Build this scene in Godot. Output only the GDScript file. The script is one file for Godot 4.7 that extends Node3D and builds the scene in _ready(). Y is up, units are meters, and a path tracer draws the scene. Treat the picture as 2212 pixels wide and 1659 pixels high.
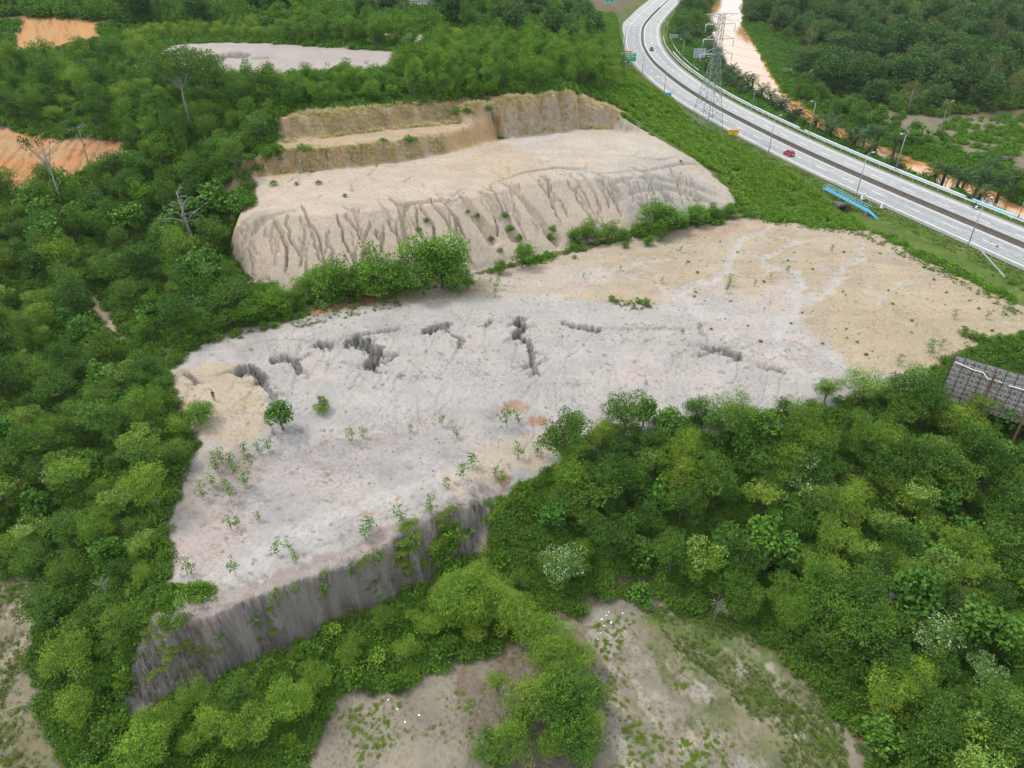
extends Node3D
# An eroded clay quarry above a motorway, seen from a drone. Pixel pairs below are read off the photograph (2212 x 1659 view) and turned into ground positions.
const CAM_H := 60.0
const FOC := 1534.0
const CX := 1106.0
const CY := 829.5
const Z0 := 40.4
var cp := cos(deg_to_rad(34.0))
var sp := sin(deg_to_rad(34.0))
var rng := RandomNumberGenerator.new()
var nz_a := FastNoiseLite.new()
var nz_b := FastNoiseLite.new()
var nz_c := FastNoiseLite.new()
var nz_d := FastNoiseLite.new()
# terrain grid: rows are distances from the camera foot, columns fan out
var zrow := PackedFloat32Array()
var vrow := PackedFloat32Array()
var ucol := PackedFloat32Array()
var NR := 0
var NC := 0
var hh := PackedFloat32Array()
var dep := PackedFloat32Array()
var cr := PackedFloat32Array()
var cg := PackedFloat32Array()
var cb := PackedFloat32Array()
var tin_p := PackedVector2Array()
var tin_h := PackedFloat32Array()
var tin_seen := {}
var road_lut := PackedFloat32Array()
var riv_l := PackedFloat32Array()
var riv_r := PackedFloat32Array()
var M := {}
var names := {}
var pit := PackedFloat32Array()
var wild := PackedByteArray()
var rill := PackedFloat32Array()


func ray(px: float, py: float) -> Vector3:
	var k := (CY - py) / FOC
	return Vector3((px - CX) / FOC, -sp + cp * k, -cp - sp * k)


func at(px: float, py: float, h: float) -> Vector3:
	var d := ray(px, py)
	return Vector3(0, CAM_H, 0) + d * ((h - CAM_H) / d.y)


# ---------------------------------------------------------------- terrain
func tin_w(x: float, zp: float, h: float) -> void:
	var key := Vector2i(roundi(x / (0.004 * (zp + Z0))), roundi(log(zp) / 0.004))
	if tin_seen.has(key):
		return
	tin_seen[key] = true
	tin_p.append(Vector2(x / (zp + Z0), log(zp)))
	tin_h.append(h)


func dense(pts: Array, step: float) -> Array:
	var out := []
	for i in pts.size() - 1:
		var a: Vector3 = pts[i]
		var b: Vector3 = pts[i + 1]
		var n := maxi(1, int(Vector2(a.x - b.x, a.z - b.z).length() / step))
		for k in n:
			out.append(a.lerp(b, float(k) / n))
	out.append(pts[-1])
	return out


func pix(l: Array) -> Array:
	var out := []
	for q in l:
		out.append(at(q[0], q[1], q[2]))
	return out


func tin_line(l: Array, step := 3.0) -> void:
	for v in dense(pix(l), step):
		tin_w(v.x, -v.z, v.y)


func tin_step(l: Array, rise: float, run: float, step := 2.0) -> void:
	# a bank: the given line, and the same line moved away from the camera by run and up by rise
	var p := dense(pix(l), step)
	for i in p.size():
		var a: Vector3 = p[maxi(i - 1, 0)]
		var b: Vector3 = p[mini(i + 1, p.size() - 1)]
		var n := Vector2(a.z - b.z, b.x - a.x).normalized()
		if n.y > 0:
			n = -n
		var v: Vector3 = p[i]
		tin_w(v.x, -v.z, v.y)
		var w := 0.7 * nz_b.get_noise_2d(v.x * 4.0, v.z * 4.0)
		tin_w(v.x + n.x * (run + w), -(v.z + n.y * (run + w)), v.y + rise)


func lut(pts: Array, smooth: int) -> PackedFloat32Array:
	# x as a function of the distance 0..3100, from [distance, x] pairs in rising order
	var o := PackedFloat32Array()
	o.resize(3101)
	var k := 0
	for z in 3101:
		while k < pts.size() - 2 and z > pts[k + 1][0]:
			k += 1
		var a: Array = pts[k]
		var b: Array = pts[k + 1]
		o[z] = lerpf(a[1], b[1], (z - a[0]) / float(b[0] - a[0]))
	for pass_i in 3:
		var c := o.duplicate()
		for z in range(smooth, 3101 - smooth):
			var s := 0.0
			for q in range(-smooth, smooth + 1):
				s += c[z + q]
			o[z] = s / (2 * smooth + 1)
	return o


func lx(l: PackedFloat32Array, zp: float) -> float:
	var i := clampi(int(zp), 0, 3099)
	return lerpf(l[i], l[i + 1], zp - i)


func road_off(x: float, zp: float) -> float:
	var s := (lx(road_lut, zp + 2.0) - lx(road_lut, zp - 2.0)) / 4.0
	return (x - lx(road_lut, zp)) / sqrt(1.0 + s * s)


func make_grid() -> void:
	var z := 24.0
	while z < 3000.0:
		zrow.append(z)
		vrow.append(log(z))
		if z < 45.0: z += 0.3
		elif z < 78.0: z += 0.21
		elif z < 115.0: z += 0.3
		elif z < 166.0: z += 0.25
		elif z < 200.0: z += 0.38
		elif z < 260.0: z += 1.1
		else: z += z * 0.02
	var u := -2.6
	while u < 2.6:
		ucol.append(u)
		var a := absf(u + 0.0008)
		u += 0.00135 if a < 0.655 else (0.012 if a < 0.85 else 0.1)
	NR = zrow.size()
	NC = ucol.size()
	hh.resize(NR * NC)
	dep.resize(NR * NC)
	cr.resize(NR * NC)
	cg.resize(NR * NC)
	cb.resize(NR * NC)
	wild.resize(NR * NC)
	wild.fill(1)


func fill_tin() -> void:
	for x in [-8000.0, -3000.0, -1200.0, -500.0, 700.0, 1500.0, 4000.0, 8000.0]:
		tin_w(x, 3100.0, 20.0 if x < 0 else -2.0)
	for v in [20.0, 60.0, 120.0, 250.0, 600.0]:
		tin_w(-2.9 * (v + Z0), v, -10.0 if v < 100 else 15.0)
		tin_w(2.9 * (v + Z0), v, -10.0 if v < 70 else -2.0)
	hh.fill(-999.0)
	var t := Geometry2D.triangulate_delaunay(tin_p)
	var n := t.size() / 3
	for i in n:
		var a := tin_p[t[i * 3]]
		var b := tin_p[t[i * 3 + 1]]
		var c := tin_p[t[i * 3 + 2]]
		var ha := tin_h[t[i * 3]]
		var hb := tin_h[t[i * 3 + 1]]
		var hc := tin_h[t[i * 3 + 2]]
		var lo := minf(a.y, minf(b.y, c.y))
		var hi := maxf(a.y, maxf(b.y, c.y))
		var P := [a, b, c]
		var Q := [ha, hb, hc]
		for r in range(vrow.bsearch(lo), NR):
			var v := vrow[r]
			if v > hi:
				break
			var u0 := 1e9
			var u1 := -1e9
			var g0 := 0.0
			var g1 := 0.0
			for e in 3:
				var p: Vector2 = P[e]
				var q: Vector2 = P[(e + 1) % 3]
				if (p.y <= v and q.y >= v) or (q.y <= v and p.y >= v):
					if absf(q.y - p.y) < 1e-9:
						continue
					var f := (v - p.y) / (q.y - p.y)
					var uu := lerpf(p.x, q.x, f)
					var g := lerpf(Q[e], Q[(e + 1) % 3], f)
					if uu < u0:
						u0 = uu
						g0 = g
					if uu > u1:
						u1 = uu
						g1 = g
			if u1 < u0:
				continue
			var w := u1 - u0
			var base := r * NC
			for k in range(ucol.bsearch(u0), NC):
				var uc := ucol[k]
				if uc > u1:
					break
				hh[base + k] = g0 + (g1 - g0) * ((uc - u0) / w if w > 1e-9 else 0.0)
	for i in range(1, NR * NC):
		if hh[i] < -900.0:
			hh[i] = hh[i - 1]
	# thin slivers of the triangulation
	var raw := hh.duplicate()
	for gap in [2, 5]:
		for r in NR:
			for k in range(gap, NC - gap):
				var i := r * NC + k
				var m: float = 0.5 * (raw[i - gap] + raw[i + gap])
				if absf(raw[i - gap] - raw[i + gap]) < 0.3 and absf(raw[i] - m) > 0.3:
					hh[i] = m


func blur_h(stride: int, passes: int, src: PackedFloat32Array) -> PackedFloat32Array:
	var a := src.duplicate()
	var b := src.duplicate()
	for p in passes:
		for r in NR:
			var base := r * NC
			for k in range(stride, NC - stride):
				b[base + k] = 0.5 * a[base + k] + 0.25 * (a[base + k - stride] + a[base + k + stride])
		var up := stride * NC
		for r in range(stride, NR - stride):
			var base := r * NC
			for k in NC:
				var i := base + k
				a[i] = 0.5 * b[i] + 0.25 * (b[i - up] + b[i + up])
	return a


func height(x: float, z: float) -> float:
	var zp := clampf(-z, 24.5, 2800.0)
	var r := clampi(zrow.bsearch(zp) - 1, 0, NR - 2)
	var u := x / (zp + Z0)
	var k := clampi(ucol.bsearch(u) - 1, 0, NC - 2)
	var fr := (zp - zrow[r]) / (zrow[r + 1] - zrow[r])
	var fk := clampf((u - ucol[k]) / (ucol[k + 1] - ucol[k]), 0.0, 1.0)
	var i := r * NC + k
	return lerpf(lerpf(hh[i], hh[i + 1], fk), lerpf(hh[i + NC], hh[i + NC + 1], fk), fr)


func ground(px: float, py: float) -> Vector3:
	var d := ray(px, py)
	var o := Vector3(0, CAM_H, 0)
	if d.y > -0.03:
		d.y = -0.03
	var t0 := (30.0 - CAM_H) / d.y
	var t1 := (-14.0 - CAM_H) / d.y
	var n := 160
	var prev := t0
	for i in n + 1:
		var t := lerpf(t0, t1, float(i) / n)
		var p := o + d * t
		if p.y <= height(p.x, p.z):
			var lo := prev
			var hi := t
			for k in 12:
				var m := 0.5 * (lo + hi)
				var q := o + d * m
				if q.y <= height(q.x, q.z):
					hi = m
				else:
					lo = m
			var f := o + d * hi
			f.y = height(f.x, f.z)
			return f
		prev = t
	var e := o + d * t1
	e.y = height(e.x, e.z)
	return e


func gpoly(l: Array) -> PackedVector2Array:
	var o := PackedVector2Array()
	for q in l:
		var g := ground(q[0], q[1])
		o.append(Vector2(g.x, -g.z))
	return o


func wpoly(l: Array) -> PackedVector2Array:
	var o := PackedVector2Array()
	for q in l:
		o.append(Vector2(q[0], q[1]))
	return o


func carve(pts: Array, w0: float, w1: float, d0: float, d1: float, power := 0.8, ragged := 0.0) -> void:
	# a groove along points (x, distance), its half width and depth running from the first to the second value
	var n := pts.size() - 1
	for s in n:
		var a: Vector2 = pts[s]
		var b: Vector2 = pts[s + 1]
		var ab := b - a
		var l2 := maxf(ab.length_squared(), 1e-6)
		var wm := maxf(w0, w1)
		var r0 := vrow.bsearch(log(maxf(24.0, minf(a.y, b.y) - wm)))
		for r in range(r0, NR):
			var z := zrow[r]
			if z > maxf(a.y, b.y) + wm:
				break
			var q := z + Z0
			for k in range(ucol.bsearch((minf(a.x, b.x) - wm) / q), NC):
				var x := ucol[k] * q
				if x > maxf(a.x, b.x) + wm:
					break
				var t := clampf(((x - a.x) * ab.x + (z - a.y) * ab.y) / l2, 0.0, 1.0)
				var dx := x - a.x - ab.x * t
				var dz := z - a.y - ab.y * t
				var f := (s + t) / n
				var w := lerpf(w0, w1, f)
				var d := sqrt(dx * dx + dz * dz)
				if ragged > 0.0:
					d += w * ragged * (nz_c.get_noise_2d(x * 1.6, z * 1.6) + 0.7 * nz_d.get_noise_2d(x * 1.1, z * 1.1))
				if d < w:
					var i := r * NC + k
					var v := lerpf(d0, d1, f) * (pow(1.0 - maxf(d, 0.0) / w, power) * (1.0 - 0.85 * smoothstep(0.78, 1.0, f)) if ragged <= 0.0 else smoothstep(0.0, 0.45, 1.0 - d / w) * (0.8 + 0.4 * nz_c.get_noise_2d(x * 4.0 + 70.0, z * 2.0)))
					if v > dep[i]:
						dep[i] = v


func wander(a: Vector2, b: Vector2, n: int, amp: float) -> Array:
	var o := []
	var side := (b - a).orthogonal().normalized()
	var off := 0.0
	for i in n + 1:
		var f := float(i) / n
		if i > 0 and i < n:
			off += rng.randf_range(-amp, amp)
		o.append(a.lerp(b, f) + side * off)
	return o


func paint(poly: PackedVector2Array, ca: Color, cbb: Color, alpha: float, rough := 0.3, freq := 0.12, streak := false) -> void:
	# base colour of the soil inside an outline on the ground, mottled between two colours
	var lo := 1e9
	var hi := -1e9
	for p in poly:
		lo = minf(lo, p.y)
		hi = maxf(hi, p.y)
	var np := poly.size()
	for r in range(vrow.bsearch(log(maxf(lo, 24.0))), NR):
		var z := zrow[r]
		if z > hi:
			break
		var xs := []
		for e in np:
			var p := poly[e]
			var q := poly[(e + 1) % np]
			if (p.y <= z) != (q.y <= z):
				xs.append(p.x + (q.x - p.x) * (z - p.y) / (q.y - p.y))
		xs.sort()
		var w := z + Z0
		for j in range(0, xs.size() - 1, 2):
			var x1: float = xs[j + 1]
			for k in range(ucol.bsearch(xs[j] / w), NC):
				var x := ucol[k] * w
				if x > x1:
					break
				var i := r * NC + k
				var n1: float
				if streak:
					n1 = clampf(0.5 + 0.9 * nz_c.get_noise_2d((x + 0.3 * z) * freq * 10.0, hh[i] * freq * 1.2) + 0.5 * nz_b.get_noise_2d(x * 1.3, hh[i] * 1.5), 0.0, 1.0)
				else:
					n1 = clampf(0.5 + 0.9 * nz_a.get_noise_2d(x * freq * 20.0, z * freq * 20.0), 0.0, 1.0)
				var al := clampf(alpha + rough * nz_b.get_noise_2d(x * 2.2 + 91.0, z * 2.2), 0.0, 1.0)
				if alpha > 0.5:
					wild[i] = 0
				cr[i] += (lerpf(ca.r, cbb.r, n1) - cr[i]) * al
				cg[i] += (lerpf(ca.g, cbb.g, n1) - cg[i]) * al
				cb[i] += (lerpf(ca.b, cbb.b, n1) - cb[i]) * al


func paint_line(pts: Array, w0: float, w1: float, c: Color, alpha: float) -> void:
	# a band of washed-out soil along points (x, distance)
	var n := pts.size() - 1
	for s in n:
		var a: Vector2 = pts[s]
		var b: Vector2 = pts[s + 1]
		var ab := b - a
		var l2 := maxf(ab.length_squared(), 1e-6)
		var wm := maxf(w0, w1)
		for r in range(vrow.bsearch(log(maxf(24.0, minf(a.y, b.y) - wm))), NR):
			var z := zrow[r]
			if z > maxf(a.y, b.y) + wm:
				break
			var q := z + Z0
			for k in range(ucol.bsearch((minf(a.x, b.x) - wm) / q), NC):
				var x := ucol[k] * q
				if x > maxf(a.x, b.x) + wm:
					break
				var t := clampf(((x - a.x) * ab.x + (z - a.y) * ab.y) / l2, 0.0, 1.0)
				var dx := x - a.x - ab.x * t
				var dz := z - a.y - ab.y * t
				var w := lerpf(w0, w1, (s + t) / n) * (1.0 + 0.5 * nz_c.get_noise_2d(x * 2.0, z * 2.0))
				if dx * dx + dz * dz < w * w:
					var i := r * NC + k
					var al := clampf(alpha + 0.45 * nz_c.get_noise_2d(x * 1.7, z * 1.7), 0.0, 1.0)
					cr[i] += (c.r - cr[i]) * al
					cg[i] += (c.g - cg[i]) * al
					cb[i] += (c.b - cb[i]) * al


func glist(l: Array) -> Array:
	var o := []
	for v in gpoly(l):
		o.append(v)
	return o


func shape_terrain() -> void:
	for n in [[nz_a, 0.05, 11], [nz_b, 0.12, 22], [nz_c, 0.35, 33], [nz_d, 1.1, 44]]:
		n[0].noise_type = FastNoiseLite.TYPE_SIMPLEX_SMOOTH
		n[0].frequency = n[1]
		n[0].seed = n[2]
		n[0].fractal_octaves = 3
	nz_d.fractal_octaves = 2
	make_grid()
	road_lut = lut([[0, 160], [60, 137], [100, 122], [145, 106.8], [160, 101.6], [171, 97.8], [183, 93.8], [195, 90], [211, 85.4], [228, 81], [243, 77.6], [263, 73.2], [284, 69.8], [309, 67], [346, 65], [375, 65.6], [406, 68], [453, 75], [476, 79.5], [522, 92], [612, 119], [800, 185], [1500, 480], [3100, 1200]], 8)
	riv_l = lut([[0, 170], [100, 138], [140, 127], [165, 120], [183, 116], [200, 112.5], [227, 107.5], [248, 104], [272, 101], [307, 99.5], [342, 100.5], [374, 104], [446, 115], [508, 125], [547, 135], [653, 165], [1000, 280], [3100, 1000]], 6)
	riv_r = lut([[0, 190], [100, 155], [140, 143], [165, 134], [183, 129.5], [200, 126], [227, 119.5], [248, 114.5], [272, 111.5], [307, 111], [342, 118], [374, 124], [407, 130], [446, 138], [508, 148], [600, 176], [653, 188], [1000, 306], [3100, 1040]], 6)
	# bottom cliff: toe line, then the lip above and behind it
	tin_line([[262, 1545, -11.8], [330, 1530, -11.6], [400, 1500, -11.5], [480, 1462, -11.5], [560, 1420, -11.5], [640, 1385, -11.5], [720, 1350, -11.5], [800, 1315, -11.3], [870, 1285, -11.1], [940, 1250, -10.9], [1010, 1205, -10.4]], 2.0)
	tin_line([[327, 1335, -4.1], [369, 1352, -4.3], [457, 1334, -4.1], [510, 1308, -4.2], [562, 1286, -4.0], [606, 1274, -4.2], [650, 1254, -4.0], [715, 1238, -4.1], [778, 1212, -4.0], [830, 1182, -4.2], [868, 1153, -4.0], [931, 1118, -4.1], [985, 1104, -4.4], [1033, 1085, -4.5]], 1.6)
	tin_line([[323, 1325, -4.0], [300, 1420, -7.0], [270, 1500, -10.5]], 2.0)
	tin_line([[345, 1315, -3.9], [430, 1285, -3.9], [520, 1255, -3.9], [640, 1210, -3.9], [760, 1160, -3.9], [880, 1105, -3.9], [1000, 1050, -4.0], [1100, 1010, -4.4]])
	tin_line([[1060, 1110, -7.0], [1150, 1060, -6.5], [1190, 1010, -5.0]])
	# bench and slope
	for l in [[[370, 1250, -4], [365, 1130, -3.4], [415, 1010, -2.4], [440, 950, -1.4]], [[520, 1150, -3.9], [700, 1050, -4.0], [900, 1000, -4.2], [1100, 940, -4.2]], [[450, 1010, -2.4], [600, 965, -3.1], [800, 935, -3.7], [1000, 895, -4.0], [1180, 885, -4.0]], [[520, 840, -1.5], [660, 810, -1.6], [800, 795, -1.8], [950, 780, -1.6], [1150, 775, -1.5], [1400, 765, -1.5], [1600, 805, -1.5]], [[480, 762, 0], [640, 742, 0.1], [800, 716, 0], [950, 702, 0.1], [1100, 690, 0.1], [1300, 700, 0], [1480, 712, 0], [1600, 760, -0.3], [1700, 790, -0.8]], [[900, 640, 0.2], [1250, 575, 0.3], [1500, 530, 0.5], [1640, 490, 0.8], [1870, 505, 0.3], [2000, 570, 0.2], [2212, 690, 0]], [[1900, 650, 0], [2100, 740, -0.3]], [[470, 880, -0.6], [560, 885, -1.0]], [[420, 830, -0.3], [385, 880, -1.0]], [[700, 900, -2.8], [900, 860, -2.9], [1150, 850, -2.9], [1400, 850, -2.6]], [[700, 690, 0.2], [1000, 650, 0.2], [1400, 640, 0.1], [1700, 690, 0]]]:
		tin_line(l, 4.0)
	# wood in front of the flat, and the low ground
	for l in [[[1250, 965, -4.5], [1400, 950, -3.5], [1600, 925, -2.5], [1800, 895, -2.0], [2000, 850, -1.2], [2212, 800, -1.0], [2330, 780, -1.0]], [[1200, 1090, -8], [1400, 1080, -8], [1700, 1045, -7], [2000, 1000, -6], [2212, 960, -5.5], [2400, 940, -5]], [[1100, 1250, -11], [1300, 1300, -12], [1600, 1250, -11.5], [1900, 1200, -10], [2212, 1150, -9], [2500, 1100, -8]], [[1100, 1659, -12.5], [1300, 1500, -12.5], [1600, 1500, -12.3], [1800, 1600, -12]], [[2212, 1400, -10], [2212, 1659, -10.5], [2400, 1700, -10]], [[250, 1659, -12.3], [450, 1600, -12.2], [700, 1600, -12.5], [700, 1470, -12], [900, 1350, -11.6], [1000, 1290, -11.2]], [[0, 1300, -10], [60, 1450, -11.5], [0, 1659, -12], [150, 1659, -12.3]], [[330, 1200, -4.6], [250, 1210, -7], [100, 1230, -9], [0, 1180, -9], [-150, 1180, -9]], [[290, 1330, -6.2], [220, 1400, -10], [240, 1520, -11.8]]]:
		tin_line(l, 4.0)
	for w in [[0, 22, -12.5], [-60, 22, -12.4], [60, 22, -11.5], [-110, 30, -11.5], [110, 30, -10], [-45, 30, -12.3], [40, 30, -12.0]]:
		tin_w(w[0], w[1], w[2])
	# wooded ground beside the flat
	for l in [[[300, 900, -3], [100, 900, -4], [0, 1000, -6], [-200, 1000, -6]], [[-200, 800, -3], [0, 800, -3], [200, 760, -1], [400, 745, -0.3]], [[0, 600, 1], [250, 650, 0], [480, 705, 0]], [[-200, 600, 1], [0, 500, 3], [200, 450, 4], [450, 420, 6]], [[400, 550, 2], [300, 580, 1]], [[300, 320, 12], [450, 330, 13], [545, 360, 13]], [[-200, 400, 6], [0, 405, 6.5], [120, 398, 7], [250, 345, 10]], [[-200, 275, 13], [0, 275, 13.5], [120, 280, 13.5], [260, 290, 14]], [[100, 150, 20], [300, 200, 18], [500, 205, 20], [620, 235, 20]], [[-200, 200, 16], [0, 180, 18]], [[30, 108, 19.5], [120, 108, 20], [210, 80, 21.5]], [[40, 35, 26], [120, 15, 28], [200, 25, 27]]]:
		tin_line(l, 5.0)
	# gullied terrace
	tin_line([[492, 540, 1.5], [505, 580, 0.5], [560, 618, 0], [700, 640, -0.2], [850, 615, 0], [1020, 588, 0], [1200, 540, 0.2], [1330, 505, 0.4], [1450, 478, 0.6], [1590, 445, 1.0]], 2.5)
	tin_line([[508, 490, 7], [545, 472, 9.6], [640, 464, 10.4], [750, 462, 10.4], [850, 447, 10.4], [960, 440, 10.6], [1060, 416, 10.6], [1150, 393, 10.3], [1250, 386, 9.8], [1370, 380, 9.3], [1440, 373, 8.3], [1500, 388, 6.2], [1560, 420, 3.2]], 2.5)
	tin_line([[555, 450, 11.1], [640, 440, 11.2], [750, 436, 11.2], [850, 424, 11.2], [960, 415, 11.2], [1060, 392, 11.2], [1150, 368, 11.1], [1250, 360, 10.7], [1370, 350, 10.2], [1440, 345, 9.4]], 3.0)
	tin_line([[1400, 290, 11], [1450, 318, 10], [1500, 348, 8], [1550, 392, 5], [1595, 440, 1.6]], 3.0)
	tin_line([[700, 400, 11.7], [900, 375, 11.7], [1100, 340, 11.6], [1300, 310, 11.3]], 4.0)
	tin_step([[548, 385, 12], [565, 378, 12], [700, 367, 12], [860, 350, 12], [1000, 322, 12], [1066, 304, 12]], 4.0, 2.2)
	tin_step([[600, 303, 16.2], [640, 298, 16.2], [760, 288, 16.2], [900, 269, 16.3], [1000, 254, 16.4], [1050, 247, 16.4]], 4.2, 2.4)
	tin_step([[1088, 298, 12], [1150, 292, 12], [1250, 277, 12]], 8.4, 4.4)
	tin_step([[1258, 276, 12], [1290, 270, 12]], 6.6, 4.4)
	tin_step([[1296, 269, 12], [1325, 264, 11.9]], 3.8, 4.0)
	tin_line([[545, 350, 14], [560, 320, 16], [600, 270, 19], [630, 250, 20]], 3.0)
	tin_line([[1072, 296, 12.1], [1075, 278, 13.2]], 2.0)
	tin_line([[1345, 262, 12.0], [1380, 252, 11.0], [1372, 275, 11.3]], 3.0)
	tin_line([[640, 232, 20.5], [900, 224, 20.6], [1050, 216, 20.6], [1200, 206, 20.6], [1290, 212, 18.8], [1335, 238, 14.0]], 5.0)
	for l in [[[600, 170, 21.5], [900, 172, 21.2], [1200, 172, 20.5]], [[440, 148, 23], [620, 148, 23], [860, 136, 23]], [[340, 118, 23.5], [370, 100, 24], [600, 96, 24.5], [860, 112, 24]]]:
		tin_line(l, 6.0)
	# far ground, given in metres (x, distance, height)
	for w in [[-400, 300, 26], [-400, 600, 24], [-260, 260, 24], [-150, 330, 25], [-60, 300, 23.5], [0, 270, 22], [0, 300, 22], [0, 420, 22], [28, 250, 18], [25, 330, 18], [28, 420, 17], [40, 290, 9], [40, 350, 9], [42, 430, 10], [30, 500, 14], [-80, 370, 22], [-150, 450, 22], [-500, 1000, 20], [0, 700, 15], [50, 620, 8], [100, 800, 6], [-200, 150, 6], [-300, 150, 8], [-250, 220, 18], [-160, 190, 12], [200, 150, -2], [300, 150, -2], [200, 300, -2], [170, 240, -2], [150, 200, -2.4], [300, 400, -2], [500, 400, -2], [200, 500, -2], [250, 620, -2], [400, 700, -2], [500, 1000, -2], [180, 110, -3], [160, 80, -5], [600, 1400, -2]]:
		tin_w(w[0], w[1], w[2])
	var z := 60.0
	while z < 1500.0:
		var c := lx(road_lut, z)
		tin_w(c - 12.5, z, -0.3)
		tin_w(c + 12.5, z, -0.3)
		tin_w(lx(riv_l, z) - 1.0, z, -3.6)
		tin_w(lx(riv_r, z) + 1.0, z, -3.4)
		z += 6.0 + z * 0.02
	tin_line([[1380, 255, 10.5], [1430, 275, 9.0], [1500, 320, 6.5], [1560, 370, 3.5], [1620, 425, 1.0]], 4.0)
	tin_line([[1640, 455, 0.9], [1760, 468, -0.2], [1800, 462, -2.2], [1830, 466, -2.8], [1850, 478, -0.6]], 3.0)
	tin_line([[1795, 445, -1.6], [1822, 452, -3.0], [1842, 460, -1.4]], 2.0)
	fill_tin()
	print("tin done")
	# soften facets away from banks
	var soft := blur_h(4, 4, hh)
	for r in NR:
		var zz := zrow[r]
		for k in NC:
			var i := r * NC + k
			var d := absf(soft[i] - hh[i])
			var f := clampf(1.2 - d * 3.0, 0.0, 1.0) * (1.0 - smoothstep(215.0, 250.0, zz))
			hh[i] = lerpf(hh[i], soft[i], f)
	hh = blur_h(1, 2, hh)
	print("soft done")
	gullies()
	# fine relief, road bed and river bed
	var plain := hh.duplicate()
	for r in NR:
		var zz := zrow[r]
		var w := zz + Z0
		var has_road := zz > 60.0
		for k in NC:
			var i := r * NC + k
			var x := ucol[k] * w
			if absf(ucol[k]) > 1.1:
				continue
			var h := hh[i]
			var dd := dep[i]
			if dd > 0.0:
				h -= dd * (1.0 + 0.3 * nz_c.get_noise_2d(x * 3.0, zz * 3.0))
			if zz < 270.0:
				var k0 := clampi(k, 1, NC - 2)
				var r0 := clampi(r, 1, NR - 2)
				var sz := (plain[(r0 + 1) * NC + k0] - plain[(r0 - 1) * NC + k0]) / (zrow[r0 + 1] - zrow[r0 - 1])
				var n3 := nz_c.get_noise_2d(x, zz)
				h += 0.10 * nz_b.get_noise_2d(x, zz) + 0.07 * n3 + 0.035 * nz_d.get_noise_2d(x, zz)
				var steep := clampf((sz - (0.95 if zz < 75.0 else 1.25)) * 1.6, 0.0, 1.0)
				if steep > 0.0:
					# vertical ribs of the cut faces
					var s := x + 0.25 * zz
					h += steep * (0.75 * nz_d.get_noise_2d(s * 1.3, h * 0.3) + 0.8 * nz_c.get_noise_2d(s * 1.0, h * 0.5 + 40.0) + 0.55 * nz_d.get_noise_2d(s * 3.2, h * 0.6 + 9.0) + 0.4 * nz_d.get_noise_2d(x * 2.0, zz * 3.0 + 50.0))
			if has_road:
				var ro := absf(road_off(x, zz))
				if ro < 20.0:
					h = lerpf(-0.14, h, smoothstep(11.6, 17.0, ro))
				if ro < 60.0 or zz > 300.0:
					var rl := lx(riv_l, zz)
					var rr := lx(riv_r, zz)
					var outside := maxf(rl - x, x - rr)
					if outside < 5.0:
						h = lerpf(-5.4, h, smoothstep(-2.0, 5.0, outside + 0.8 * nz_b.get_noise_2d(x, zz)))
			hh[i] = h
	print("relief done")


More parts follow.
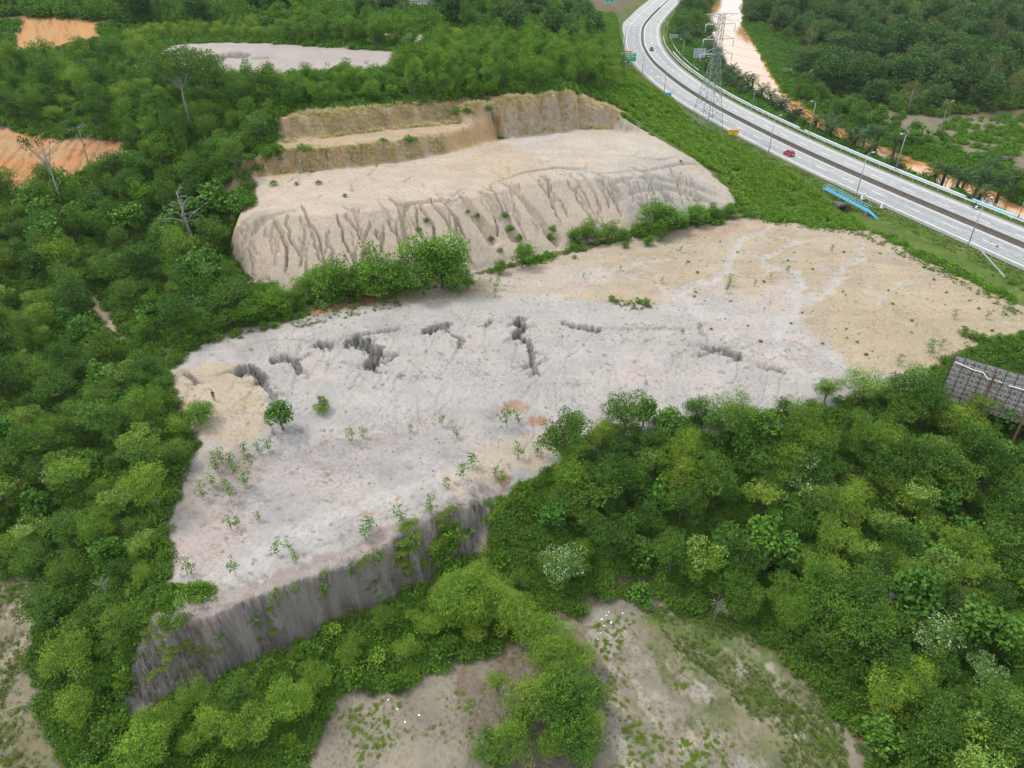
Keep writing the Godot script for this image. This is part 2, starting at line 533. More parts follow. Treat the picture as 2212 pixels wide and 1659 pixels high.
func gullies() -> void:
	rng.seed = 7
	# rills down the face of the gullied terrace, from the lip to the foot
	var lip := [[515, 492], [545, 474], [640, 463], [750, 460], [850, 446], [960, 438], [1060, 414], [1150, 392], [1250, 384], [1370, 376], [1440, 370], [1500, 386]]
	var foot := [[508, 560], [556, 612], [690, 634], [800, 618], [900, 603], [1020, 586], [1120, 560], [1215, 534], [1310, 508], [1410, 486], [1490, 468], [1545, 455]]
	var lp := gpoly(lip)
	var ft := gpoly(foot)
	var n := 60
	for i in n:
		var t := (i + rng.randf_range(-0.9, 0.9) + 0.4) / n * (lip.size() - 1)
		t = clampf(t, 0.0, lip.size() - 1.001)
		var k := int(t)
		var a := lp[k].lerp(lp[k + 1], t - k)
		var b := ft[k].lerp(ft[k + 1], t - k)
		var back := (a - b).normalized()
		var deep := 0.7 + 1.5 * pow(rng.randf(), 1.3)
		var start := a.lerp(b, 0.35 * pow(rng.randf(), 2.0)) + back * rng.randf_range(-0.5, 3.5)
		var stop := a.lerp(b, rng.randf_range(0.55, 1.05)) + Vector2(rng.randf_range(-1.5, 2.5), 0)
		var path := wander(start, stop, 14, 0.5)
		carve(path, 0.2, rng.randf_range(0.21, 0.31), deep * 0.6, deep, 0.4)
		for s in rng.randi_range(0, 3):
			var m: Vector2 = path[rng.randi_range(3, 10)]
			carve(wander(m, m + back * rng.randf_range(2.0, 5.0) + Vector2(rng.randf_range(-2.2, 2.2), 0), 5, 0.2), 0.24, 0.2, deep * 0.8, 0.4, 0.45)
	# the deep gullies, read off the photograph
	for g in [[[[1000, 425], [1015, 445], [1030, 470], [1055, 500], [1075, 530]], 0.8, 1.7, 1.2, 2.4], [[[985, 432], [880, 440], [872, 470], [878, 500], [890, 545]], 0.5, 1.3, 0.8, 2.0], [[[1085, 395], [1130, 430], [1165, 470], [1190, 510], [1215, 530]], 0.6, 1.4, 0.9, 2.0], [[[1040, 415], [1070, 450], [1100, 490], [1120, 525]], 0.6, 1.6, 0.9, 1.8], [[[1280, 370], [1310, 385], [1330, 410], [1345, 440]], 0.5, 1.0, 0.6, 1.5], [[[1370, 362], [1410, 390], [1440, 420], [1450, 450]], 0.6, 1.2, 0.7, 1.8], [[[1060, 398], [1130, 372], [1200, 362], [1290, 366]], 0.35, 0.7, 0.3, 0.8], [[[1250, 330], [1330, 335], [1420, 345], [1470, 340]], 0.3, 0.6, 0.2, 0.6], [[[1300, 375], [1400, 368], [1480, 352], [1520, 360]], 0.3, 0.6, 0.3, 0.8], [[[1330, 395], [1420, 385], [1500, 400], [1560, 430]], 0.4, 0.8, 0.4, 0.9], [[[1360, 420], [1440, 405], [1500, 420], [1550, 445]], 0.4, 0.7, 0.4, 0.9], [[[640, 455], [600, 462], [545, 500], [520, 540]], 0.3, 0.7, 0.3, 0.9], [[[580, 470], [550, 495], [525, 520]], 0.3, 0.6, 0.3, 0.8]]:
		carve(glist(g[0]), g[1], g[2], g[3] * 1.3, g[4] * 1.3, 0.6)
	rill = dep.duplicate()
	# collapse holes and cracks of the flat
	for g in [[[[515, 800], [535, 792], [552, 800], [566, 822]], 1.0, 0.8, 1.5, 1.7], [[[590, 778], [612, 770], [636, 776], [645, 798]], 0.7, 0.6, 0.9, 1.0], [[[690, 742], [712, 744]], 0.8, 0.8, 0.9, 0.8], [[[765, 735], [790, 742], [812, 755], [808, 775], [800, 785]], 1.7, 1.0, 1.6, 2.0], [[[810, 760], [850, 768]], 0.7, 0.3, 0.9, 0.3], [[[770, 722], [830, 712], [858, 708]], 0.5, 0.5, 0.6, 0.7], [[[925, 714], [945, 702], [965, 700]], 1.1, 1.1, 1.4, 1.0], [[[965, 712], [1000, 735], [990, 745]], 0.5, 0.6, 0.6, 0.8], [[[1060, 690], [1050, 700]], 0.5, 0.8, 0.6, 0.8], [[[1120, 692], [1128, 705], [1118, 722]], 1.1, 0.8, 1.7, 1.5], [[[1118, 722], [1138, 735], [1148, 760], [1152, 785], [1158, 800]], 0.7, 0.4, 1.2, 0.7], [[[1220, 698], [1240, 704], [1290, 712]], 0.6, 0.8, 0.5, 0.9], [[[1300, 712], [1400, 708], [1480, 712]], 0.3, 0.3, 0.3, 0.4], [[[1525, 752], [1560, 752], [1595, 768]], 0.5, 0.9, 0.7, 1.1], [[[1510, 765], [1545, 760], [1600, 772]], 0.4, 0.5, 0.5, 0.6], [[[1640, 790], [1690, 800]], 0.4, 0.6, 0.5, 0.7], [[[1560, 730], [1600, 750], [1650, 765]], 0.25, 0.35, 0.25, 0.4], [[[566, 822], [590, 850], [600, 870], [585, 900], [600, 930]], 0.5, 0.7, 0.7, 0.25], [[[800, 785], [815, 800], [860, 808]], 0.5, 0.25, 0.8, 0.2], [[[400, 805], [425, 825]], 0.5, 0.4, 0.7, 0.5], [[[655, 745], [640, 770]], 0.4, 0.3, 0.4, 0.3], [[[860, 708], [960, 690], [1010, 688]], 0.25, 0.3, 0.25, 0.3]]:
		var path: Array = glist(g[0])
		carve(path, g[1], g[2], g[3] * 1.5, g[4] * 1.5, 0.35, 0.7)
		var last: Vector2 = path[-1]
		carve(wander(last, last + Vector2(rng.randf_range(-4.0, 1.0), -rng.randf_range(6.0, 12.0)), 10, 0.4), 0.28, 0.2, 0.4, 0.1, 0.6)
		for q in path:
			for s in 3:
				var e: Vector2 = q + Vector2(rng.randf_range(-4, 4), rng.randf_range(-2.5, 1.5))
				carve(wander(q, e, 5, 0.35), 0.42, 0.26, minf(g[3], 0.9), 0.25, 0.45)
	# quarried bowl on the far white flat
	for g in [[[[445, 140], [470, 122], [510, 116], [530, 122]], 3.2, 3.0, 2.4, 2.2], [[[550, 124], [600, 124]], 2.0, 1.6, 1.0, 0.8]]:
		carve(glist(g[0]), g[1], g[2], g[3], g[4], 0.4)
	carve(glist([[470, 770], [515, 800], [566, 800], [600, 775], [650, 760], [700, 744], [770, 730], [860, 708], [945, 703], [1000, 694], [1055, 694], [1122, 694], [1170, 700], [1230, 700], [1300, 712], [1400, 708], [1480, 713], [1530, 745], [1600, 770], [1690, 800]]), 0.24, 0.24, 0.26, 0.3, 0.6)
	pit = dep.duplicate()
	# shallow wash channels on the sand and the clay slope
	for g in channels():
		carve(glist(g[0]), g[1] * 0.7, g[2] * 0.7, 0.10, 0.16, 0.6)
	# small rills wandering down the white slope, the bench and the cuttings
	for i in 100:
		var px := rng.randf_range(470, 1750)
		var a := gpoly([[px, rng.randf_range(700, 900)]])[0]
		var b := a + Vector2(rng.randf_range(-5, 2), -rng.randf_range(3, 10))
		var path := wander(a, b, 9, 0.4)
		carve(path, 0.2, 0.26, 0.1, rng.randf_range(0.12, 0.34), 0.5)
		if i % 2 == 0:
			var m: Vector2 = path[rng.randi_range(3, 7)]
			carve(wander(m, m + Vector2(rng.randf_range(-3, 3), rng.randf_range(1, 3)), 5, 0.3), 0.24, 0.2, 0.25, 0.1, 0.6)
	for i in 60:
		var a := gpoly([[rng.randf_range(420, 1150), rng.randf_range(960, 1200)]])[0]
		carve(wander(a, a + Vector2(rng.randf_range(-6, -1), rng.randf_range(-3.5, -1)), 8, 0.3), 0.2, 0.26, 0.08, rng.randf_range(0.1, 0.25), 0.6)
	for i in 60:
		var a := gpoly([[rng.randf_range(-20, 250), rng.randf_range(290, 380)] if i < 36 else [rng.randf_range(50, 200), rng.randf_range(20, 90)]])[0]
		carve(wander(a, a + Vector2(rng.randf_range(-2, 3), -rng.randf_range(5, 12)), 7, 0.6), 0.5, 0.8, 0.3, 0.9, 0.6)
	for i in 40:
		var a := gpoly([[rng.randf_range(560, 1450), rng.randf_range(330, 430)]])[0]
		carve(wander(a, a + Vector2(rng.randf_range(-3, 5), -rng.randf_range(2, 6)), 7, 0.4), 0.26, 0.3, 0.2, rng.randf_range(0.3, 0.8), 0.4)


func channels() -> Array:
	# [line, width at its start, width at its end]
	return [[[[1668, 490], [1640, 505], [1600, 520], [1575, 560], [1570, 590], [1530, 610], [1480, 620], [1470, 640], [1500, 670], [1560, 690]], 0.7, 1.6], [[[1860, 525], [1862, 560], [1815, 580], [1810, 605], [1790, 630], [1730, 655], [1700, 690], [1680, 710]], 0.5, 1.8], [[[1780, 515], [1720, 525], [1660, 555], [1640, 560], [1660, 580], [1720, 590], [1730, 620], [1700, 650]], 0.5, 1.4], [[[1700, 690], [1720, 720], [1760, 745], [1800, 780], [1840, 800]], 0.8, 0.7], [[[1680, 710], [1670, 745], [1700, 770], [1730, 800]], 0.9, 0.6], [[[1440, 560], [1380, 570], [1300, 590], [1230, 600]], 0.4, 1.0], [[[1560, 690], [1600, 740], [1660, 770], [1720, 800]], 1.0, 0.5], [[[1440, 650], [1430, 620], [1360, 600]], 0.7, 0.4], [[[860, 905], [870, 870], [850, 850], [835, 820]], 0.5, 0.3], [[[1010, 1000], [960, 1030], [900, 1045], [820, 1085], [740, 1110], [640, 1150], [560, 1195], [500, 1240]], 0.5, 1.6], [[[950, 990], [940, 1010], [945, 1030]], 0.5, 0.5], [[[565, 905], [620, 890], [690, 870]], 0.2, 0.25], [[[1900, 640], [1960, 610], [2040, 600]], 0.3, 0.3]]


func _ready() -> void:
	# camera, sky, sun, exposure
	var cam := Camera3D.new()
	cam.name = "camera"
	cam.position = Vector3(0, CAM_H, 0)
	cam.rotation_degrees = Vector3(-34, 0, 0)
	cam.fov = 56.81
	cam.far = 6000.0
	cam.near = 0.5
	add_child(cam)
	var sky_mat := ProceduralSkyMaterial.new()
	sky_mat.sky_top_color = Color(0.90, 0.93, 0.96)
	sky_mat.sky_horizon_color = Color(0.80, 0.83, 0.85)
	sky_mat.sky_curve = 0.25
	sky_mat.ground_horizon_color = Color(0.55, 0.58, 0.55)
	sky_mat.ground_bottom_color = Color(0.20, 0.24, 0.16)
	sky_mat.sun_angle_max = 2.0
	var sky := Sky.new()
	sky.sky_material = sky_mat
	var env := Environment.new()
	env.background_mode = Environment.BG_SKY
	env.sky = sky
	env.tonemap_mode = Environment.TONE_MAPPER_LINEAR
	env.tonemap_exposure = 2.0
	env.sdfgi_enabled = true
	env.ssao_enabled = true
	env.ssil_enabled = true
	env.fog_enabled = true
	env.fog_density = 0.00005
	env.fog_light_color = Color(0.80, 0.84, 0.86)
	var we := WorldEnvironment.new()
	we.environment = env
	add_child(we)
	var sun := DirectionalLight3D.new()
	sun.name = "sun"
	sun.light_energy = 0.5
	sun.light_angular_distance = 10.0
	sun.light_color = Color(1.0, 0.97, 0.92)
	sun.rotation_degrees = Vector3(-60, -110, 0)
	sun.shadow_enabled = true
	add_child(sun)
	# large structure
	make_materials()
	shape_terrain()
	colour_terrain()
	build_ground()
	build_road()
	build_river()
	# things
	build_roadside()
	build_far_things()
	build_quarry_things()
	build_plants()


func colour_terrain() -> void:
	# base: leaf litter and dim earth under the woods
	for r in NR:
		var z := zrow[r]
		var w := z + Z0
		for k in NC:
			var i := r * NC + k
			var x := ucol[k] * w
			var n := clampf(0.5 + nz_b.get_noise_2d(x, z), 0.0, 1.0)
			cr[i] = lerpf(0.12, 0.19, n)
			cg[i] = lerpf(0.105, 0.15, n)
			cb[i] = lerpf(0.055, 0.085, n)
	var grass := Color(0.075, 0.13, 0.022)
	var grass2 := Color(0.13, 0.19, 0.035)
	var clay := Color(0.475, 0.44, 0.412)
	var clay2 := Color(0.40, 0.372, 0.352)
	var pink := Color(0.50, 0.41, 0.375)
	var sand := Color(0.47, 0.38, 0.27)
	var sand2 := Color(0.405, 0.32, 0.215)
	var tan_soil := Color(0.50, 0.405, 0.315)
	var dark := Color(0.175, 0.158, 0.142)
	var dark2 := Color(0.33, 0.30, 0.275)
	# verges of the motorway and the river banks
	for r in NR:
		var z := zrow[r]
		if z < 60.0 or z > 700.0:
			continue
		var w := z + Z0
		for k in NC:
			var x := ucol[k] * w
			var o := road_off(x, z)
			if absf(o) < 19.0:
				var i := r * NC + k
				var n := clampf(0.5 + nz_b.get_noise_2d(x, z), 0.0, 1.0)
				cr[i] = lerpf(0.075, 0.14, n)
				cg[i] = lerpf(0.13, 0.18, n)
				cb[i] = lerpf(0.022, 0.04, n)
	paint(gpoly([[1330, 130], [1400, 170], [1640, 340], [1900, 470], [2260, 650], [2260, 690], [2060, 590], [1870, 497], [1640, 470], [1595, 445], [1500, 350], [1400, 285], [1340, 240], [1310, 200]]), grass, grass2, 0.9, 0.3)
	# lower flat
	paint(gpoly([[360, 805], [440, 740], [520, 712], [600, 688], [690, 648], [800, 636], [950, 606], [1040, 590], [1150, 568], [1250, 543], [1400, 503], [1500, 488], [1640, 468], [1760, 478], [1870, 496], [1960, 538], [2060, 588], [2160, 636], [2260, 690], [2260, 722], [2120, 750], [1990, 800], [1900, 860], [1700, 930], [1500, 960], [1250, 980], [1200, 1010], [1120, 1060], [1000, 1085], [860, 1160], [700, 1240], [560, 1310], [440, 1360], [318, 1345], [360, 1262], [366, 1130], [405, 1020], [432, 950], [385, 880]]), clay, clay2, 1.0, 0.0)
	paint(gpoly([[640, 680], [760, 660], [1000, 620], [1060, 590], [1250, 545], [1400, 505], [1640, 470], [1870, 497], [2060, 590], [2260, 690], [2260, 722], [2120, 750], [1990, 800], [1850, 810], [1840, 790], [1790, 740], [1700, 700], [1640, 660], [1560, 640], [1480, 655], [1350, 660], [1200, 640], [1050, 640]]), sand, sand2, 0.85, 0.5, 0.08)
	paint(gpoly([[1840, 560], [2060, 600], [2260, 700], [2120, 750], [1990, 800], [1850, 805], [1800, 740], [1760, 650]]), sand, sand2, 0.8, 0.3, 0.05)
	paint(gpoly([[1050, 600], [1300, 560], [1330, 600], [1200, 650], [1080, 660]]), clay, pink, 0.55, 0.6)
	paint(gpoly([[1470, 620], [1560, 600], [1620, 640], [1700, 600], [1740, 620], [1720, 680], [1760, 720], [1850, 805], [1720, 815], [1600, 760], [1500, 690]]), clay, pink, 0.7, 0.5, 0.2)
	paint(gpoly([[1690, 740], [1760, 745], [1840, 800], [1720, 820]]), Color(0.42, 0.365, 0.345), clay2, 0.7, 0.5, 0.25)
	paint(gpoly([[360, 805], [440, 785], [520, 792], [566, 830], [580, 890], [545, 950], [480, 965], [440, 945], [385, 880]]), tan_soil, sand, 0.95, 0.2)
	paint(gpoly([[440, 745], [560, 705], [600, 740], [520, 780]]), Color(0.33, 0.29, 0.26), clay2, 0.5, 0.6, 0.2)
	for q in [[840, 770, 46], [1000, 740, 40], [700, 800, 50], [1380, 800, 60], [1500, 800, 50], [560, 1010, 40], [720, 960, 50], [420, 1100, 50], [640, 1010, 60]]:
		paint(ring(q[0], q[1], q[2] * 1.3, 0.45), pink, clay, 0.65, 0.6, 0.15)
	paint(gpoly([[500, 1000], [700, 960], [900, 930], [1180, 890], [1190, 1000], [1050, 1010], [900, 1040], [700, 1100], [520, 1190], [400, 1210], [380, 1130]]), Color(0.345, 0.325, 0.315), Color(0.46, 0.405, 0.38), 0.85, 0.4, 0.12)
	paint(gpoly([[370, 1130], [400, 1020], [450, 975], [560, 960], [580, 1010], [530, 1090], [450, 1130], [375, 1190]]), Color(0.30, 0.245, 0.205), Color(0.40, 0.34, 0.30), 0.7, 0.6, 0.25)
	paint(gpoly([[370, 1260], [365, 1170], [450, 1120], [560, 1130], [480, 1220]]), pink, Color(0.44, 0.37, 0.33), 0.7, 0.5, 0.2)
	paint(gpoly([[600, 960], [760, 925], [1000, 885], [1100, 870], [1110, 895], [900, 940], [700, 985], [520, 1040]]), Color(0.33, 0.27, 0.25), clay2, 0.55, 0.7, 0.3)
	paint(gpoly([[950, 1020], [1050, 960], [1190, 930], [1195, 1000], [1100, 1025], [980, 1075]]), sand, tan_soil, 0.7, 0.5)
	paint(gpoly([[690, 960], [860, 965], [900, 1010], [860, 1030], [720, 1020]]), Color(0.30, 0.275, 0.27), clay2, 0.45, 0.7, 0.25)
	# rusty patches
	for q in [[1110, 878, 38, 0.35], [1160, 912, 34, 0.45], [962, 1032, 12, 0.7], [890, 1065, 11, 0.7], [785, 1107, 17, 0.6], [700, 1015, 9, 0.5], [1090, 1045, 26, 0.6], [860, 1075, 7, 0.6]]:
		paint(ring(q[0], q[1], q[2], q[3]), Color(0.33, 0.155, 0.085), Color(0.38, 0.22, 0.14), 0.75, 0.8, 0.4)
	paint(gpoly([[1480, 500], [1560, 480], [1640, 475], [1660, 492], [1600, 505], [1500, 520]]), Color(0.40, 0.215, 0.125), tan_soil, 0.6, 0.6, 0.2)
	# lip of leaf litter, dark strip of mould
	paint(gpoly([[345, 1322], [430, 1293], [560, 1248], [690, 1205], [800, 1158], [920, 1100], [1050, 1050], [1100, 1055], [1000, 1085], [860, 1160], [700, 1240], [560, 1310], [440, 1360], [318, 1345]]), Color(0.27, 0.215, 0.19), Color(0.36, 0.30, 0.275), 0.8, 0.4, 0.3)
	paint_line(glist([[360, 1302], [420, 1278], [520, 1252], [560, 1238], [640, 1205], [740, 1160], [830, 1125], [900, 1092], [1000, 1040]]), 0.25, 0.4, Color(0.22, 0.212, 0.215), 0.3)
	for g in channels():
		paint_line(glist(g[0]), g[1] * 0.85, g[2] * 0.9, Color(0.49, 0.465, 0.445), 0.6)
	rng.seed = 82
	for g in channels():
		var base := glist(g[0])
		for t in 7:
			var a: Vector2 = base[rng.randi() % base.size()]
			paint_line(wander(a, a + Vector2(rng.randf_range(-6, 6), rng.randf_range(-5, 5)), 7, 0.6), rng.randf_range(0.15, 0.35), rng.randf_range(0.1, 0.5), Color(0.48, 0.45, 0.425), 0.55)
	# bottom cliff
	paint(gpoly([[316, 1340], [345, 1350], [440, 1362], [560, 1312], [700, 1242], [860, 1162], [1000, 1087], [1060, 1085], [1050, 1180], [1010, 1215], [940, 1258], [800, 1325], [640, 1395], [480, 1475], [330, 1545], [255, 1560], [280, 1470]]), dark, dark2, 0.95, 0.25, 0.12, true)
	# gullied terrace: top, face, stepped cut
	paint(gpoly([[500, 560], [508, 490], [545, 455], [560, 400], [548, 385], [700, 366], [860, 349], [1000, 321], [1070, 303], [1150, 291], [1250, 276], [1330, 260], [1375, 272], [1405, 290], [1455, 318], [1505, 348], [1555, 392], [1600, 442], [1450, 482], [1330, 508], [1200, 543], [1020, 592], [850, 618], [700, 642], [556, 620]]), Color(0.54, 0.45, 0.365), Color(0.50, 0.415, 0.335), 1.0, 0.0)
	paint(gpoly([[508, 490], [640, 458], [850, 440], [1060, 408], [1250, 380], [1440, 366], [1520, 400], [1600, 442], [1450, 482], [1330, 508], [1200, 543], [1020, 592], [850, 618], [700, 642], [556, 620], [500, 560]]), Color(0.50, 0.415, 0.345), Color(0.54, 0.445, 0.335), 0.8, 0.3, 0.1)
	paint(gpoly([[1200, 370], [1440, 340], [1600, 442], [1450, 482], [1380, 470], [1300, 420]]), Color(0.42, 0.395, 0.37), Color(0.50, 0.455, 0.41), 0.6, 0.5, 0.15)
	paint(gpoly([[1100, 310], [1250, 290], [1400, 300], [1480, 345], [1300, 350], [1150, 350]]), Color(0.53, 0.48, 0.42), Color(0.49, 0.43, 0.37), 0.7, 0.4)
	paint(gpoly([[900, 380], [1000, 340], [1080, 310], [1160, 330], [1180, 370], [1050, 400]]), Color(0.50, 0.38, 0.25), tan_soil, 0.55, 0.5)
	paint(gpoly([[1060, 305], [1120, 305], [1160, 290], [1250, 280], [1230, 296], [1130, 312]]), Color(0.55, 0.54, 0.53), clay, 0.6, 0.6, 0.3)
	paint(gpoly([[1030, 322], [1075, 305], [1090, 320], [1050, 335]]), Color(0.52, 0.31, 0.14), tan_soil, 0.6, 0.6)
	var cutA := Color(0.45, 0.29, 0.135)
	var cutB := Color(0.52, 0.41, 0.28)
	paint(gpoly([[600, 306], [640, 300], [760, 290], [900, 271], [1000, 256], [1068, 248], [1090, 290], [1150, 295], [1250, 280], [1340, 262], [1365, 250], [1330, 232], [1250, 205], [1150, 205], [1000, 218], [800, 230], [640, 244], [600, 262]]), cutA, cutB, 1.0, 0.1, 0.1, true)
	paint(gpoly([[1086, 299], [1150, 294], [1250, 279], [1330, 264], [1345, 245], [1250, 222], [1150, 216], [1090, 240]]), Color(0.50, 0.415, 0.32), Color(0.43, 0.405, 0.38), 0.6, 0.4, 0.12, true)
	paint(gpoly([[545, 388], [700, 369], [860, 352], [1000, 324], [1072, 304], [1070, 270], [1000, 285], [860, 305], [700, 320], [560, 340]]), cutA, Color(0.42, 0.345, 0.25), 1.0, 0.1, 0.1, true)
	paint(gpoly([[560, 338], [700, 318], [860, 303], [1000, 283], [1068, 268], [1060, 248], [1000, 256], [900, 271], [760, 290], [640, 300], [600, 306]]), Color(0.50, 0.39, 0.28), Color(0.46, 0.33, 0.20), 0.95, 0.15)
	paint(gpoly([[960, 290], [1066, 262], [1080, 300], [1010, 320], [980, 310]]), Color(0.50, 0.33, 0.15), Color(0.44, 0.29, 0.14), 0.7, 0.4, 0.12, true)
	# orange cuttings and the far white flat
	var org := Color(0.55, 0.25, 0.10)
	var org2 := Color(0.48, 0.30, 0.165)
	paint(gpoly([[-120, 270], [0, 275], [60, 290], [140, 300], [250, 290], [270, 310], [245, 345], [180, 370], [110, 405], [0, 415], [-120, 420]]), org, org2, 1.0, 0.1, 0.1)
	paint(gpoly([[25, 115], [40, 60], [75, 15], [130, 10], [210, 45], [218, 75], [170, 95], [110, 112]]), org, Color(0.50, 0.32, 0.145), 1.0, 0.1, 0.1)
	paint(gpoly([[330, 122], [370, 98], [440, 92], [600, 94], [860, 112], [875, 130], [860, 150], [640, 160], [440, 158]]), Color(0.45, 0.385, 0.35), Color(0.40, 0.355, 0.335), 1.0, 0.1, 0.1)
	paint(gpoly([[300, 30], [345, 35], [350, 55], [310, 60]]), clay2, clay, 0.8, 0.3)
	paint(gpoly([[815, 70], [910, 62], [930, 85], [905, 100], [850, 95]]), clay2, tan_soil, 0.8, 0.4)
	paint(gpoly([[1295, 75], [1335, 70], [1345, 105], [1315, 110]]), Color(0.22, 0.20, 0.18), clay2, 0.7, 0.4)
	# foot path in the wood, swale at the foot of the gullied terrace
	paint(gpoly([[190, 640], [215, 628], [225, 650], [240, 690], [265, 715], [280, 745], [262, 742], [225, 705], [205, 680]]), tan_soil, Color(0.46, 0.35, 0.24), 1.0, 0.1)
	paint(gpoly([[505, 585], [545, 615], [560, 690], [480, 740], [460, 740], [520, 660]]), Color(0.16, 0.15, 0.075), Color(0.27, 0.225, 0.16), 0.9, 0.3)
	paint(gpoly([[590, 690], [700, 650], [850, 628], [950, 612], [950, 620], [850, 645], [700, 672], [600, 705]]), Color(0.20, 0.16, 0.08), Color(0.42, 0.21, 0.10), 0.7, 0.6, 0.4)
	paint_line(glist([[575, 708], [620, 692], [690, 672], [780, 650], [860, 632]]), 0.3, 0.5, Color(0.46, 0.20, 0.085), 0.8)
	paint(gpoly([[560, 625], [700, 642], [850, 620], [1020, 590], [1200, 545], [1330, 510], [1450, 482], [1600, 445], [1620, 465], [1500, 488], [1330, 520], [1200, 552], [1020, 600], [850, 630], [700, 650], [590, 690]]), Color(0.10, 0.105, 0.04), Color(0.16, 0.17, 0.055), 0.85, 0.4)
	# low ground in front: bare earth, litter, grass
	var lowA := Color(0.235, 0.205, 0.165)
	var lowB := Color(0.315, 0.275, 0.215)
	paint(gpoly([[640, 1700], [700, 1560], [740, 1500], [860, 1490], [960, 1440], [1080, 1400], [1240, 1330], [1300, 1290], [1420, 1290], [1560, 1360], [1700, 1430], [1800, 1520], [1850, 1600], [1870, 1700]]), lowA, lowB, 1.0, 0.1, 0.15)
	paint(gpoly([[980, 1440], [1120, 1400], [1260, 1330], [1290, 1400], [1280, 1700], [1020, 1700], [1000, 1540]]), Color(0.20, 0.15, 0.105), lowA, 0.75, 0.5, 0.2)
	paint(gpoly([[1380, 1330], [1520, 1330], [1640, 1390], [1720, 1450], [1800, 1540], [1820, 1700], [1700, 1700], [1600, 1620], [1480, 1520], [1400, 1430]]), Color(0.105, 0.125, 0.045), Color(0.24, 0.225, 0.125), 0.7, 0.7, 0.25)
	for q in [[1520, 1490, 40, 0.6], [1590, 1400, 34, 0.6], [1440, 1510, 30, 0.5], [1500, 1600, 60, 0.4], [1330, 1380, 60, 0.6], [1360, 1450, 40, 0.5], [1720, 1590, 30, 0.4], [1660, 1560, 26, 0.5], [1330, 1600, 46, 0.5], [1290, 1330, 30, 0.5], [1620, 1640, 40, 0.3], [1710, 1480, 20, 0.5]]:
		paint(ring(q[0], q[1], q[2], q[3]), Color(0.39, 0.34, 0.27), Color(0.37, 0.345, 0.315), 0.65, 0.8, 0.3)
	rng.seed = 83
	for q in 46:
		var px := rng.randf_range(1290, 1780)
		var py := rng.randf_range(1340, 1650)
		var ln := rng.randf_range(15, 50)
		paint_line(glist([[px, py], [px + ln * 0.5, py + ln * 0.45], [px + ln, py + ln * 0.8]]), rng.randf_range(0.15, 0.55), rng.randf_range(0.1, 0.45), Color(0.45, 0.40, 0.33) if q % 3 else Color(0.13, 0.145, 0.06), 0.5)
	paint(gpoly([[1400, 1320], [1560, 1330], [1700, 1420], [1640, 1440], [1500, 1390], [1420, 1370]]), grass, grass2, 0.6, 0.6)
	paint(gpoly([[-120, 1250], [60, 1240], [110, 1260], [90, 1340], [50, 1450], [110, 1560], [150, 1700], [-150, 1700]]), Color(0.19, 0.175, 0.10), Color(0.30, 0.255, 0.18), 1.0, 0.1, 0.15)
	paint_line(glist([[-40, 1370], [20, 1330], [70, 1290]]), 0.5, 0.4, Color(0.46, 0.40, 0.31), 0.8)
	paint_line(glist([[-60, 1560], [0, 1470], [40, 1390], [80, 1300]]), 1.0, 0.5, Color(0.44, 0.38, 0.29), 0.7)
	paint(gpoly([[830, 1400], [1000, 1330], [1020, 1350], [850, 1425]]), lowA, lowB, 0.8, 0.3)
	# orchard floor beyond the river
	paint(gpoly([[1900, 240], [2060, 250], [2260, 270], [2300, 400], [2180, 380], [2080, 330], [1960, 300]]), Color(0.26, 0.215, 0.165), Color(0.20, 0.17, 0.12), 0.9, 0.3)
	paint(gpoly([[1650, 160], [1900, 220], [1960, 300], [1830, 290], [1720, 230]]), Color(0.07, 0.105, 0.03), Color(0.16, 0.15, 0.09), 0.9, 0.3)
	print("painted")
	# ragged edges: every point takes its soil from a spot nearby
	var r2 := cr.duplicate()
	var g2 := cg.duplicate()
	var b2 := cb.duplicate()
	for r in NR:
		var z := zrow[r]
		if z > 330.0:
			break
		var w := z + Z0
		var dz := zrow[mini(r + 1, NR - 1)] - z
		for k in NC:
			if absf(ucol[k]) > 0.7:
				continue
			var x := ucol[k] * w
			var ox := 1.5 * nz_b.get_noise_2d(x * 1.6, z * 1.6) + 0.7 * nz_c.get_noise_2d(x * 1.5, z * 1.5)
			var oz := 1.5 * nz_b.get_noise_2d(x * 1.6 + 300.0, z * 1.6) + 0.7 * nz_c.get_noise_2d(x * 1.5 + 300.0, z * 1.5)
			var j := clampi(r + int(oz / maxf(dz, 0.2)), 0, NR - 1) * NC + clampi(k + int(ox / (0.00135 * w)), 0, NC - 1)
			var i := r * NC + k
			var fl := nz_a.get_noise_2d(x * 1.2 + 6.0 * nz_b.get_noise_2d(x * 0.5, z * 0.5), z * 5.0) + 0.6 * nz_c.get_noise_2d(x * 0.35 + 2.0 * nz_b.get_noise_2d(x, z), z * 1.3)
			var g := 1.0 + 0.05 * nz_c.get_noise_2d(x * 0.8, z * 0.8) + 0.06 * nz_d.get_noise_2d(x, z) + 0.07 * fl
			cr[i] = r2[j] * (g + 0.035 * fl)
			cg[i] = g2[j] * g
			cb[i] = b2[j] * (g - 0.03 * fl)
	cr = blur_h(1, 1, cr)
	cg = blur_h(1, 1, cg)
	cb = blur_h(1, 1, cb)
	# mottled dark grey wherever the holes are carved deep
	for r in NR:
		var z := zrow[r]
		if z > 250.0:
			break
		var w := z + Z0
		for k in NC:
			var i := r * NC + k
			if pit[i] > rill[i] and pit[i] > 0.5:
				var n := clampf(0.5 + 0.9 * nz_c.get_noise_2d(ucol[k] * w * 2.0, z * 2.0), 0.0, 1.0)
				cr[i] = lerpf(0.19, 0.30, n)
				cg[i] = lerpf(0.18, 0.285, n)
				cb[i] = lerpf(0.17, 0.27, n)
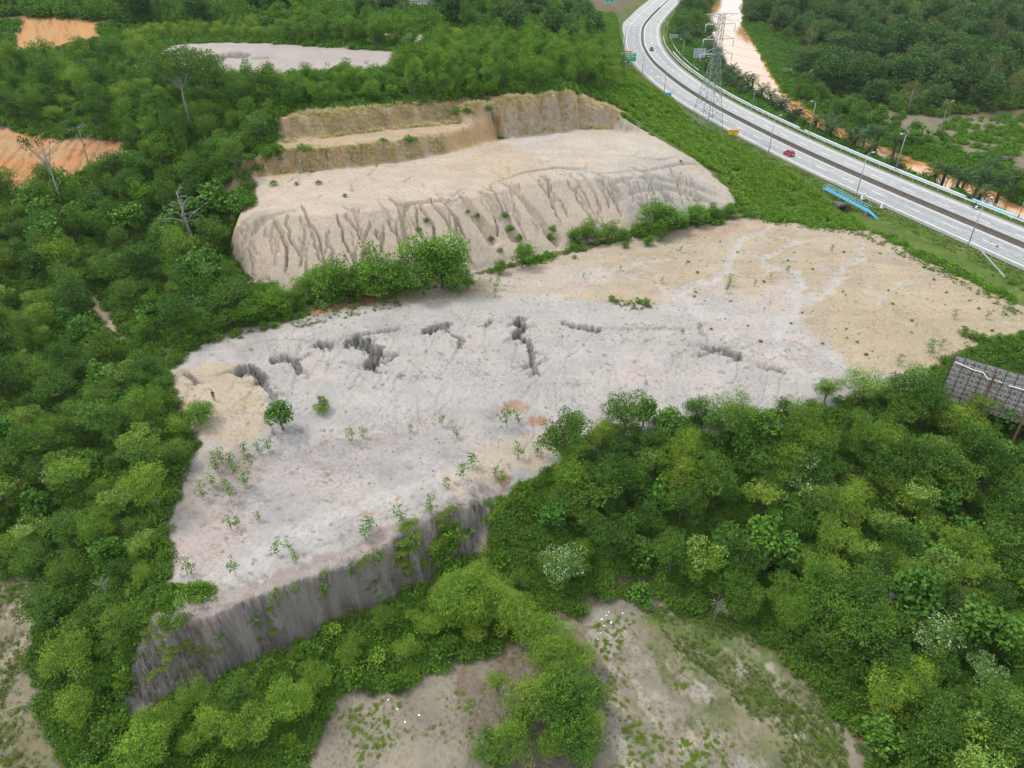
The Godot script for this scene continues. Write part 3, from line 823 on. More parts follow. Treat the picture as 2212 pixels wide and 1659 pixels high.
	# specks of dead moss and charcoal, and the thin dark lines of dried rivulets
	for r in NR:
		var z := zrow[r]
		if z > 190.0:
			break
		var w := z + Z0
		for k in NC:
			var i := r * NC + k
			if wild[i] == 1 or absf(ucol[k]) > 0.66:
				continue
			var x := ucol[k] * w
			var m := nz_b.get_noise_2d(x * 0.7 + 200.0, z * 0.7)
			var g := 1.0
			if nz_d.get_noise_2d(x * 1.5, z * 1.5) > 0.42 - 0.5 * m:
				g = 0.80
			var wob := nz_b.get_noise_2d(x * 0.9, z * 0.9)
			if absf(nz_c.get_noise_2d(x * 0.30 + 3.0 * wob + 40.0, z * 0.75 + 1.5 * wob)) < 0.018 and m > -0.25:
				g *= 0.84
			cr[i] *= g
			cg[i] *= g
			cb[i] *= g
	# stains, dead moss and charred bits strewn over the clay
	rng.seed = 81
	for q in 420:
		var g := ground(rng.randf_range(380, 1800), rng.randf_range(690, 1290))
		var zp := -g.z
		var dl := Vector2(rng.randf_range(-1.6, 1.6), rng.randf_range(-0.5, 0.5)) * rng.randf_range(0.3, 1.0)
		var tone := rng.randf()
		paint_line([Vector2(g.x, zp), Vector2(g.x, zp) + dl * 0.5 + Vector2(0, rng.randf_range(-0.3, 0.3)), Vector2(g.x, zp) + dl], rng.randf_range(0.1, 0.3), rng.randf_range(0.08, 0.25), Color(0.22, 0.2, 0.19).lerp(Color(0.30, 0.25, 0.21), tone), 0.6)
	for q in 170:
		var g := ground(rng.randf_range(1350, 2200), rng.randf_range(490, 780))
		var dl := Vector2(rng.randf_range(-1.5, 1.5), rng.randf_range(-0.6, 0.6))
		paint_line([Vector2(g.x, -g.z), Vector2(g.x, -g.z) + dl], rng.randf_range(0.12, 0.4), rng.randf_range(0.1, 0.35), Color(0.27, 0.22, 0.13), 0.4)
	print("colours done")


func ring(px: float, py: float, rad: float, flat: float) -> PackedVector2Array:
	# an uneven blot on the ground round a pixel
	var l := []
	for i in 14:
		var a := TAU * i / 14.0
		var q := rad * (0.75 + 0.5 * absf(nz_c.get_noise_2d(px + 3.0 * i, py)) + 0.25 * sin(i * 2.1 + px))
		l.append([px + cos(a) * q, py + sin(a) * q * flat])
	return gpoly(l)


func build_ground() -> void:
	var vs := PackedVector3Array()
	var ns := PackedVector3Array()
	var cs := PackedColorArray()
	var ids := PackedInt32Array()
	vs.resize(NR * NC)
	ns.resize(NR * NC)
	cs.resize(NR * NC)
	for r in NR:
		var z := zrow[r]
		var w := z + Z0
		var ra := maxi(r - 1, 0)
		var rb := mini(r + 1, NR - 1)
		for k in NC:
			var i := r * NC + k
			var ka := maxi(k - 1, 0)
			var kb := mini(k + 1, NC - 1)
			vs[i] = Vector3(ucol[k] * w, hh[i], -z)
			var dx := (hh[r * NC + kb] - hh[r * NC + ka]) / ((ucol[kb] - ucol[ka]) * w)
			var dv := (hh[rb * NC + k] - hh[ra * NC + k]) / (zrow[rb] - zrow[ra])
			# rows fan out, so part of the change along a column comes from moving sideways
			var dz := dv - dx * ucol[k]
			ns[i] = Vector3(-dx, 1.0, dz).normalized()
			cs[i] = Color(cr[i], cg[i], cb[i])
	ids.resize((NR - 1) * (NC - 1) * 6)
	var t := 0
	for r in NR - 1:
		for k in NC - 1:
			var i := r * NC + k
			ids[t] = i
			ids[t + 1] = i + NC
			ids[t + 2] = i + 1
			ids[t + 3] = i + 1
			ids[t + 4] = i + NC
			ids[t + 5] = i + NC + 1
			t += 6
	var a := []
	a.resize(Mesh.ARRAY_MAX)
	a[Mesh.ARRAY_VERTEX] = vs
	a[Mesh.ARRAY_NORMAL] = ns
	a[Mesh.ARRAY_COLOR] = cs
	a[Mesh.ARRAY_INDEX] = ids
	var m := ArrayMesh.new()
	m.add_surface_from_arrays(Mesh.PRIMITIVE_TRIANGLES, a)
	var o := MeshInstance3D.new()
	o.name = "ground"
	o.mesh = m
	o.material_override = M.soil
	o.set_meta("kind", "structure")
	o.set_meta("label", "bare eroded clay terraces, sand flats and wooded slopes")
	add_child(o)


# ---------------------------------------------------------------- materials and small helpers
func mat(called: String, c: Color, rough := 0.9, metal := 0.0) -> StandardMaterial3D:
	var m := StandardMaterial3D.new()
	m.resource_name = called
	m.albedo_color = c.linear_to_srgb()
	m.roughness = rough
	m.metallic = metal
	M[called] = m
	return m


func noise_tex(freq: float, lo: float, hi: float, sd: int, octaves := 4, size := 512, cellular := false) -> NoiseTexture2D:
	var n := FastNoiseLite.new()
	n.noise_type = FastNoiseLite.TYPE_CELLULAR if cellular else FastNoiseLite.TYPE_SIMPLEX_SMOOTH
	n.frequency = freq
	n.seed = sd
	n.fractal_octaves = octaves
	var t := NoiseTexture2D.new()
	t.width = size
	t.height = size
	t.seamless = true
	t.noise = n
	var g := Gradient.new()
	g.set_color(0, Color(lo, lo, lo))
	g.set_color(1, Color(hi, hi, hi))
	t.color_ramp = g
	return t


func veins(freq: float, lo: float, hi: float, sd: int, size: int) -> NoiseTexture2D:
	# a net of fine wrinkles, as drying clay shows
	var t := noise_tex(freq, lo, hi, sd, 6, size)
	t.noise.fractal_type = FastNoiseLite.FRACTAL_RIDGED
	t.noise.fractal_gain = 0.6
	t.noise.domain_warp_enabled = true
	t.noise.domain_warp_amplitude = 40.0
	t.noise.domain_warp_frequency = 0.006
	return t


func plain_noise(freq: float, sd: int, octaves := 5, size := 512) -> NoiseTexture2D:
	return noise_tex(freq, 0.0, 1.0, sd, octaves, size)


func make_materials() -> void:
	var s := mat("soil", Color(0.70, 0.70, 0.70), 0.95)
	s.vertex_color_use_as_albedo = true
	s.albedo_texture = veins(0.007, 0.88, 1.0, 5, 2048)
	s.uv1_triplanar = true
	s.uv1_world_triplanar = true
	s.uv1_scale = Vector3(0.048, 0.048, 0.048)
	s.heightmap_enabled = true
	s.heightmap_texture = veins(0.009, 0.0, 1.0, 8, 2048)
	s.heightmap_scale = 4.5
	s.metallic_specular = 0.25
	for q in [["leaf", 0.55], ["leaf_matt", 0.75]]:
		var l := mat(q[0], Color(1, 1, 1), q[1])
		l.vertex_color_use_as_albedo = true
		l.backlight_enabled = true
		l.backlight = Color(0.68, 0.78, 0.30)
		l.metallic_specular = 0.35
		l.cull_mode = BaseMaterial3D.CULL_DISABLED
	for i in TINTS.size():
		var l: StandardMaterial3D = M.leaf.duplicate()
		l.resource_name = "leaf_tone"
		l.albedo_color = Color(TINTS[i]).linear_to_srgb()
		M["leaf%d" % i] = l
	mat("bark", Color(0.16, 0.135, 0.105), 0.95)
	mat("pale_bark", Color(0.40, 0.37, 0.33), 0.9)
	mat("dead_wood", Color(0.36, 0.335, 0.30), 0.9)
	mat("palm_bark", Color(0.085, 0.075, 0.05), 0.95)
	for q in ["bark", "pale_bark", "dead_wood", "palm_bark"]:
		M[q].albedo_texture = noise_tex(0.03, 0.6, 1.0, 3)
		M[q].uv1_triplanar = true
	var asphalt := mat("asphalt", Color(0.315, 0.318, 0.312), 0.8)
	asphalt.albedo_texture = noise_tex(0.012, 0.82, 1.0, 4, 5, 1024)
	asphalt.uv1_triplanar = true
	asphalt.uv1_world_triplanar = true
	asphalt.uv1_scale = Vector3(0.05, 0.05, 0.05)
	var newer: StandardMaterial3D = asphalt.duplicate()
	newer.resource_name = "newer_asphalt"
	newer.albedo_color = Color(0.225, 0.235, 0.248).linear_to_srgb()
	M["newer_asphalt"] = newer
	var worn: StandardMaterial3D = asphalt.duplicate()
	worn.resource_name = "tyre_worn_asphalt"
	worn.albedo_color = Color(0.29, 0.294, 0.292).linear_to_srgb()
	M["worn_asphalt"] = worn
	mat("road_paint", Color(0.62, 0.62, 0.60), 0.7)
	var conc := mat("concrete", Color(0.30, 0.275, 0.245), 0.9)
	conc.albedo_texture = noise_tex(0.03, 0.5, 1.0, 6)
	conc.uv1_triplanar = true
	conc.uv1_world_triplanar = true
	conc.uv1_scale = Vector3(0.3, 0.3, 0.3)
	var stained: StandardMaterial3D = conc.duplicate()
	stained.albedo_color = Color(0.155, 0.135, 0.115).linear_to_srgb()
	M["stained_concrete"] = stained
	mat("galvanised", Color(0.55, 0.57, 0.58), 0.45, 0.6)
	mat("steel", Color(0.22, 0.235, 0.235), 0.7, 0.2)
	mat("wire", Color(0.05, 0.055, 0.06), 0.8)
	mat("pole_steel", Color(0.30, 0.32, 0.33), 0.5, 0.5)
	mat("rail_white", Color(0.46, 0.50, 0.52), 0.55, 0.2)
	mat("pipe_pale", Color(0.40, 0.47, 0.52), 0.5)
	mat("pipe_blue", Color(0.045, 0.30, 0.56), 0.45)
	mat("pipe_blue_pale", Color(0.20, 0.50, 0.68), 0.5)
	mat("sign_green", Color(0.0, 0.28, 0.16), 0.5)
	mat("sign_white", Color(0.8, 0.8, 0.8), 0.5)
	mat("sign_yellow", Color(0.80, 0.42, 0.01), 0.5)
	mat("sign_lemon", Color(0.72, 0.66, 0.05), 0.5)
	mat("sign_back", Color(0.46, 0.47, 0.48), 0.5, 0.4)
	mat("sign_blue", Color(0.05, 0.36, 0.55), 0.5)
	mat("black", Color(0.012, 0.012, 0.013), 0.6)
	mat("rubber", Color(0.02, 0.02, 0.02), 0.85)
	mat("glass_dark", Color(0.015, 0.018, 0.02), 0.06)
	mat("car_red", Color(0.36, 0.008, 0.03), 0.3)
	mat("car_dark", Color(0.03, 0.035, 0.05), 0.3)
	mat("lamp_red", Color(0.45, 0.01, 0.01), 0.3)
	mat("lamp_clear", Color(0.75, 0.75, 0.75), 0.2)
	mat("white_wall", Color(0.72, 0.71, 0.68), 0.85)
	mat("roof_red", Color(0.42, 0.16, 0.12), 0.85)
	mat("roof_grey", Color(0.13, 0.13, 0.14), 0.85)
	mat("window_glass", Color(0.05, 0.08, 0.09), 0.08)
	mat("stone", Color(0.30, 0.28, 0.26), 0.9)
	mat("litter", Color(0.75, 0.75, 0.73), 0.7)
	mat("flower", Color(0.70, 0.40, 0.01), 0.7)
	var sheet := mat("rusty_sheet", Color(1, 1, 1), 0.65, 0.15)
	sheet.vertex_color_use_as_albedo = true
	var w := mat("river_water", Color(0.42, 0.20, 0.075), 0.09)
	w.metallic_specular = 0.5
	w.normal_enabled = true
	var nt := plain_noise(0.02, 77, 4, 512)
	nt.as_normal_map = true
	nt.bump_strength = 2.0
	nt.color_ramp = null
	w.normal_texture = nt
	w.normal_scale = 0.10
	w.uv1_triplanar = true
	w.uv1_world_triplanar = true
	w.uv1_scale = Vector3(0.06, 0.06, 0.06)


func numbered(called: String) -> String:
	var n: int = names.get(called, 0)
	names[called] = n + 1
	return called if n == 0 else "%s_%03d" % [called, n]


func thing(called: String, label: String, category: String, p := Vector3.ZERO, turn := 0.0, group := "") -> Node3D:
	var o := Node3D.new()
	o.name = numbered(called)
	add_child(o)
	o.position = p
	o.rotation.y = turn
	tag(o, label, category, group)
	return o


func tag(o: Node3D, label: String, category: String, group := "", kind := "") -> void:
	o.set_meta("label", label)
	if category: o.set_meta("category", category)
	if group: o.set_meta("group", group)
	if kind: o.set_meta("kind", kind)


func part(called: String, mesh: Mesh, m: Material, parent: Node, p := Vector3.ZERO) -> MeshInstance3D:
	var o := MeshInstance3D.new()
	o.name = called
	o.mesh = mesh
	o.material_override = m
	o.position = p
	parent.add_child(o, true)
	return o


func sub(st_meshes: Array) -> ArrayMesh:
	var st := SurfaceTool.new()
	st.begin(Mesh.PRIMITIVE_TRIANGLES)
	for q in st_meshes:
		st.append_from(q[0], 0, q[1])
	return st.commit()


func beam(a: Vector3, b: Vector3, w: float, h := -1.0) -> Array:
	var m := BoxMesh.new()
	m.size = Vector3(w, w if h < 0.0 else h, a.distance_to(b))
	return [m, along(a, b)]


func along(a: Vector3, b: Vector3) -> Transform3D:
	var z := (b - a).normalized()
	var up := Vector3.UP if absf(z.y) < 0.98 else Vector3.RIGHT
	return Transform3D(Basis.looking_at(z, up), (a + b) * 0.5)


func tube(pts: Array, radii: Array, sides := 6, cap := true) -> ArrayMesh:
	var vs := PackedVector3Array()
	var ids := PackedInt32Array()
	var n := pts.size()
	var ref := Vector3(0.31, 0.2, 0.93).normalized()
	for i in n:
		var a: Vector3 = pts[maxi(i - 1, 0)]
		var b: Vector3 = pts[mini(i + 1, n - 1)]
		var t := (b - a).normalized()
		var s := t.cross(ref).normalized()
		var q := s.cross(t)
		var rad: float = radii[i] if radii.size() > i else radii[-1]
		for k in sides:
			var an := TAU * k / sides
			vs.append(pts[i] + (s * cos(an) + q * sin(an)) * rad)
	for i in n - 1:
		for k in sides:
			var k2 := (k + 1) % sides
			var p0 := i * sides + k
			var p1 := i * sides + k2
			var p2 := p0 + sides
			var p3 := p1 + sides
			ids.append_array([p0, p1, p2, p1, p3, p2])
	if cap:
		for e in [0, n - 1]:
			vs.append(pts[e])
			for k in sides:
				var p0: int = e * sides + k
				var p1: int = e * sides + (k + 1) % sides
				if e == 0: ids.append_array([vs.size() - 1, p1, p0])
				else: ids.append_array([vs.size() - 1, p0, p1])
	return faces(vs, ids, true)


func faces(vs: PackedVector3Array, ids: PackedInt32Array, smooth := false) -> ArrayMesh:
	var st := SurfaceTool.new()
	st.begin(Mesh.PRIMITIVE_TRIANGLES)
	st.set_smooth_group(0 if smooth else -1)
	for i in ids:
		st.add_vertex(vs[i])
	if smooth:
		st.index()
	st.generate_normals()
	return st.commit()


func boxm(x: float, y: float, z: float) -> BoxMesh:
	var m := BoxMesh.new()
	m.size = Vector3(x, y, z)
	return m


func shift(x: float, y: float, z: float) -> Transform3D:
	return Transform3D(Basis(), Vector3(x, y, z))


# ---------------------------------------------------------------- vegetation
const TINTS := [Color(1, 1, 1), Color(0.80, 0.86, 0.76), Color(0.66, 0.76, 0.66), Color(0.97, 0.96, 0.75), Color(0.60, 0.68, 0.56), Color(0.90, 1.0, 0.85)]
const TONES := ["fresh", "mid", "bluish", "yellowish", "dark", "bright"]
var protos := {}
var spots := {}
var solid := {}
var marks := {}


class Leafy:
	var vs := PackedVector3Array()
	var cs := PackedColorArray()
	var ids := PackedInt32Array()

	func leaf(p: Vector3, d: Vector3, s: Vector3, c: Color) -> void:
		var i := vs.size()
		var n := d.cross(s).normalized()
		if n.y < 0.0:
			n = -n
		var m := p + d * 0.45 + n * s.length() * 0.25
		vs.append(p)
		vs.append(m + s)
		vs.append(p + d)
		vs.append(m - s)
		for k in 4:
			cs.append(c)
		ids.append(i)
		ids.append(i + 1)
		ids.append(i + 2)
		ids.append(i)
		ids.append(i + 2)
		ids.append(i + 3)

	func mesh() -> ArrayMesh:
		var a := []
		a.resize(Mesh.ARRAY_MAX)
		a[Mesh.ARRAY_VERTEX] = vs
		a[Mesh.ARRAY_COLOR] = cs
		a[Mesh.ARRAY_INDEX] = ids
		var m := ArrayMesh.new()
		m.add_surface_from_arrays(Mesh.PRIMITIVE_TRIANGLES, a)
		return m


func rdir() -> Vector3:
	var y := rng.randf_range(-1.0, 1.0)
	var a := rng.randf() * TAU
	var s := sqrt(1.0 - y * y)
	return Vector3(cos(a) * s, y, sin(a) * s)


func make_plant(p: Dictionary, sd: int) -> Dictionary:
	# a crown of leafy clumps round a limbed trunk; sizes in metres
	rng.seed = sd
	var L := Leafy.new()
	var r: float = p.r
	var h: float = p.h
	var base: float = p.base
	var centers := []
	var lop := Vector3(rng.randf_range(-0.2, 0.2) * r, 0, rng.randf_range(-0.2, 0.2) * r)
	var lobes := []
	for i in p.get("lobes", 0):
		var an: float = TAU * (i + rng.randf_range(-0.3, 0.3)) / p.lobes
		var off: float = r * rng.randf_range(0.35, 0.75)
		lobes.append([Vector3(cos(an) * off, base + h * rng.randf_range(0.25, 0.75), sin(an) * off), Vector3(r * rng.randf_range(0.4, 0.65), h * rng.randf_range(0.22, 0.36), r * rng.randf_range(0.4, 0.65))])
	var tries := 0
	while centers.size() < p.n and tries < 4000:
		tries += 1
		var d := rdir()
		var k := pow(rng.randf(), 0.4)
		var f := 0.5 + 0.5 * d.y * k
		var wid := 1.0
		match p.get("shape", "dome"):
			"oval": wid = 0.55 + 0.6 * sin(PI * clampf(f * 0.85 + 0.12, 0.0, 1.0))
			"dome": wid = 0.7 + 0.45 * (1.0 - f)
			"flat": wid = 1.0
			"cone": wid = 1.2 - 0.85 * f
		var c := Vector3(d.x * k * r * wid, base + h * f, d.z * k * r * wid) + lop * f
		if lobes.size() > 0 and rng.randf() < 0.85:
			var lb: Array = lobes[rng.randi() % lobes.size()]
			c = lb[0] + d * pow(rng.randf(), 0.35) * lb[1] + lop * 0.5
		var ok := true
		for q in centers:
			if c.distance_to(q) < p.cr * p.get("gap", 0.75):
				ok = false
				break
		if ok:
			centers.append(c)
	var ca: Color = p.a
	var cbb: Color = p.b
	for c in centers:
		var tone := clampf(rng.randfn(0.42, 0.24), 0.0, 1.0)
		var rad: float = p.cr * rng.randf_range(0.7, 1.25)
		var tip: bool = p.has("tip") and rng.randf() < p.get("tips", 0.6) and c.y > base + h * 0.35
		var nl := int(p.leaves * rad * rad / (p.cr * p.cr))
		for i in nl:
			var d := rdir()
			d.y = d.y * 0.8 + 0.18
			var pos: Vector3 = c + d * Vector3(1, 0.8, 1) * rad * rng.randf_range(0.45, 1.0)
			var along_d := (d + rdir() * 0.75 + Vector3(0, -p.get("droop", 0.1), 0)).normalized()
			var ln: float = p.ll * rng.randf_range(0.6, 1.3)
			var side: Vector3 = along_d.cross((Vector3.UP + rdir() * 0.9).normalized()).normalized() * p.lw * rng.randf_range(0.7, 1.2)
			var t := clampf(tone + rng.randfn(0.0, 0.22), 0.0, 1.0)
			var col := ca.lerp(cbb, t)
			if tip and rng.randf() < p.get("tipped", 0.35):
				col = p.tip
			L.leaf(pos, along_d * ln, side, col)
	var parts := []
	var tr: float = p.get("trunk", 0.02 * (base + h) + 0.04)
	var top := Vector3(lop.x * 0.6, base + h * 0.6, lop.z * 0.6)
	var bend := Vector3(rng.randf_range(-0.15, 0.15), 0, rng.randf_range(-0.15, 0.15)) * (base + 1.0)
	parts.append([tube([Vector3(0, -0.6, 0), Vector3(0, 0.15, 0), Vector3(0, base * 0.6 + 0.3, 0) + bend * 0.5, top], [tr * 1.5, tr * 1.15, tr * 0.85, tr * 0.3], 6), Transform3D()])
	var limbs := mini(centers.size(), p.get("limbs", 6))
	for i in limbs:
		var e: Vector3 = centers[i]
		var s := Vector3(0, base * 0.6 + 0.3, 0) + bend * 0.5
		s = s.lerp(top, rng.randf_range(0.0, 0.7))
		parts.append([tube([s, s.lerp(e, 0.5) + Vector3(0, 0.15, 0), e], [tr * 0.5, tr * 0.35, tr * 0.12], 5, false), Transform3D()])
	return {"crown": L.mesh(), "trunk": sub(parts), "bark": p.get("bark", "bark")}


func make_protos() -> void:
	var defs := {
		"oval": {"lobes": 4, "r": 1.9, "h": 6.6, "base": 1.0, "n": 36, "cr": 0.85, "leaves": 93, "ll": 0.320, "lw": 0.068, "a": Color(0.068, 0.146, 0.010), "b": Color(0.193, 0.322, 0.024), "shape": "oval"},
		"round": {"lobes": 5, "r": 2.7, "h": 5.0, "base": 2.0, "n": 40, "cr": 0.95, "leaves": 114, "ll": 0.252, "lw": 0.077, "a": Color(0.043, 0.101, 0.011), "b": Color(0.125, 0.222, 0.022), "shape": "dome"},
		"bigleaf": {"r": 2.1, "h": 3.6, "base": 1.8, "n": 30, "cr": 0.75, "leaves": 34, "ll": 0.40, "lw": 0.221, "a": Color(0.055, 0.144, 0.015), "b": Color(0.132, 0.263, 0.031), "droop": 0.5},
		"feather": {"lobes": 5, "r": 2.2, "h": 5.2, "base": 1.4, "n": 40, "cr": 0.85, "leaves": 125, "ll": 0.252, "lw": 0.038, "a": Color(0.087, 0.162, 0.014), "b": Color(0.242, 0.345, 0.033), "shape": "oval", "droop": 0.35},
		"flowering": {"lobes": 5, "r": 2.6, "h": 4.4, "base": 1.2, "n": 46, "cr": 0.8, "leaves": 133, "ll": 0.210, "lw": 0.066, "a": Color(0.057, 0.130, 0.017), "b": Color(0.145, 0.246, 0.033), "tip": Color(0.36, 0.44, 0.26), "tips": 0.9, "tipped": 0.3},
		"pale_tip": {"lobes": 5, "r": 2.2, "h": 4.6, "base": 2.0, "n": 36, "cr": 0.8, "leaves": 114, "ll": 0.294, "lw": 0.056, "a": Color(0.097, 0.178, 0.017), "b": Color(0.233, 0.322, 0.033), "tip": Color(0.33, 0.42, 0.13), "tips": 0.6, "tipped": 0.4, "shape": "oval"},
		"orchard": {"lobes": 6, "r": 4.3, "h": 8.0, "base": 2.2, "n": 60, "cr": 1.45, "leaves": 70, "ll": 0.62, "lw": 0.20, "a": Color(0.037, 0.083, 0.018), "b": Color(0.099, 0.172, 0.036), "shape": "oval", "trunk": 0.22, "gap": 0.85},
		"wispy": {"lobes": 5, "r": 3.6, "h": 9.0, "base": 4.0, "n": 26, "cr": 1.25, "leaves": 60, "ll": 0.6, "lw": 0.09, "a": Color(0.087, 0.115, 0.024), "b": Color(0.193, 0.207, 0.046), "bark": "pale_bark", "trunk": 0.18, "limbs": 14},
		"bush": {"r": 1.25, "h": 1.9, "base": 0.25, "n": 16, "cr": 0.55, "leaves": 52, "ll": 0.28, "lw": 0.09, "a": Color(0.057, 0.130, 0.010), "b": Color(0.185, 0.300, 0.025), "trunk": 0.04},
		"bushy": {"lobes": 5, "r": 2.3, "h": 6.0, "base": 0.15, "n": 46, "cr": 0.9, "leaves": 99, "ll": 0.288, "lw": 0.076, "a": Color(0.056, 0.130, 0.010), "b": Color(0.167, 0.295, 0.023), "shape": "cone", "gap": 0.7},
		"sapling": {"r": 0.42, "h": 1.7, "base": 0.35, "n": 11, "cr": 0.2, "leaves": 11, "ll": 0.22, "lw": 0.06, "a": Color(0.066, 0.146, 0.018), "b": Color(0.161, 0.281, 0.045), "trunk": 0.02, "gap": 0.8, "droop": 0.3, "shape": "oval", "limbs": 9},
	}
	for k in defs:
		protos[k] = []
		for v in (5 if k in ["sapling", "oval", "round", "orchard", "feather", "bushy"] else 3):
			protos[k].append(make_plant(defs[k], 1000 + hash(k) % 5000 + v * 17))
	protos["umbrella"] = [make_plant({"r": 8.6, "h": 4.4, "base": 12.8, "n": 84, "cr": 1.6, "leaves": 90, "ll": 0.55, "lw": 0.12, "a": Color(0.057, 0.115, 0.017), "b": Color(0.145, 0.215, 0.033), "shape": "flat", "bark": "pale_bark", "trunk": 0.26, "limbs": 16}, 901)]
	protos["sparse"] = [make_plant({"r": 3.6, "h": 4.0, "base": 13.5, "n": 9, "cr": 0.9, "leaves": 34, "ll": 0.45, "lw": 0.14, "a": Color(0.057, 0.092, 0.017), "b": Color(0.116, 0.138, 0.025), "shape": "flat", "bark": "pale_bark", "trunk": 0.2, "limbs": 9, "gap": 1.2}, 902)]


func plant(kind: String, called: String, p: Vector3, size: float, tint: int, label: String, category: String, group: String, tall := 1.0) -> Node3D:
	var set_: Array = protos[kind]
	var q: Dictionary = set_[rng.randi() % set_.size()]
	var o := thing(called, label, category, p, rng.randf() * TAU, group)
	o.scale = Vector3(size, size * tall, size)
	part("trunk" if kind not in ["bush", "sapling"] else "stem", q.trunk, M[q.bark], o)
	part("crown" if kind not in ["bush", "sapling"] else "foliage", q.crown, M["leaf%d" % tint], o)
	return o


func inside(p: Vector2, poly: PackedVector2Array) -> bool:
	return Geometry2D.is_point_in_polygon(p, poly)


func scatter(poly: PackedVector2Array, gap: float, most: int, keep_clear := true) -> Array:
	var lo := poly[0]
	var hi := poly[0]
	for p in poly:
		lo = lo.min(p)
		hi = hi.max(p)
	var cells := {}
	var out := []
	var area := (hi.x - lo.x) * (hi.y - lo.y)
	for t in int(area / (gap * gap) * 5.0):
		if out.size() >= most:
			break
		var p := Vector2(rng.randf_range(lo.x, hi.x), rng.randf_range(lo.y, hi.y))
		if absf(p.x) > 0.70 * (p.y + Z0) or not inside(p, poly):
			continue
		var c := Vector2i((p / gap).floor())
		var ok := true
		for i in range(-1, 2):
			for j in range(-1, 2):
				var key := c + Vector2i(i, j)
				if cells.has(key) and p.distance_to(cells[key]) < gap:
					ok = false
		if keep_clear and ok:
			for s in solid:
				if p.distance_to(s) < solid[s]:
					ok = false
					break
		if ok:
			cells[c] = p
			out.append(p)
	return out


func wood(poly: PackedVector2Array, gap: float, most: int, mix: Array, size0: float, size1: float, tints: Array, where: String, group: String) -> void:
	# mix: [kind, share, name, words, category]
	for p in scatter(poly, gap, most):
		var f := rng.randf()
		var m: Array = mix[-1]
		for q in mix:
			f -= q[1]
			if f < 0.0:
				m = q
				break
		var pos := Vector3(p.x, height(p.x, -p.y) - 0.1, -p.y)
		var f2 := rng.randf()
		var size := lerpf(size0, size1, f2) * (0.8 if rng.randf() < 0.15 else 1.0)
		var tint: int = tints[rng.randi() % tints.size()]
		var words: String = ("small " if f2 < 0.33 else ("large " if f2 > 0.67 else "")) + TONES[tint] + " " + m[3] + " " + where
		for l in marks:
			if p.distance_to(l) < 9.0 and (words + " " + marks[l]).split(" ").size() <= 16:
				words += " " + marks[l]
				break
		plant(m[0], m[2], pos, size * (m[5] if m.size() > 5 else 1.0), tint, words, m[4], group + ", " + m[2].replace("_", " ") + "s", rng.randf_range(0.8, 1.25))


func cover(called: String, label: String, category: String, polys: Array, per: float, mesh: Mesh, m: Material, s0: float, s1: float, most := 60000, sink := 0.1, lean := 0.12, bare := -0.28) -> void:
	# plants too many to count: one object
	var xf := []
	for q in polys:
		var poly: PackedVector2Array = q
		var lo := poly[0]
		var hi := poly[0]
		for p in poly:
			lo = lo.min(p)
			hi = hi.max(p)
		for t in int((hi.x - lo.x) * (hi.y - lo.y) / per):
			var p := Vector2(rng.randf_range(lo.x, hi.x), rng.randf_range(lo.y, hi.y))
			if absf(p.x) > 0.68 * (p.y + Z0) or not inside(p, poly):
				continue
			if nz_b.get_noise_2d(p.x * 0.9 + 500.0, p.y * 0.9) < bare + rng.randf_range(-0.3, 0.3):
				continue
			if p.y > 60.0 and (absf(road_off(p.x, p.y)) < 11.2 or (p.x > lx(riv_l, p.y) - 1.0 and p.x < lx(riv_r, p.y) + 0.5)):
				continue
			var s := rng.randf_range(s0, s1)
			var b := Basis.from_euler(Vector3(rng.randf_range(-lean, lean), rng.randf() * TAU, rng.randf_range(-lean, lean))).scaled(Vector3(s, s * rng.randf_range(0.75, 1.2), s))
			xf.append(Transform3D(b, Vector3(p.x, height(p.x, -p.y) - sink * s, -p.y)))
			if xf.size() >= most:
				break
	var mm := MultiMesh.new()
	mm.transform_format = MultiMesh.TRANSFORM_3D
	mm.mesh = mesh
	mm.instance_count = xf.size()
	for i in xf.size():
		mm.set_instance_transform(i, xf[i])
	var o := MultiMeshInstance3D.new()
	o.name = numbered(called)
	o.multimesh = mm
	o.material_override = m
	tag(o, label, category, "", "stuff")
	add_child(o)


func wild_cover(called: String, label: String, mesh: Mesh, m: Material, z0: float, z1: float, per: float, s0: float, s1: float) -> void:
	var xf := []
	var area := (z1 - z0) * 1.34 * (0.5 * (z0 + z1) + Z0)
	for t in int(area / per):
		var z := sqrt(lerpf((z0 + Z0) * (z0 + Z0), (z1 + Z0) * (z1 + Z0), rng.randf())) - Z0
		var u := rng.randf_range(-0.67, 0.67)
		var x := u * (z + Z0)
		var r := clampi(zrow.bsearch(z), 0, NR - 1)
		if wild[r * NC + clampi(ucol.bsearch(u), 0, NC - 1)] == 0:
			continue
		if z > 60.0 and (absf(road_off(x, z)) < 17.0 or x > lx(riv_l, z) - 1.0):
			continue
		var s := rng.randf_range(s0, s1)
		xf.append(Transform3D(Basis(Vector3.UP, rng.randf() * TAU).scaled(Vector3(s, s * rng.randf_range(0.6, 1.1), s)), Vector3(x, height(x, -z) - 0.08 * s, -z)))
	var mm := MultiMesh.new()
	mm.transform_format = MultiMesh.TRANSFORM_3D
	mm.mesh = mesh
	mm.instance_count = xf.size()
	for i in xf.size():
		mm.set_instance_transform(i, xf[i])
	var o := MultiMeshInstance3D.new()
	o.name = numbered(called)
	o.multimesh = mm
	o.material_override = m
	tag(o, label, "undergrowth", "", "stuff")
	add_child(o)


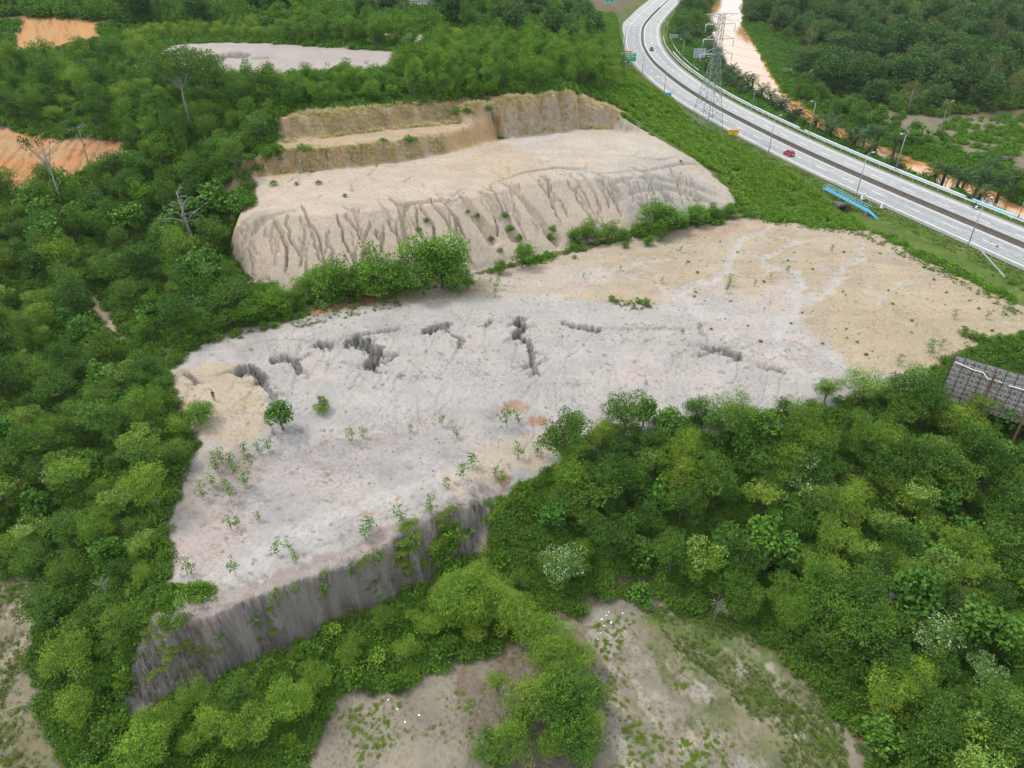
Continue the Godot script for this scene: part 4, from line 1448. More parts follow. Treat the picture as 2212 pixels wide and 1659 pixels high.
func tuft(sd: int, blades: int, h: float, spread: float, a: Color, b: Color) -> ArrayMesh:
	rng.seed = sd
	var L := Leafy.new()
	for i in blades:
		var an := rng.randf() * TAU
		var out := Vector3(cos(an), 0, sin(an))
		var d := (Vector3.UP + out * rng.randf_range(0.3, 1.1)).normalized() * h * rng.randf_range(0.6, 1.2)
		L.leaf(out * rng.randf() * spread, d, d.cross(out).normalized().cross(d).normalized() * 0.0 + Vector3(-out.z, 0, out.x) * 0.035, a.lerp(b, rng.randf()))
	return L.mesh()


func frond(sd: int, ln: float, droop: float, a: Color, b: Color, width: float) -> ArrayMesh:
	rng.seed = sd
	var L := Leafy.new()
	var n := 15
	for i in n:
		var t := (i + 0.6) / n
		var p := Vector3(0, ln * (0.55 * t - droop * t * t), -ln * t * (0.95 - 0.25 * t))
		var w := width * sin(PI * clampf(0.12 + t * 0.83, 0.0, 1.0))
		for s in [-1.0, 1.0]:
			var d := Vector3(s, -0.35 + rng.randf_range(-0.15, 0.15), -0.55).normalized() * w * rng.randf_range(0.85, 1.1)
			L.leaf(p, d, Vector3(0, 0, 1).rotated(Vector3.UP, s * 0.5) * 0.085 * ln / 4.0, a.lerp(b, rng.randf()))
	# rachis
	for i in 6:
		var t0 := i / 6.0
		var t1 := (i + 1) / 6.0
		var p0 := Vector3(0, ln * (0.55 * t0 - droop * t0 * t0), -ln * t0 * (0.95 - 0.25 * t0))
		var p1 := Vector3(0, ln * (0.55 * t1 - droop * t1 * t1), -ln * t1 * (0.95 - 0.25 * t1))
		L.leaf(p0, (p1 - p0) * 1.2, Vector3(0.05, 0, 0), Color(0.12, 0.15, 0.04))
	return L.mesh()


var frond_set := {}


func palm(kind: String, p: Vector3, h: float, size: float, label: String, group: String) -> void:
	var o := thing("oil_palm" if kind == "oil" else "coconut_palm", label, "palm tree", p, rng.randf() * TAU, group)
	if not frond_set.has(kind):
		frond_set[kind] = []
		for v in 4:
			if kind == "oil":
				frond_set[kind].append(frond(60 + v, 4.4, 0.55 + 0.22 * v, Color(0.022, 0.055, 0.018), Color(0.055, 0.105, 0.035), 0.85))
			else:
				frond_set[kind].append(frond(80 + v, 3.6, 0.6 + 0.3 * v, Color(0.06, 0.10, 0.03), Color(0.26, 0.24, 0.07), 0.7))
	var r0 := 0.34 * size if kind == "oil" else 0.17
	var lean := Vector3(rng.randf_range(-0.06, 0.06), 0, rng.randf_range(-0.06, 0.06)) * h
	part("trunk", tube([Vector3(0, -0.5, 0), Vector3(0, 0.3, 0), lean * 0.5 + Vector3(0, h * 0.5, 0), lean + Vector3(0, h, 0)], [r0 * 1.3, r0 * 1.1, r0, r0 * 0.9], 8), M.palm_bark if kind == "oil" else M.pale_bark, o)
	var n := 26 if kind == "oil" else 18
	for i in n:
		var lvl := float(i) / n
		var m := part("frond", frond_set[kind][clampi(int(lvl * 4.0), 0, 3)], M.leaf0 if kind != "oil" else M.leaf_matt, o, lean + Vector3(0, h - 0.1, 0))
		m.rotation = Vector3(lerpf(0.75, -0.35, lvl) + rng.randf_range(-0.12, 0.12), i * 2.39996 + rng.randf_range(-0.2, 0.2), 0)
		m.scale = Vector3.ONE * size * rng.randf_range(0.85, 1.1)


func banana(p: Vector3, size: float, label: String, group: String) -> void:
	var o := thing("banana_plant", label, "plant", p, rng.randf() * TAU, group)
	o.scale = Vector3.ONE * size
	part("stem", tube([Vector3(0, -0.3, 0), Vector3(0, 1.2, 0), Vector3(0, 2.0, 0)], [0.16, 0.13, 0.08], 6), M.bark, o)
	if not frond_set.has("banana"):
		var L := Leafy.new()
		for i in 4:
			var t := i / 4.0
			var pos := Vector3(0, 2.1 * t - 1.3 * t * t, -2.1 * t)
			var t2 := (i + 1) / 4.0
			var nx := Vector3(0, 2.1 * t2 - 1.3 * t2 * t2, -2.1 * t2)
			L.leaf(pos, (nx - pos) * 1.7, Vector3(0.34, 0, 0), Color(0.06, 0.15, 0.03).lerp(Color(0.12, 0.24, 0.06), t))
		frond_set["banana"] = L.mesh()
	for i in 8:
		var m := part("leaf", frond_set.banana, M.leaf0, o, Vector3(0, 1.8, 0))
		m.rotation = Vector3(rng.randf_range(-0.3, 0.4), i * 2.4, 0)


func dead_tree(p: Vector3, h: float, rad: float, twigs: int, sd: int, label: String) -> void:
	rng.seed = sd
	var o := thing("dead_tree", label, "tree", p)
	var lean := Vector3(rng.randf_range(-0.04, 0.04), 0, rng.randf_range(-0.04, 0.04)) * h
	part("trunk", tube([Vector3(0, -0.5, 0), Vector3(0, h * 0.3, 0), Vector3(0, h * 0.65, 0) + lean * 0.5, Vector3(0, h, 0) + lean], [rad * 1.2, rad, rad * 0.7, rad * 0.2], 7), M.dead_wood, o)
	for i in twigs:
		var y := h * rng.randf_range(0.45, 0.97)
		var an := rng.randf() * TAU
		var ln := (h - y) * 0.5 + h * rng.randf_range(0.06, 0.16)
		var s := Vector3(0, y, 0) + lean * (y / h)
		var d := Vector3(cos(an), rng.randf_range(0.1, 0.7), sin(an)).normalized()
		var e := s + d * ln
		var b := [[tube([s, s.lerp(e, 0.5) + Vector3(0, 0.1 * ln, 0), e], [rad * 0.35, rad * 0.22, 0.02], 5), Transform3D()]]
		for k in 3:
			var m := s.lerp(e, rng.randf_range(0.35, 0.9))
			b.append([tube([m, m + (d + rdir() * 0.8) * ln * 0.4], [rad * 0.16, 0.015], 4), Transform3D()])
		part("branch", sub(b), M.dead_wood, o)


func build_plants() -> void:
	make_protos()
	print("protos done")
	var fine := "green round-crowned tree"
	var ovl := "green oval tree"
	var fea := "green feathery tree"
	var big := "green big-leaved tree"
	var tip := "green tree with pale tips"
	rng.seed = 11
	# feature trees first, so that the scatter keeps off them
	var g := ground(419, 292)
	plant("umbrella", "umbrella_tree", g, 1.05, 1, "very tall tree with a flat spreading crown on a bare pale trunk", "tree", "")
	g = ground(145, 476)
	plant("sparse", "sparse_tree", g, 1.05, 2, "very tall thin tree with a few clumps of leaves, before the orange cutting", "tree", "")
	dead_tree(ground(422, 548), 13.0, 0.34, 12, 31, "thick grey dead tree trunk with short broken branches in the wood")
	dead_tree(ground(199, 376), 11.0, 0.16, 14, 32, "thin pale leafless tree leaning over the orange cutting")
	dead_tree(ground(4, 640), 8.0, 0.28, 7, 33, "broad pale dead trunk at the edge of the wood")
	dead_tree(ground(432, 690), 5.0, 0.06, 12, 34, "small bleached leafless sapling among green bushes")
	dead_tree(ground(1540, 1350), 4.6, 0.05, 16, 35, "grey twiggy dead shrub rising from the big-leaved bushes")
	dead_tree(ground(1080, 1560), 5.2, 0.04, 10, 36, "thin dead pole with twigs beside the bare low ground")
	dead_tree(ground(1310, 150), 8.0, 0.14, 8, 37, "bent white dead trunk behind the tree belt")
	dead_tree(ground(1895, 1345), 5.0, 0.07, 18, 38, "spreading grey leafless tree among green crowns")
	dead_tree(ground(245, 1310), 4.5, 0.05, 10, 39, "small grey leafless tree on the slope by the sandy track")
	for q in [[419, 292, "by the umbrella tree"], [145, 476, "by the tall sparse tree"], [422, 548, "by the thick dead trunk"], [235, 690, "by the foot path"], [2090, 900, "at the billboard"], [1730, 1085, "by the blossoming bush"], [1215, 1262, "by the blossoming bush"], [385, 880, "near the person"], [120, 400, "by the orange cutting"], [1895, 1345, "by the leafless tree"]]:
		var mk := ground(q[0], q[1])
		marks[Vector2(mk.x, -mk.z)] = q[2]
	for q in [[205, 640], [215, 660], [225, 690], [245, 715], [265, 735], [278, 748]]:
		var pg := ground(q[0], q[1])
		for k in 4:
			solid[Vector2(pg.x * (1.0 - 0.02 * k), -pg.z - 2.2 * k)] = 2.6
	rng.seed = 12
	# woods
	var w1 := gpoly([[-90, 152], [30, 152], [120, 150], [230, 118], [330, 140], [440, 168], [600, 205], [640, 240], [600, 262], [550, 330], [535, 380], [480, 430], [300, 360], [280, 312], [60, 275], [-90, 268]])
	var w2 := gpoly([[-90, 440], [120, 435], [270, 370], [480, 430], [540, 440], [500, 490], [485, 560], [530, 640], [535, 690], [455, 740], [300, 775], [250, 700], [215, 620], [-90, 600]])
	var w3 := gpoly([[-90, 640], [165, 650], [185, 690], [240, 745], [370, 815], [350, 850], [372, 910], [415, 980], [385, 1030], [350, 1130], [340, 1240], [300, 1310], [270, 1400], [250, 1500], [170, 1600], [95, 1480], [115, 1350], [110, 1270], [0, 1220], [-90, 1220]])
	solid[Vector2(ground(418, 288).x, -ground(418, 288).z)] = 3.0
	wood(w1, 4.3, 300, [["round", 0.40, "wood_tree", fine, "tree"], ["oval", 0.38, "oval_tree", ovl, "tree", 0.9], ["feather", 0.22, "feathery_tree", fea, "tree"]], 0.6, 1.35, [0, 1, 2, 3, 5], "on the slope above the orange cutting", "upper slope wood")
	wood(w2, 3.8, 300, [["round", 0.5, "wood_tree", fine, "tree"], ["bigleaf", 0.15, "big_leaved_tree", big, "tree", 1.2], ["feather", 0.2, "feathery_tree", fea, "tree"], ["oval", 0.15, "oval_tree", ovl, "tree", 0.85]], 0.6, 1.4, [0, 1, 2, 4, 5, 3], "in the wood beside the gullied slope", "wood beside the gullied slope")
	wood(w3, 3.1, 300, [["round", 0.42, "wood_tree", fine, "tree"], ["bigleaf", 0.16, "big_leaved_tree", big, "tree"], ["feather", 0.30, "feathery_tree", fea, "tree"], ["pale_tip", 0.12, "pale_tipped_tree", tip, "tree"]], 0.5, 1.15, [0, 1, 2, 3, 4, 5], "in the wood above the sandy track", "wood by the sandy track")
	var w4 := gpoly([[860, 160], [930, 118], [1100, 105], [1200, 108], [1300, 130], [1325, 195], [1290, 205], [1150, 200], [1000, 212], [860, 220]])
	var w4b := gpoly([[470, 185], [640, 186], [860, 172], [860, 220], [800, 224], [650, 236], [590, 212]])
	wood(w4, 3.6, 260, [["oval", 0.86, "belt_tree", "green upright tree", "tree"], ["feather", 0.14, "feathery_tree", fea, "tree"]], 0.85, 1.2, [0, 1, 5, 0], "in the belt above the brown stepped bank", "tree belt")
	wood(w4b, 3.0, 120, [["bushy", 1.0, "short_belt_tree", "green bushy tree", "tree"]], 0.6, 0.95, [0, 1, 5, 0], "between the stepped bank and the far white flat", "short trees before the far white flat")
	var w5 := gpoly([[600, 93], [700, 99], [880, 112], [905, 104], [870, 85], [760, 70], [640, 78]])
	wood(w5, 4.2, 60, [["oval", 1.0, "mound_tree", "green broad tree", "tree", 1.25]], 0.75, 1.05, [1, 0, 2], "on the mound behind the far white flat", "trees on the mound")
	wood(gpoly([[385, 92], [470, 88], [600, 90], [620, 78], [420, 72], [300, 85], [280, 95]]), 3.8, 60, [["feather", 1.0, "fringe_tree", "green slight tree", "tree", 0.75]], 0.7, 1.2, [0, 3, 0], "along the back edge of the far white flat", "fringe of the far white flat")
	solid[Vector2(-79.0, 366.0)] = 15.0
	solid[Vector2(-36.0, 372.0)] = 16.0
	solid[Vector2(-125.0, 388.0)] = 14.0
	solid[Vector2(-46.0, 300.0)] = 10.0
	solid[Vector2(-173, 300)] = 20.0
	solid[Vector2(-160, 285)] = 16.0
	solid[Vector2(-190, 288)] = 16.0
	for hs in [Vector2(-125, 352), Vector2(-77, 352), Vector2(-37, 340)]:
		for k in 7:
			solid[hs * (1.0 - 0.035 * k)] = 10.0
	wood(wpoly([[-300, 330], [-210, 296], [-150, 290], [-60, 276], [-10, 268], [32, 262], [36, 330], [34, 420], [20, 470], [-320, 470]]), 8.2, 290, [["orchard", 0.62, "far_tree", "green spreading tree", "tree"], ["wispy", 0.14, "tall_pale_tree", "green loose-crowned tree with pale trunk", "tree"], ["oval", 0.24, "far_oval_tree", "green upright tree", "tree", 1.3]], 0.8, 1.3, [0, 1, 2, 5], "in the wood round the far houses", "dark wood round the houses")
	var w7 := gpoly([[1215, 965], [1300, 930], [1400, 912], [1480, 908], [1600, 905], [1700, 893], [1850, 858], [1960, 840], [2080, 850], [2310, 800], [2320, 1780], [1950, 1760], [1880, 1600], [1800, 1480], [1700, 1385], [1590, 1330], [1500, 1290], [1380, 1240], [1240, 1235], [1190, 1160], [1200, 1080]])
	var bbp := at(2130, 900, -5.0)
	for i in 7:
		solid[Vector2(60.0 + 3.2 * i, 92.0 - 2.6 * i)] = 2.2
	solid[Vector2(ground(1200, 1250).x, -ground(1200, 1250).z)] = 3.4
	solid[Vector2(ground(1480, 1190).x, -ground(1480, 1190).z)] = 3.4
	solid[Vector2(ground(1560, 1150).x, -ground(1560, 1150).z)] = 3.0
	wood(w7, 2.75, 300, [["round", 0.42, "thicket_tree", "green leafy tree", "tree"], ["bigleaf", 0.14, "big_leaved_tree", big, "tree", 1.1], ["feather", 0.28, "feathery_tree", fea, "tree"], ["pale_tip", 0.11, "pale_tipped_tree", tip, "tree"], ["flowering", 0.05, "blossoming_tree", "green tree dotted with whitish blossom", "tree"]], 0.55, 1.25, [0, 1, 5, 2, 0, 1, 4, 3], "in the thicket below the rusty billboard", "thicket below the billboard")
	plant("flowering", "blossoming_bush", ground(1215, 1262), 1.15, 0, "large round bush covered in whitish blossom above the bare low ground", "bush", "")
	plant("flowering", "blossoming_bush", ground(1730, 1085), 1.25, 0, "large dome-shaped bush thick with whitish blossom in the thicket", "bush", "")
	for q in [[1385, 1215, 0.9], [1565, 1265, 1.15], [1590, 1310, 1.0], [1700, 1235, 1.1], [1560, 1180, 0.9], [1650, 1215, 0.85], [1990, 1250, 1.25], [1950, 1190, 1.1], [1380, 1300, 0.7]]:
		plant("bigleaf", "big_leaved_bush", ground(q[0], q[1]) - Vector3(0, 1.2, 0), q[2], 0, "bush of big round bright green leaves in the grassy gap of the thicket", "bush", "big-leaved bushes in the grassy gap")
	# bushes on the low ground and the foot of the dark cliff
	for q in [[1000, 1345, 1.0, "feather"], [1060, 1320, 0.85, "feather"], [960, 1330, 0.7, "feather"], [1120, 1380, 0.8, "feather"], [1200, 1420, 0.8, "feather"], [1250, 1450, 0.75, "feather"], [1180, 1530, 0.75, "feather"], [1240, 1560, 0.8, "round"], [1120, 1600, 0.6, "round"], [1270, 1600, 0.7, "feather"], [1060, 1650, 0.5, "round"], [1190, 1640, 0.6, "feather"], [1030, 1360, 0.8, "feather"], [1090, 1350, 0.7, "feather"], [1150, 1400, 0.7, "feather"], [1170, 1450, 0.75, "feather"], [1220, 1490, 0.8, "feather"], [1140, 1560, 0.8, "feather"], [1210, 1600, 0.85, "round"], [1260, 1530, 0.7, "feather"], [1100, 1640, 0.7, "feather"], [1030, 1300, 0.85, "feather"], [985, 1290, 0.7, "feather"], [930, 1380, 0.6, "feather"], [880, 1420, 0.5, "feather"], [1075, 1490, 0.4, "feather"], [1250, 1640, 0.7, "round"], [640, 1560, 0.85, "feather"], [560, 1610, 0.9, "feather"], [480, 1600, 0.75, "feather"], [430, 1540, 0.6, "feather"], [690, 1500, 0.6, "feather"], [360, 1600, 0.75, "feather"], [330, 1660, 0.8, "feather"], [760, 1440, 0.5, "feather"], [520, 1540, 0.55, "round"]]:
		plant(q[3], "low_tree", ground(q[0], q[1]) - Vector3(0, 0.3, 0), q[2] * rng.randf_range(1.0, 1.35), [0, 5, 1][rng.randi() % 3], ("larger " if q[2] > 0.72 else "small ") + ("feathery" if q[3] == "feather" else "round-crowned") + " green tree on the low ground before the dark cliff", "tree", "small trees before the dark cliff")
	# clumps at the foot of the gullied terrace
	for q in [[680, 632, 0.75], [715, 650, 0.8], [750, 645, 0.9], [785, 640, 1.0], [815, 645, 1.1], [850, 632, 0.85], [880, 640, 0.9], [915, 635, 0.95], [955, 622, 0.95], [985, 622, 0.7], [640, 670, 0.6], [610, 680, 0.6], [660, 655, 0.65], [575, 690, 0.6], [555, 665, 0.65], [545, 700, 0.5], [590, 650, 0.6], [720, 615, 0.6]]:
		plant("bushy", "foot_tree", ground(q[0], q[1]), q[2] * rng.randf_range(1.05, 2.0), [0, 1, 5][rng.randi() % 3], ("tall" if q[2] > 0.84 else ("low" if q[2] < 0.63 else "middle-sized")) + " dense green tree clumped at the foot of the gullied slope", "tree", "trees clumped at the foot of the gullied slope", 0.9)
	for q in [[1268, 522, 0.7], [1310, 522, 0.6], [1345, 520, 0.6], [1380, 512, 0.72], [1410, 505, 0.9], [1440, 500, 1.0], [1470, 492, 0.9], [1500, 486, 0.75], [1535, 478, 0.7], [1575, 470, 0.6], [1290, 530, 0.45], [1240, 522, 0.6], [1425, 520, 0.5], [1400, 530, 0.4], [1350, 535, 0.4]]:
		plant("bushy", "swale_tree", ground(q[0], q[1]), q[2] * rng.randf_range(0.8, 1.7), [0, 1, 5][rng.randi() % 3], ("tall" if q[2] > 0.73 else ("low" if q[2] < 0.55 else "middle-sized")) + " dense green tree in the swale between gullied slope and sand flat", "tree", "trees in the swale", 0.85)
	for q in [[1128, 578, 0.85, "slender bright green tree standing alone at the foot of the gullied slope"], [1080, 592, 0.5, "small green tree beside the slender one under the gullied slope"], [1012, 628, 0.5, "small round green tree at the edge of the white flat"]]:
		plant("bushy", "lone_tree", ground(q[0], q[1]), q[2], 0, q[3], "tree", "")
	plant("bushy", "lone_tree", ground(434, 918), 0.78, 0, "dense rounded dark green tree beside the standing person", "tree", "", 0.85)
	plant("bigleaf", "lone_tree", ground(612, 928), 0.85, 1, "open spreading green tree alone on the white clay", "tree", "", 1.0)
	plant("bush", "lone_bush", ground(697, 888), 0.95, 0, "small bright green bush on the white clay slope", "bush", "")
	plant("feather", "billboard_tree", ground(2105, 915), 0.95, 5, "light feathery tree growing right in front of the rusty billboard", "tree", "")
	plant("bigleaf", "billboard_tree", ground(2180, 945), 1.2, 0, "big-leaved tree covering the lower edge of the rusty billboard", "tree", "")
	# saplings on bare soil
	var sap := [[1570, 633, 1.2], [1575, 618, 1.0], [1630, 618, 0.9], [1510, 720, 0.9], [1700, 590, 0.7], [1795, 545, 0.7], [1665, 600, 0.5], [1075, 625, 1.0], [1070, 640, 0.9], [1060, 612, 0.8], [765, 640, 0.9], [780, 655, 1.0], [740, 660, 1.0], [700, 680, 1.2], [690, 668, 1.0], [820, 650, 0.8], [860, 655, 0.8], [560, 1125, 0.8], [500, 1145, 1.0], [515, 1140, 0.9], [760, 955, 1.2], [785, 945, 1.0], [955, 920, 0.9], [888, 935, 0.8], [988, 945, 1.1], [1095, 925, 1.5], [1120, 915, 1.2], [1000, 1035, 1.6], [1020, 1010, 1.1], [1120, 990, 1.2], [1160, 985, 1.2], [965, 1055, 0.8], [1085, 1050, 1.3], [1070, 1030, 1.0], [600, 1200, 1.2], [625, 1190, 1.1], [510, 1245, 1.4], [415, 1240, 1.3], [640, 1215, 1.0], [800, 1150, 1.2], [790, 1165, 1.1], [930, 1110, 1.2], [870, 1130, 1.2], [480, 1000, 1.2], [500, 1010, 1.3], [530, 985, 1.2], [560, 980, 1.2], [580, 975, 1.0], [540, 1010, 1.2], [510, 1030, 1.3], [460, 1050, 1.3], [490, 1060, 1.2], [530, 1050, 1.2], [440, 1080, 1.3], [500, 1085, 1.1], [470, 1020, 1.2], [2005, 760, 1.0], [2030, 755, 1.0], [2130, 690, 0.9], [2165, 680, 0.9], [2060, 690, 0.9], [1940, 790, 1.2], [2010, 770, 1.1], [1470, 545, 0.6], [1340, 585, 0.6], [1260, 600, 0.6], [1430, 610, 0.6], [640, 1285, 1.3], [400, 1330, 1.0], [430, 1310, 1.1], [600, 1310, 1.2], [700, 1290, 1.0], [820, 1220, 1.2], [760, 1250, 1.1], [560, 1360, 1.2], [480, 1390, 1.1], [900, 1190, 1.2]]
	for q in sap:
		plant("sapling", "sapling", ground(q[0], q[1]), q[2] * rng.randf_range(0.9, 1.5), 0, "thin leafy sapling growing on bare clay and sand", "sapling", "saplings on the bare ground")
	for i in 55:
		var s := ground(rng.randf_range(1480, 2190), rng.randf_range(500, 770))
		plant("bush", "ground_plant", s, rng.randf_range(0.10, 0.28), [0, 3][i % 2], "tiny low green plant on the sand flat", "plant", "tiny plants on the sand flat", 0.6)
	for q in [[1320, 650, 0.55], [1330, 655, 0.5], [1395, 660, 0.6], [1380, 655, 0.45], [2100, 730, 0.7], [2120, 738, 0.8], [2150, 735, 0.7], [2080, 722, 0.7], [1240, 558, 0.4], [1005, 243, 0.7], [985, 247, 0.9], [1015, 245, 0.6], [745, 425, 0.4], [690, 398, 0.5], [590, 400, 0.6], [640, 400, 0.4], [1470, 350, 0.3], [1100, 500, 0.7], [1120, 520, 0.7], [1090, 470, 0.6], [1140, 540, 0.6], [1060, 520, 0.5], [1080, 545, 0.5], [1190, 520, 0.8], [1195, 500, 0.7], [1030, 470, 0.5], [920, 480, 0.5], [905, 500, 0.5], [1010, 460, 0.4]]:
		plant("bush", "scattered_bush", ground(q[0], q[1]), q[2], 0, "low green bush rooted in bare soil or in a gully", "bush", "low bushes on bare soil", 0.8)
	print("trees done")
	# palms between motorway and river
	rng.seed = 21
	for q in [[1724, 247], [1765, 262], [1801, 260], [1871, 286], [1899, 291], [1938, 306], [1838, 291], [2075, 381], [2119, 381], [2170, 391], [2044, 371], [2196, 384], [2144, 360], [1558, 148], [1573, 154], [1589, 162], [1605, 168], [1616, 176], [1628, 172], [1648, 195], [1667, 205], [1690, 222], [1472, 60], [1466, 70], [1483, 44], [1500, 64], [1480, 84]]:
		var c := at(q[0], q[1], 1.6)
		var b := Vector3(c.x, height(c.x, c.z) - 0.2, c.z)
		palm("oil", b, 1.6 - b.y, rng.randf_range(1.05, 1.35), "oil palm with drooping dark fronds between motorway and muddy river", "oil palms along the river")
	var zq := 158.0
	while zq < 330.0:
		var xq := lx(road_lut, zq) + rng.randf_range(17.5, 23.0)
		if xq < lx(riv_l, zq) - 0.5 and rng.randf() < 0.75:
			var hq := height(xq, -zq)
			palm("oil", Vector3(xq, hq - 0.2, -zq), rng.randf_range(0.2, 2.2) - hq, rng.randf_range(1.1, 1.4), "low-crowned oil palm with drooping dark fronds between motorway and muddy river", "oil palms along the river")
		zq += rng.randf_range(5.0, 8.0)
	var z := 320.0
	for i in 22:
		z += rng.randf_range(5.0, 9.0)
		var lo := lx(road_lut, z) + 18.0
		var hi := lx(riv_l, z) - 3.0
		if hi > lo and z < 500.0:
			var x := rng.randf_range(lo, hi)
			palm("oil", Vector3(x, height(x, -z) - 0.1, -z), 4.0, rng.randf_range(0.9, 1.15), "oil palm with drooping dark fronds between motorway and muddy river", "oil palms along the river")
	palm("coco", ground(2027, 292), 9.5, 0.95, "tall thin coconut palm with yellowing fronds on the bare orchard floor", "")
	for q in [[2080, 345], [2110, 350], [2050, 330], [2140, 345], [2180, 350], [1985, 322], [2100, 370]]:
		palm("oil", ground(q[0], q[1]), rng.randf_range(0.5, 1.2), rng.randf_range(0.6, 0.8), "young stemless palm on the orchard edge beyond the river", "young palms beyond the river")
	for q in [[1690, 165], [1705, 172], [1720, 160], [1745, 178], [1760, 190], [1775, 182], [1990, 295], [1970, 300], [2000, 305], [1735, 168]]:
		banana(ground(q[0], q[1]), rng.randf_range(0.9, 1.5), "banana plant with broad pale leaves on the far river bank", "banana plants on the river bank")
	# orchard beyond the river
	rng.seed = 22
	solid[Vector2(139.0, 237.0)] = 5.0
	wood(wpoly([[152, 262], [134, 275], [122, 300], [130, 345], [142, 400], [160, 500], [200, 640], [470, 640], [360, 450], [300, 330], [250, 250], [210, 246], [178, 268]]), 9.0, 300, [["orchard", 0.80, "orchard_tree", "green rounded tree", "tree"], ["wispy", 0.12, "tall_pale_tree", "green loose-crowned tree with pale trunk", "tree"], ["round", 0.08, "small_orchard_tree", "green bushy tree", "tree", 1.2]], 0.95, 1.5, [0, 1, 2, 0, 5], "in the orchard beyond the muddy river", "orchard beyond the river")
	wood(wpoly([[175, 215], [190, 235], [215, 245], [205, 200], [180, 190], [158, 195]]), 5.0, 60, [["round", 1.0, "young_orchard_tree", "green young tree", "tree", 0.7]], 0.7, 1.1, [2, 4, 1], "on the sandy orchard floor", "young orchard trees")
	wood(wpoly([[116, 250], [122, 225], [140, 228], [130, 260], [122, 290], [112, 300]]), 4.6, 40, [["round", 0.7, "river_bank_tree", "green bushy tree", "tree", 0.9], ["bigleaf", 0.3, "river_bank_bush", "green big-leaved bush", "bush", 1.1]], 0.6, 1.1, [0, 5, 3], "on the far bank of the muddy river", "bushes on the far river bank")
	var far_bank := PackedVector2Array()
	for zz in [430.0, 500.0, 580.0, 680.0, 780.0]:
		far_bank.append(Vector2(lx(road_lut, zz) + 19.0, zz))
	for zz in [780.0, 680.0, 580.0, 500.0, 430.0]:
		far_bank.append(Vector2(maxf(lx(riv_l, zz) - 3.0, lx(road_lut, zz) + 21.0), zz))
	wood(far_bank, 5.0, 60, [["round", 1.0, "strip_tree", "green bushy tree", "tree", 1.4]], 0.8, 1.4, [1, 2, 0], "on the strip between motorway curve and river", "trees on the strip by the river")
	wood(wpoly([[150, 500], [178, 600], [200, 680], [240, 760], [330, 760], [220, 640], [165, 500]]), 7.5, 60, [["orchard", 1.0, "far_bank_tree", "green rounded tree", "tree"]], 0.8, 1.2, [0, 1, 2], "on the far river bend", "trees on the far river bend")
	print("palms done")
	# cover plants
	rng.seed = 30
	var sh := [make_plant({"r": 0.8, "h": 0.8, "base": 0.1, "n": 10, "cr": 0.42, "leaves": 44, "ll": 0.22, "lw": 0.06, "a": Color(0.055, 0.114, 0.013), "b": Color(0.142, 0.252, 0.026), "limbs": 0, "trunk": 0.02}, 71).crown, make_plant({"r": 0.8, "h": 0.5, "base": 0.05, "n": 11, "cr": 0.36, "leaves": 46, "ll": 0.19, "lw": 0.045, "a": Color(0.092, 0.166, 0.013), "b": Color(0.230, 0.332, 0.031), "limbs": 0, "trunk": 0.02}, 72).crown, make_plant({"r": 0.9, "h": 0.6, "base": 0.05, "n": 11, "cr": 0.40, "leaves": 42, "ll": 0.24, "lw": 0.075, "a": Color(0.072, 0.160, 0.014), "b": Color(0.197, 0.343, 0.031), "limbs": 0, "trunk": 0.02}, 73).crown]
	rng.seed = 31
	cover("undergrowth", "dark green undergrowth filling the woods beside the terraces", "undergrowth", [w1, w2, w3], 2.2, sh[0], M.leaf0, 0.9, 1.9, 60000, 0.1, 0.12, -1.0)
	cover("undergrowth", "dark green undergrowth of the thicket below the billboard", "undergrowth", [w7, w4, w4b], 1.5, sh[0], M.leaf0, 0.8, 1.6, 60000, 0.1, 0.12, -1.0)
	wild_cover("wood_floor_plants", "green ferns, seedlings and creepers covering the floor of the woods", sh[0], M.leaf1, 26.0, 130.0, 0.9, 0.7, 1.5)
	wild_cover("wood_floor_plants", "green creepers and seedlings on the wooded slopes farther off", sh[2], M.leaf2, 130.0, 290.0, 3.2, 1.0, 2.4)
	var bank := gpoly([[1318, 140], [1345, 150], [1400, 190], [1470, 240], [1560, 300], [1640, 345], [1760, 415], [1850, 480], [1700, 470], [1620, 455], [1590, 430], [1540, 375], [1490, 335], [1420, 288], [1370, 252], [1330, 225], [1300, 200]])
	cover("bank_creeper", "bright green creepers and scrub on the motorway embankment", "scrub", [bank, gpoly([[1180, 0], [1330, 30], [1345, 110], [1300, 130], [1230, 90]]), gpoly([[1640, 455], [1850, 480], [1900, 500], [2060, 580], [2212, 650], [2260, 690], [2100, 612], [1960, 545], [1870, 500], [1650, 478]])], 1.0, sh[2], M.leaf0, 0.7, 1.6)
	var foot_polys := [gpoly([[250, 1560], [330, 1545], [420, 1500], [560, 1430], [760, 1340], [880, 1285], [1000, 1215], [1060, 1170], [1180, 1220], [1230, 1260], [1180, 1330], [1080, 1380], [960, 1440], [900, 1480], [740, 1500], [690, 1560], [620, 1720], [180, 1720]]), gpoly([[860, 1150], [900, 1120], [960, 1150], [1050, 1090], [1190, 1010], [1230, 1080], [1180, 1180], [1040, 1190], [920, 1260], [860, 1240]]), gpoly([[350, 1270], [440, 1260], [460, 1280], [330, 1330], [290, 1420], [250, 1540], [180, 1600], [200, 1400], [270, 1300]]), gpoly([[2110, 745], [2212, 720], [2320, 740], [2320, 800], [2200, 790], [2120, 790]])]
	cover("bank_grass", "yellow-green tall grass and creepers patching the motorway embankment", "scrub", [bank], 1.1, sh[1], M.leaf3, 0.9, 1.9, 60000, 0.1, 0.12, 0.05)
	cover("fern_scrub", "yellow-green fern scrub at the foot of the dark cliff", "ferns", foot_polys, 0.9, sh[1], M.leaf0, 0.5, 1.2, 60000, 0.1, 0.12, -0.35)
